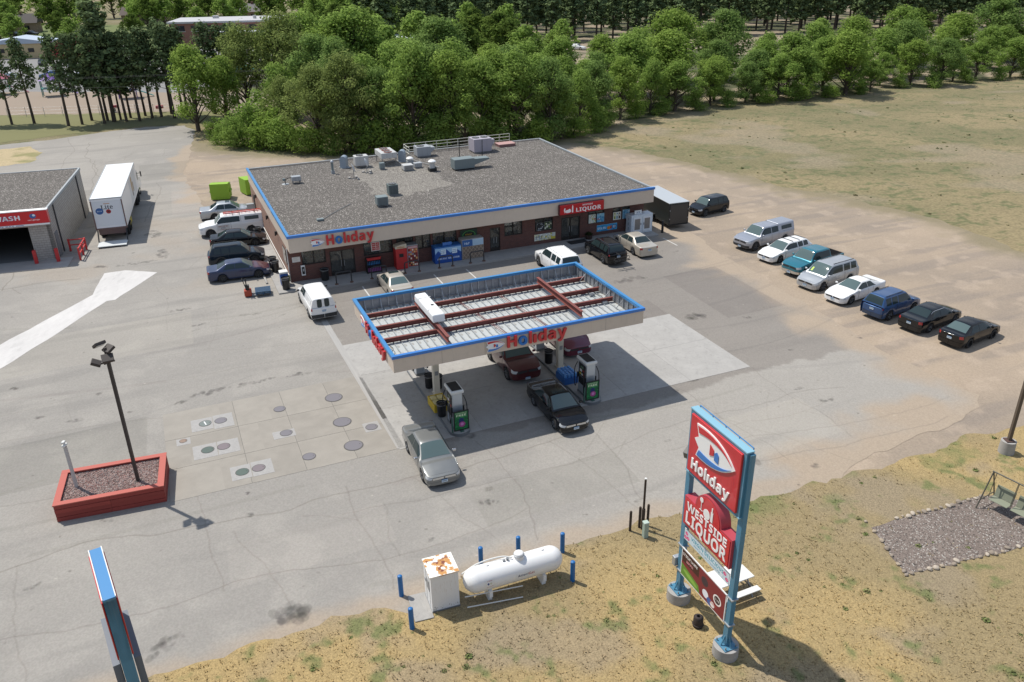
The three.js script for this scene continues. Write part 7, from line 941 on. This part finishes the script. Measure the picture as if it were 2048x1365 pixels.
{ // gravel bed with its border stones and the swing
  const bed = [[16.0, -29.5], [16.2, -26.4], [18.4, -26.9], [20.51, -27.6], [23.4, -28.6], [25.5, -31.0], [22.4, -31.7], [20.3, -31.0], [17.6, -30.1]];
  const g = structure('gravel_bed', sheet(rough(bed, 0.4, 0.15, 6), 0.022, [15, -33, 21, -27]), new THREE.MeshStandardMaterial({ map: ctex(gravelMap([0.15, 0.118, 0.10], [0.215, 0.175, 0.15], 6), [1, 1]), roughness: 1 }), 'grey brown gravel bed edged with stones', 'gravel');
  const q = rng(12), stoneMats = [std(0.34, 0.28, 0.21, 0.95), std(0.26, 0.215, 0.17, 0.95), std(0.42, 0.36, 0.29, 0.95)], variants = [0, 1, 2].map((k) => { const s = new THREE.IcosahedronGeometry(1, 1), p = s.attributes.position; for (let i = 0; i < p.count; i++) { const f = 0.75 + 0.5 * noise(p.getX(i) * 1.3 + k * 7 + 5, p.getY(i) * 1.3 + p.getZ(i) + 5); p.setXYZ(i, p.getX(i) * f, p.getY(i) * f * 0.7, p.getZ(i) * f); } s.computeVertexNormals(); return s; });
  const line = [[[15.95, -29.9], [16.2, -26.4], 0.6], [[16.2, -26.4], [20.51, -27.6], 0.36], [[20.51, -27.6], [23.4, -28.6], 0.4], [[17.4, -30.1], [20.3, -31.0], 0.33], [[20.3, -31.0], [22.4, -31.7], 0.45]];
  for (const [a, b, st] of line) { const L = Math.hypot(b[0] - a[0], b[1] - a[1]); for (let d = 0; d < L; d += st * (0.75 + 0.6 * q())) { const k = 0.055 + 0.07 * q(), o = thing('border_stone', 'rounded field stone edging the gravel bed', 'stone', [mix(a[0], b[0], d / L) + 0.12 * (q() - 0.5), 0.03 + k * 0.3, mix(a[1], b[1], d / L) + 0.12 * (q() - 0.5)], q() * 6, 'stones edging the gravel bed'); part('stone', variants[Math.floor(q() * 3)], stoneMats[Math.floor(q() * 3)], o).scale.set(k * 1.3, k, k); } }
  const s = thing('garden_swing', 'two seat metal garden swing with pale green mesh seats on the gravel', 'swing', [22.6, 0.02, -30.2], -58 * R), fm = std(0.10, 0.095, 0.075, 0.5, 0.3), mesh = std(0.22, 0.235, 0.17, 0.9); for (const x of [-1.15, 1.15]) part('frame', merge([rod([x, 0, 0.75], [x, 1.75, 0], 0.03), rod([x, 0, -0.75], [x, 1.75, 0], 0.03), rod([x, 0.4, -0.55], [x, 0.4, 0.55], 0.02)]), fm, s); part('top_bar', rod([-1.2, 1.75, 0], [1.2, 1.75, 0], 0.035), fm, s);
  for (const x of [-0.5, 0.5]) { part('seat', rbox(0.85, 0.03, 0.5, 0.012, x, 0.5, 0.1), mesh, s); part('backrest', rbox(0.85, 0.55, 0.03, 0.012, x, 0.8, -0.2, -0.25), mesh, s); } part('hanger', merge([-1.0, -0.02, 0.02, 1.0].map((x) => rod([x, 0.5, 0.2], [x, 1.74, 0], 0.015))), fm, s);
}
// ---------------------------------------------------------------- manhole covers of the buried tanks
for (const [s, t, r, c, l] of [[-2.16, 6.39, 0.5, 0, 'large grey tank cover nearest the canopy corner'], [-2.33, 3.43, 0.5, 0, 'large grey tank cover in the middle row'], [-2.32, 0.78, 0.5, 0, 'large grey tank cover in the front row'], [-5.29, 6.36, 0.33, 0, 'mid sized grey tank cover in the back row'], [-5.38, 3.56, 0.33, 0, 'mid sized grey tank cover in the middle row'], [-4.68, 0.71, 0.34, 0, 'mid sized grey tank cover in the front row'], [-0.97, 2.22, 0.33, 0, 'lone grey tank cover beside the pump pad'], [-9.35, 6.47, 0.33, 1, 'green grey tank cover with a white slash in the back patch'], [-8.52, 6.44, 0.33, 0, 'grey tank cover in the back patch'], [-9.46, 3.57, 0.33, 2, 'dark green tank cover in the middle patch'], [-8.65, 3.57, 0.33, 3, 'mauve tank cover in the middle patch'], [-8.04, 0.7, 0.33, 2, 'dark green tank cover in the front patch'], [-7.23, 0.72, 0.33, 3, 'mauve tank cover in the front patch'], [-10.59, 5.05, 0.2, 4, 'small rusty tank cover in its own square patch']]) {
  const o = thing('tank_cover', l, 'manhole cover', site(CANOPY, s, t, 0.017), 0), m = [std(0.16, 0.15, 0.165, 0.7), std(0.15, 0.175, 0.165, 0.7), std(0.075, 0.105, 0.09, 0.7), std(0.17, 0.14, 0.15, 0.7), std(0.24, 0.17, 0.13, 0.8)][c]; part('ring', new THREE.RingGeometry(r * 0.93, r * 1.04, 28).rotateX(-Math.PI / 2).translate(0, 0.004, 0), std(0.10, 0.095, 0.09, 0.8), o); part('lid', cyl(r * 0.92, r * 0.92, 0.012, 0, 0.004, 0, 28), m, o); part('lift_hole', cyl(0.025, 0.025, 0.014, r * 0.6, 0.005, -r * 0.3, 8), black, o); if (c === 1) part('painted_mark', box(0.06, 0.004, 0.4, 0, 0.013, 0, 0, 0.6), white, o);
}
// ---------------------------------------------------------------- beyond the pines: school, lot, playground, houses
structure('school_lot', sheet([[-150, -200], [-118, -168], [-62, -160], [-52, -196], [-66, -240], [-140, -244]], -0.016, [-150, -244, -52, -160]), std(0.21, 0.205, 0.20, 0.95), 'grey asphalt school lot beyond the pines', 'parking lot');
structure('playground_ground', sheet(rough([[-112, -137], [-44, -141], [-40, -158], [-62, -162], [-116, -168]], 3, 1.5, 8), -0.014, [-116, -168, -40, -137]), std(0.27, 0.215, 0.165, 1), 'sandy brown playground ground behind the pines', 'playground');
structure('school_lawn', sheet(rough([[-180, -246], [-66, -242], [-40, -262], [-60, -330], [-200, -340]], 6, 3, 9), -0.018, [-200, -340, -40, -242]), std(0.13, 0.16, 0.055, 1), 'green lawn round the school', 'lawn');
structure('pine_lawn', sheet(rough([[-110, -124], [-72, -117], [-56, -128.5], [-48, -130], [-44, -127], [-40, -134], [-48, -141], [-112, -138]], 2, 0.8, 10), -0.008, [-112, -141, -40, -117]), std(0.17, 0.165, 0.07, 1), 'rough grass strip under the pine row', 'grass');
structure('school_road', sheet([[-260, -262], [-260, -268], [-100, -254], [-60, -270], [-58, -265], [-100, -248]], -0.010, [-260, -270, -58, -248]), std(0.25, 0.24, 0.23, 1), 'pale road in front of the school', 'road');
{
  const o = thing('school_building', 'long low brick school with a pale flat roof', 'building', [-79, 0, -262], 8 * R), bm = new THREE.MeshStandardMaterial({ map: brickTex(4, 2, [[0.30, 0.13, 0.10], [0.24, 0.11, 0.085]], [0.3, 0.24, 0.2], 0.21, 0.075, 7), roughness: 0.95 });
  part('wall', metreUV(box(38, 6, 18, 0, 3, 0), 4, 2), bm, o); part('roof', box(39, 0.5, 19, 0, 6.2, 0), std(0.42, 0.42, 0.43, 0.8), o); part('entrance_roof', box(18, 0.4, 6, 4, 3.6, 11), std(0.55, 0.57, 0.6, 0.8), o); part('entrance_wall', box(17, 3.4, 5, 4, 1.7, 11), bm, o);
  for (let k = 0; k < 9; k++) { const w = part('window', box(2.2, 1.5, 0.1, -16 + k * 4, 4.6, 9.05), darkGlass, o); part('frame', box(2.5, 0.12, 0.16, -16 + k * 4, 3.8, 9.06), offWhite, w); }
  part('roof_vent', merge([cyl(0.5, 0.5, 0.9, 4, 6.9, 2, 12), box(1.6, 0.8, 1.4, -8, 6.8, -3)]), rtuPale, o);
  const t = thing('tan_annex', 'tan hall with a pale blue roof beyond the pines', 'building', [-127, 0, -228], 12 * R); part('wall', box(15, 3.6, 9, 0, 1.8, 0), std(0.52, 0.42, 0.24, 0.9), t); part('roof', extr(poly([[-7.9, 0], [7.9, 0], [7.9, 0.3], [0, 1.5], [-7.9, 0.3]]), 9.6).translate(0, 3.6, -4.8), std(0.40, 0.47, 0.55, 0.6), t); part('window', merge([box(1.4, 1, 0.1, -4, 2, 4.53), box(1.4, 1, 0.1, 3, 2, 4.53)]), darkGlass, t);
  const r = thing('red_shed', 'red shed beside the tan hall', 'building', [-113, 0, -226], 12 * R); part('wall', box(8, 3.2, 7, 0, 1.6, 0), std(0.36, 0.04, 0.05, 0.8), r); part('roof', extr(poly([[-4.3, 0], [4.3, 0], [0, 1.6]]), 7.5).translate(0, 3.2, -3.75), std(0.30, 0.05, 0.06, 0.8), r);
  for (const [x, z, y, l, c] of [[-172, -306, 0.3, 'dark roofed house among the far trees beside the lawn', [0.08, 0.07, 0.065]], [-140, -342, 0.1, 'brown roofed house behind the school road', [0.11, 0.085, 0.075]], [-104, -352, -0.2, 'grey roofed house behind the school', [0.15, 0.14, 0.14]]]) { const h = thing('house', l, 'house', [x, 0, z], y); part('wall', box(16, 3.2, 9, 0, 1.6, 0), std(0.30, 0.22, 0.17, 0.9), h); part('roof', extr(poly([[-5.2, 0], [5.2, 0], [0, 2.8]]), 17).rotateY(Math.PI / 2).translate(-8.5, 3.2, 0), std(...c, 0.9), h); for (const k of [-5, 0, 5]) part('window', box(1.5, 1.2, 0.1, k, 1.8, 4.55), darkGlass, h); part('chimney', box(0.8, 1.4, 0.8, 3, 6, 0), std(0.2, 0.1, 0.08, 0.9), h); }
  const w = thing('white_hall', 'long white roofed hall showing between the far pines', 'building', [-26, 0, -232], 0.1); part('wall', box(22, 3, 9, 0, 1.5, 0), std(0.5, 0.5, 0.5, 0.8), w); part('roof', box(23, 0.4, 10, 0, 3.2, 0), std(0.62, 0.64, 0.66, 0.6), w);
}
// cars in the school lot: too small to show more than their outline, glass and wheels
{
  const far = (mat, x, z, yaw, label) => { const p = PRESETS.sedan, s = bodySkin(p), o = thing('distant_car', label, 'car', [x, 0, z], yaw * R, 'cars in the school lot'); part('body', s.grid(range(0, 12, 30), range(0, 12, 20)), mat, o); part('windshield', s.patch(5.1, 5.9, 4.3, 7.7, 0.01, 3, 4), carGlass, o); part('rear_window', s.patch(8.1, 8.8, 4.3, 7.7, 0.01, 3, 4), carGlass, o); for (const d of [-1, 1]) for (const z2 of [1.47, -1.3]) { const q = part('wheel', tyreGeo, tyreMat, o); q.scale.set(0.2, 0.33, 0.33); q.position.set(d * 0.8, 0.33, z2); } };
  const cs = [[cWhite, 'white'], [cDark, 'black'], [cSilver, 'silver'], [cBlue, 'blue'], [cWhite, 'white'], [cGrey, 'grey'], [cTeal, 'teal']], q = rng(8);
  for (let k = 0; k < 7; k++) { const [m, n] = cs[k]; far(m, -122 + k * 8.5 + 2 * q(), -205 - 4 * (k % 2), 20 + 10 * q(), n + ' car parked in the school lot seen through the pines'); }
  for (let k = 0; k < 6; k++) { const [m, n] = cs[(k + 2) % 7]; far(m, -108 + k * 7 + 2 * q(), -184 - 2 * (k % 2), -70, n + ' car parked across the school lot behind the playground'); }
  far(cDark, -160, -294, 80, 'black car on the far lawn by the dark house'); far(cDark, -164, -291, 80, 'second black car on the far lawn by the dark house');
  for (let k = 0; k < 5; k++) far(cs[(k * 3) % 7][0], 18 + k * 9, -226 - k * 3, 60, cs[(k * 3) % 7][1] + ' car glimpsed between the broadleaf belt and the pines');
}
for (const [x, z, c, d, l] of [[-86, -160, [0.02, 0.20, 0.17], [0.14, 0.06, 0.30], 'teal and purple climbing frame in the playground'], [-70, -156, [0.14, 0.06, 0.30], [0.02, 0.22, 0.20], 'purple climbing frame with a teal roof'], [-97, -163, [0.03, 0.24, 0.14], [0.30, 0.05, 0.10], 'green climbing frame with a red roof']]) {
  const o = thing('climbing_frame', l, 'playground', [x, 0, z], 0.4), m = std(...c, 0.5), n = std(...d, 0.5); for (const [a, b] of [[-1.5, -1], [1.5, -1], [-1.5, 1], [1.5, 1]]) part('post', rod([a, 0, b], [a, 3, b], 0.08), m, o); part('platform', box(3.2, 0.12, 2.2, 0, 1.4, 0), m, o); part('roof', new THREE.ConeGeometry(2.4, 1.1, 4).rotateY(Math.PI / 4).translate(0, 3.5, 0), n, o); part('slide', bar([1.6, 1.4, 0], [4.4, 0.15, 0], 0.1, 0.7), n, o); part('rail', merge([bar([-1.5, 2, 1], [1.5, 2, 1], 0.06), bar([-1.5, 2, -1], [1.5, 2, -1], 0.06)]), n, o);
}
for (const [x, z, l] of [[-58, -140, 'red spring toy near the fence end'], [-66, -141, 'pink spring toy behind the middle pines']]) { const o = thing('spring_toy', l, 'playground', [x, 0, z], 0.6); part('seat', rbox(1.2, 0.5, 0.4, 0.1, 0, 0.9, 0), std(0.45, 0.06, 0.1, 0.5), o); part('spring', cyl(0.18, 0.22, 0.7, 0, 0.35, 0, 10), steelGrey, o); }
{ const o = thing('teal_shelter', 'low shelter with a teal roof seen behind the big tree', 'shelter', [-56, 0, -172], 0.2); part('roof', extr(poly([[-5, 0], [5, 0], [0, 1.2]]), 8).translate(0, 2.6, -4), std(0.10, 0.32, 0.30, 0.6), o); for (const [a, b] of [[-4, -3.5], [4, -3.5], [-4, 3.5], [4, 3.5]]) part('post', box(0.15, 2.6, 0.15, a, 1.3, b), steelGrey, o); }
{ // wire fence behind the pine row, and the overhead wires
  const o = thing('wire_fence', 'thin wire fence on pale posts behind the pine row', 'fence', [-82, 0, -137.5], -Math.atan2(-3.5, 40)); for (let k = 0; k <= 14; k++) part('post', rod([k * 2.9, 0, 0], [k * 2.9, 1.5, 0], 0.035, 0.035, 6), galvDull, o); for (const y of [0.5, 1.0, 1.45]) part('wire', rod([0, y, 0], [40.6, y, 0], 0.012, 0.012, 4), galv, o);
  const u = thing('utility_pole', 'pale utility pole with crossarm standing in the tree belt', 'utility pole', [-26.5, 0, -127.5], 0.2); part('pole', rod([0, -0.2, 0], [0, 9.2, 0], 0.16, 0.11, 10), std(0.36, 0.33, 0.30, 0.9), u); part('crossarm', box(2.4, 0.12, 0.12, 0, 8.3, 0), std(0.3, 0.27, 0.24, 0.9), u);
  for (const [y, dz, l] of [[8.35, -0.9, 'upper overhead wire before the pine row'], [8.3, 0.0, 'middle overhead wire before the pine row'], [7.0, 0.5, 'lower overhead wire before the pine row']]) { const w = thing('overhead_wire', l, 'wire', [-26.5, y, -127.5 + dz], 0); part('cable', tube([[0, 0, 0], [-30, -0.9, 0.5], [-60, -1.0, 1], [-100, 0, 2]], 0.009, 4, 30), std(0.12, 0.12, 0.125, 0.7), w); }
}
// the floor of the woods, and weeds standing on the meadow
structure('woodland_floor', sheet(rough([[-44, -132], [-30, -118], [-10, -114], [10, -120], [24, -134], [45, -146], [66, -155], [104, -170], [150, -178], [330, -240], [420, -420], [-60, -440], [-44, -300], [-60, -200]], 4, 2.5, 21), -0.022, [-60, -440, 420, -114]), new THREE.MeshStandardMaterial({ map: ctex(paint(1024, 700, (i, j) => { const k = 0.7 + 0.6 * hash(i, j); return mix3([0.065, 0.07, 0.03], [0.27, 0.215, 0.15], step01(0.44, 0.62, fbm(i / 16, j / 12, 4))).map((v) => v * k); })), roughness: 1 }), 'dark leaf litter and patches of bare soil under the woods', 'ground');
{
  const r = rng(15), n = 420, im = new THREE.InstancedMesh(leafCloud([[0, 0.1, 0, 0.22, 0.12]], 40, 0.12, 77, [0.6, 0.6, 0.6], [0.9, 0.9, 0.9]).deleteAttribute('color'), new THREE.MeshStandardMaterial({ roughness: 1, side: THREE.DoubleSide }), n), M = new THREE.Matrix4(), Q = new THREE.Quaternion(), Y = new THREE.Vector3(0, 1, 0), C = new THREE.Color(); let k = 0;
  const edge = [[46, -62], [42.9, -72.50], [39.9, -78.30], [32.6, -86.18], [24.4, -98.04], [15.6, -108.8], [9.4, -112.4], [14, -122], [24, -131], [45, -141.5], [60, -147], [80, -156], [105, -168], [120, -160], [90, -90], [70, -62]];
  while (k < n) { const x = 6 + 112 * r(), z = -170 + 108 * r(); if (!inside(edge, x, z) || r() > step01(0.4, 0.65, fbm(x * 0.12 + 3, z * 0.2, 3)) + 0.15) continue; const s = 0.3 + 0.7 * r() * r(), b = 0.75 + 0.5 * r(), q = mix3([0.22, 0.19, 0.10], [0.12, 0.145, 0.05], r()); M.compose(new THREE.Vector3(x, -0.07, z), Q.setFromAxisAngle(Y, r() * 6.28), new THREE.Vector3(s, s, s)); im.setMatrixAt(k, M); im.setColorAt(k, C.setRGB(q[0] * b, q[1] * b, q[2] * b)); k++; }
  im.name = 'meadow_weeds'; im.userData = { kind: 'stuff', label: 'small weeds and tufts scattered over the meadow', category: 'weeds' }; scene.add(im);
  // green weeds and dry clumps in the lawn
  const n2 = 260, iw = new THREE.InstancedMesh(im.geometry, im.material, n2); k = 0;
  while (k < n2) { const x = -13 + 40 * r(), z = -38 + 26 * r(); if (!inside(lawnOutline, x, z) || r() > step01(0.42, 0.66, fbm(x * 0.4 + 3, z * 0.4, 3)) + 0.1) continue; const s = 0.2 + 0.55 * r() * r(), b = 0.8 + 0.5 * r(), q = mix3([0.12, 0.16, 0.045], [0.2, 0.2, 0.08], r()); M.compose(new THREE.Vector3(x, -0.03, z), Q.setFromAxisAngle(Y, r() * 6.28), new THREE.Vector3(s, s, s)); iw.setMatrixAt(k, M); iw.setColorAt(k, C.setRGB(q[0] * b, q[1] * b, q[2] * b)); k++; }
  iw.name = 'lawn_weeds'; iw.userData = { kind: 'stuff', label: 'green weeds dotted over the foreground lawn', category: 'weeds' }; scene.add(iw);
}
scene.traverse((o) => { if (o.isMesh) { o.castShadow = true; o.receiveShadow = true; } });
camera.updateMatrixWorld();
renderer.render(scene, camera);
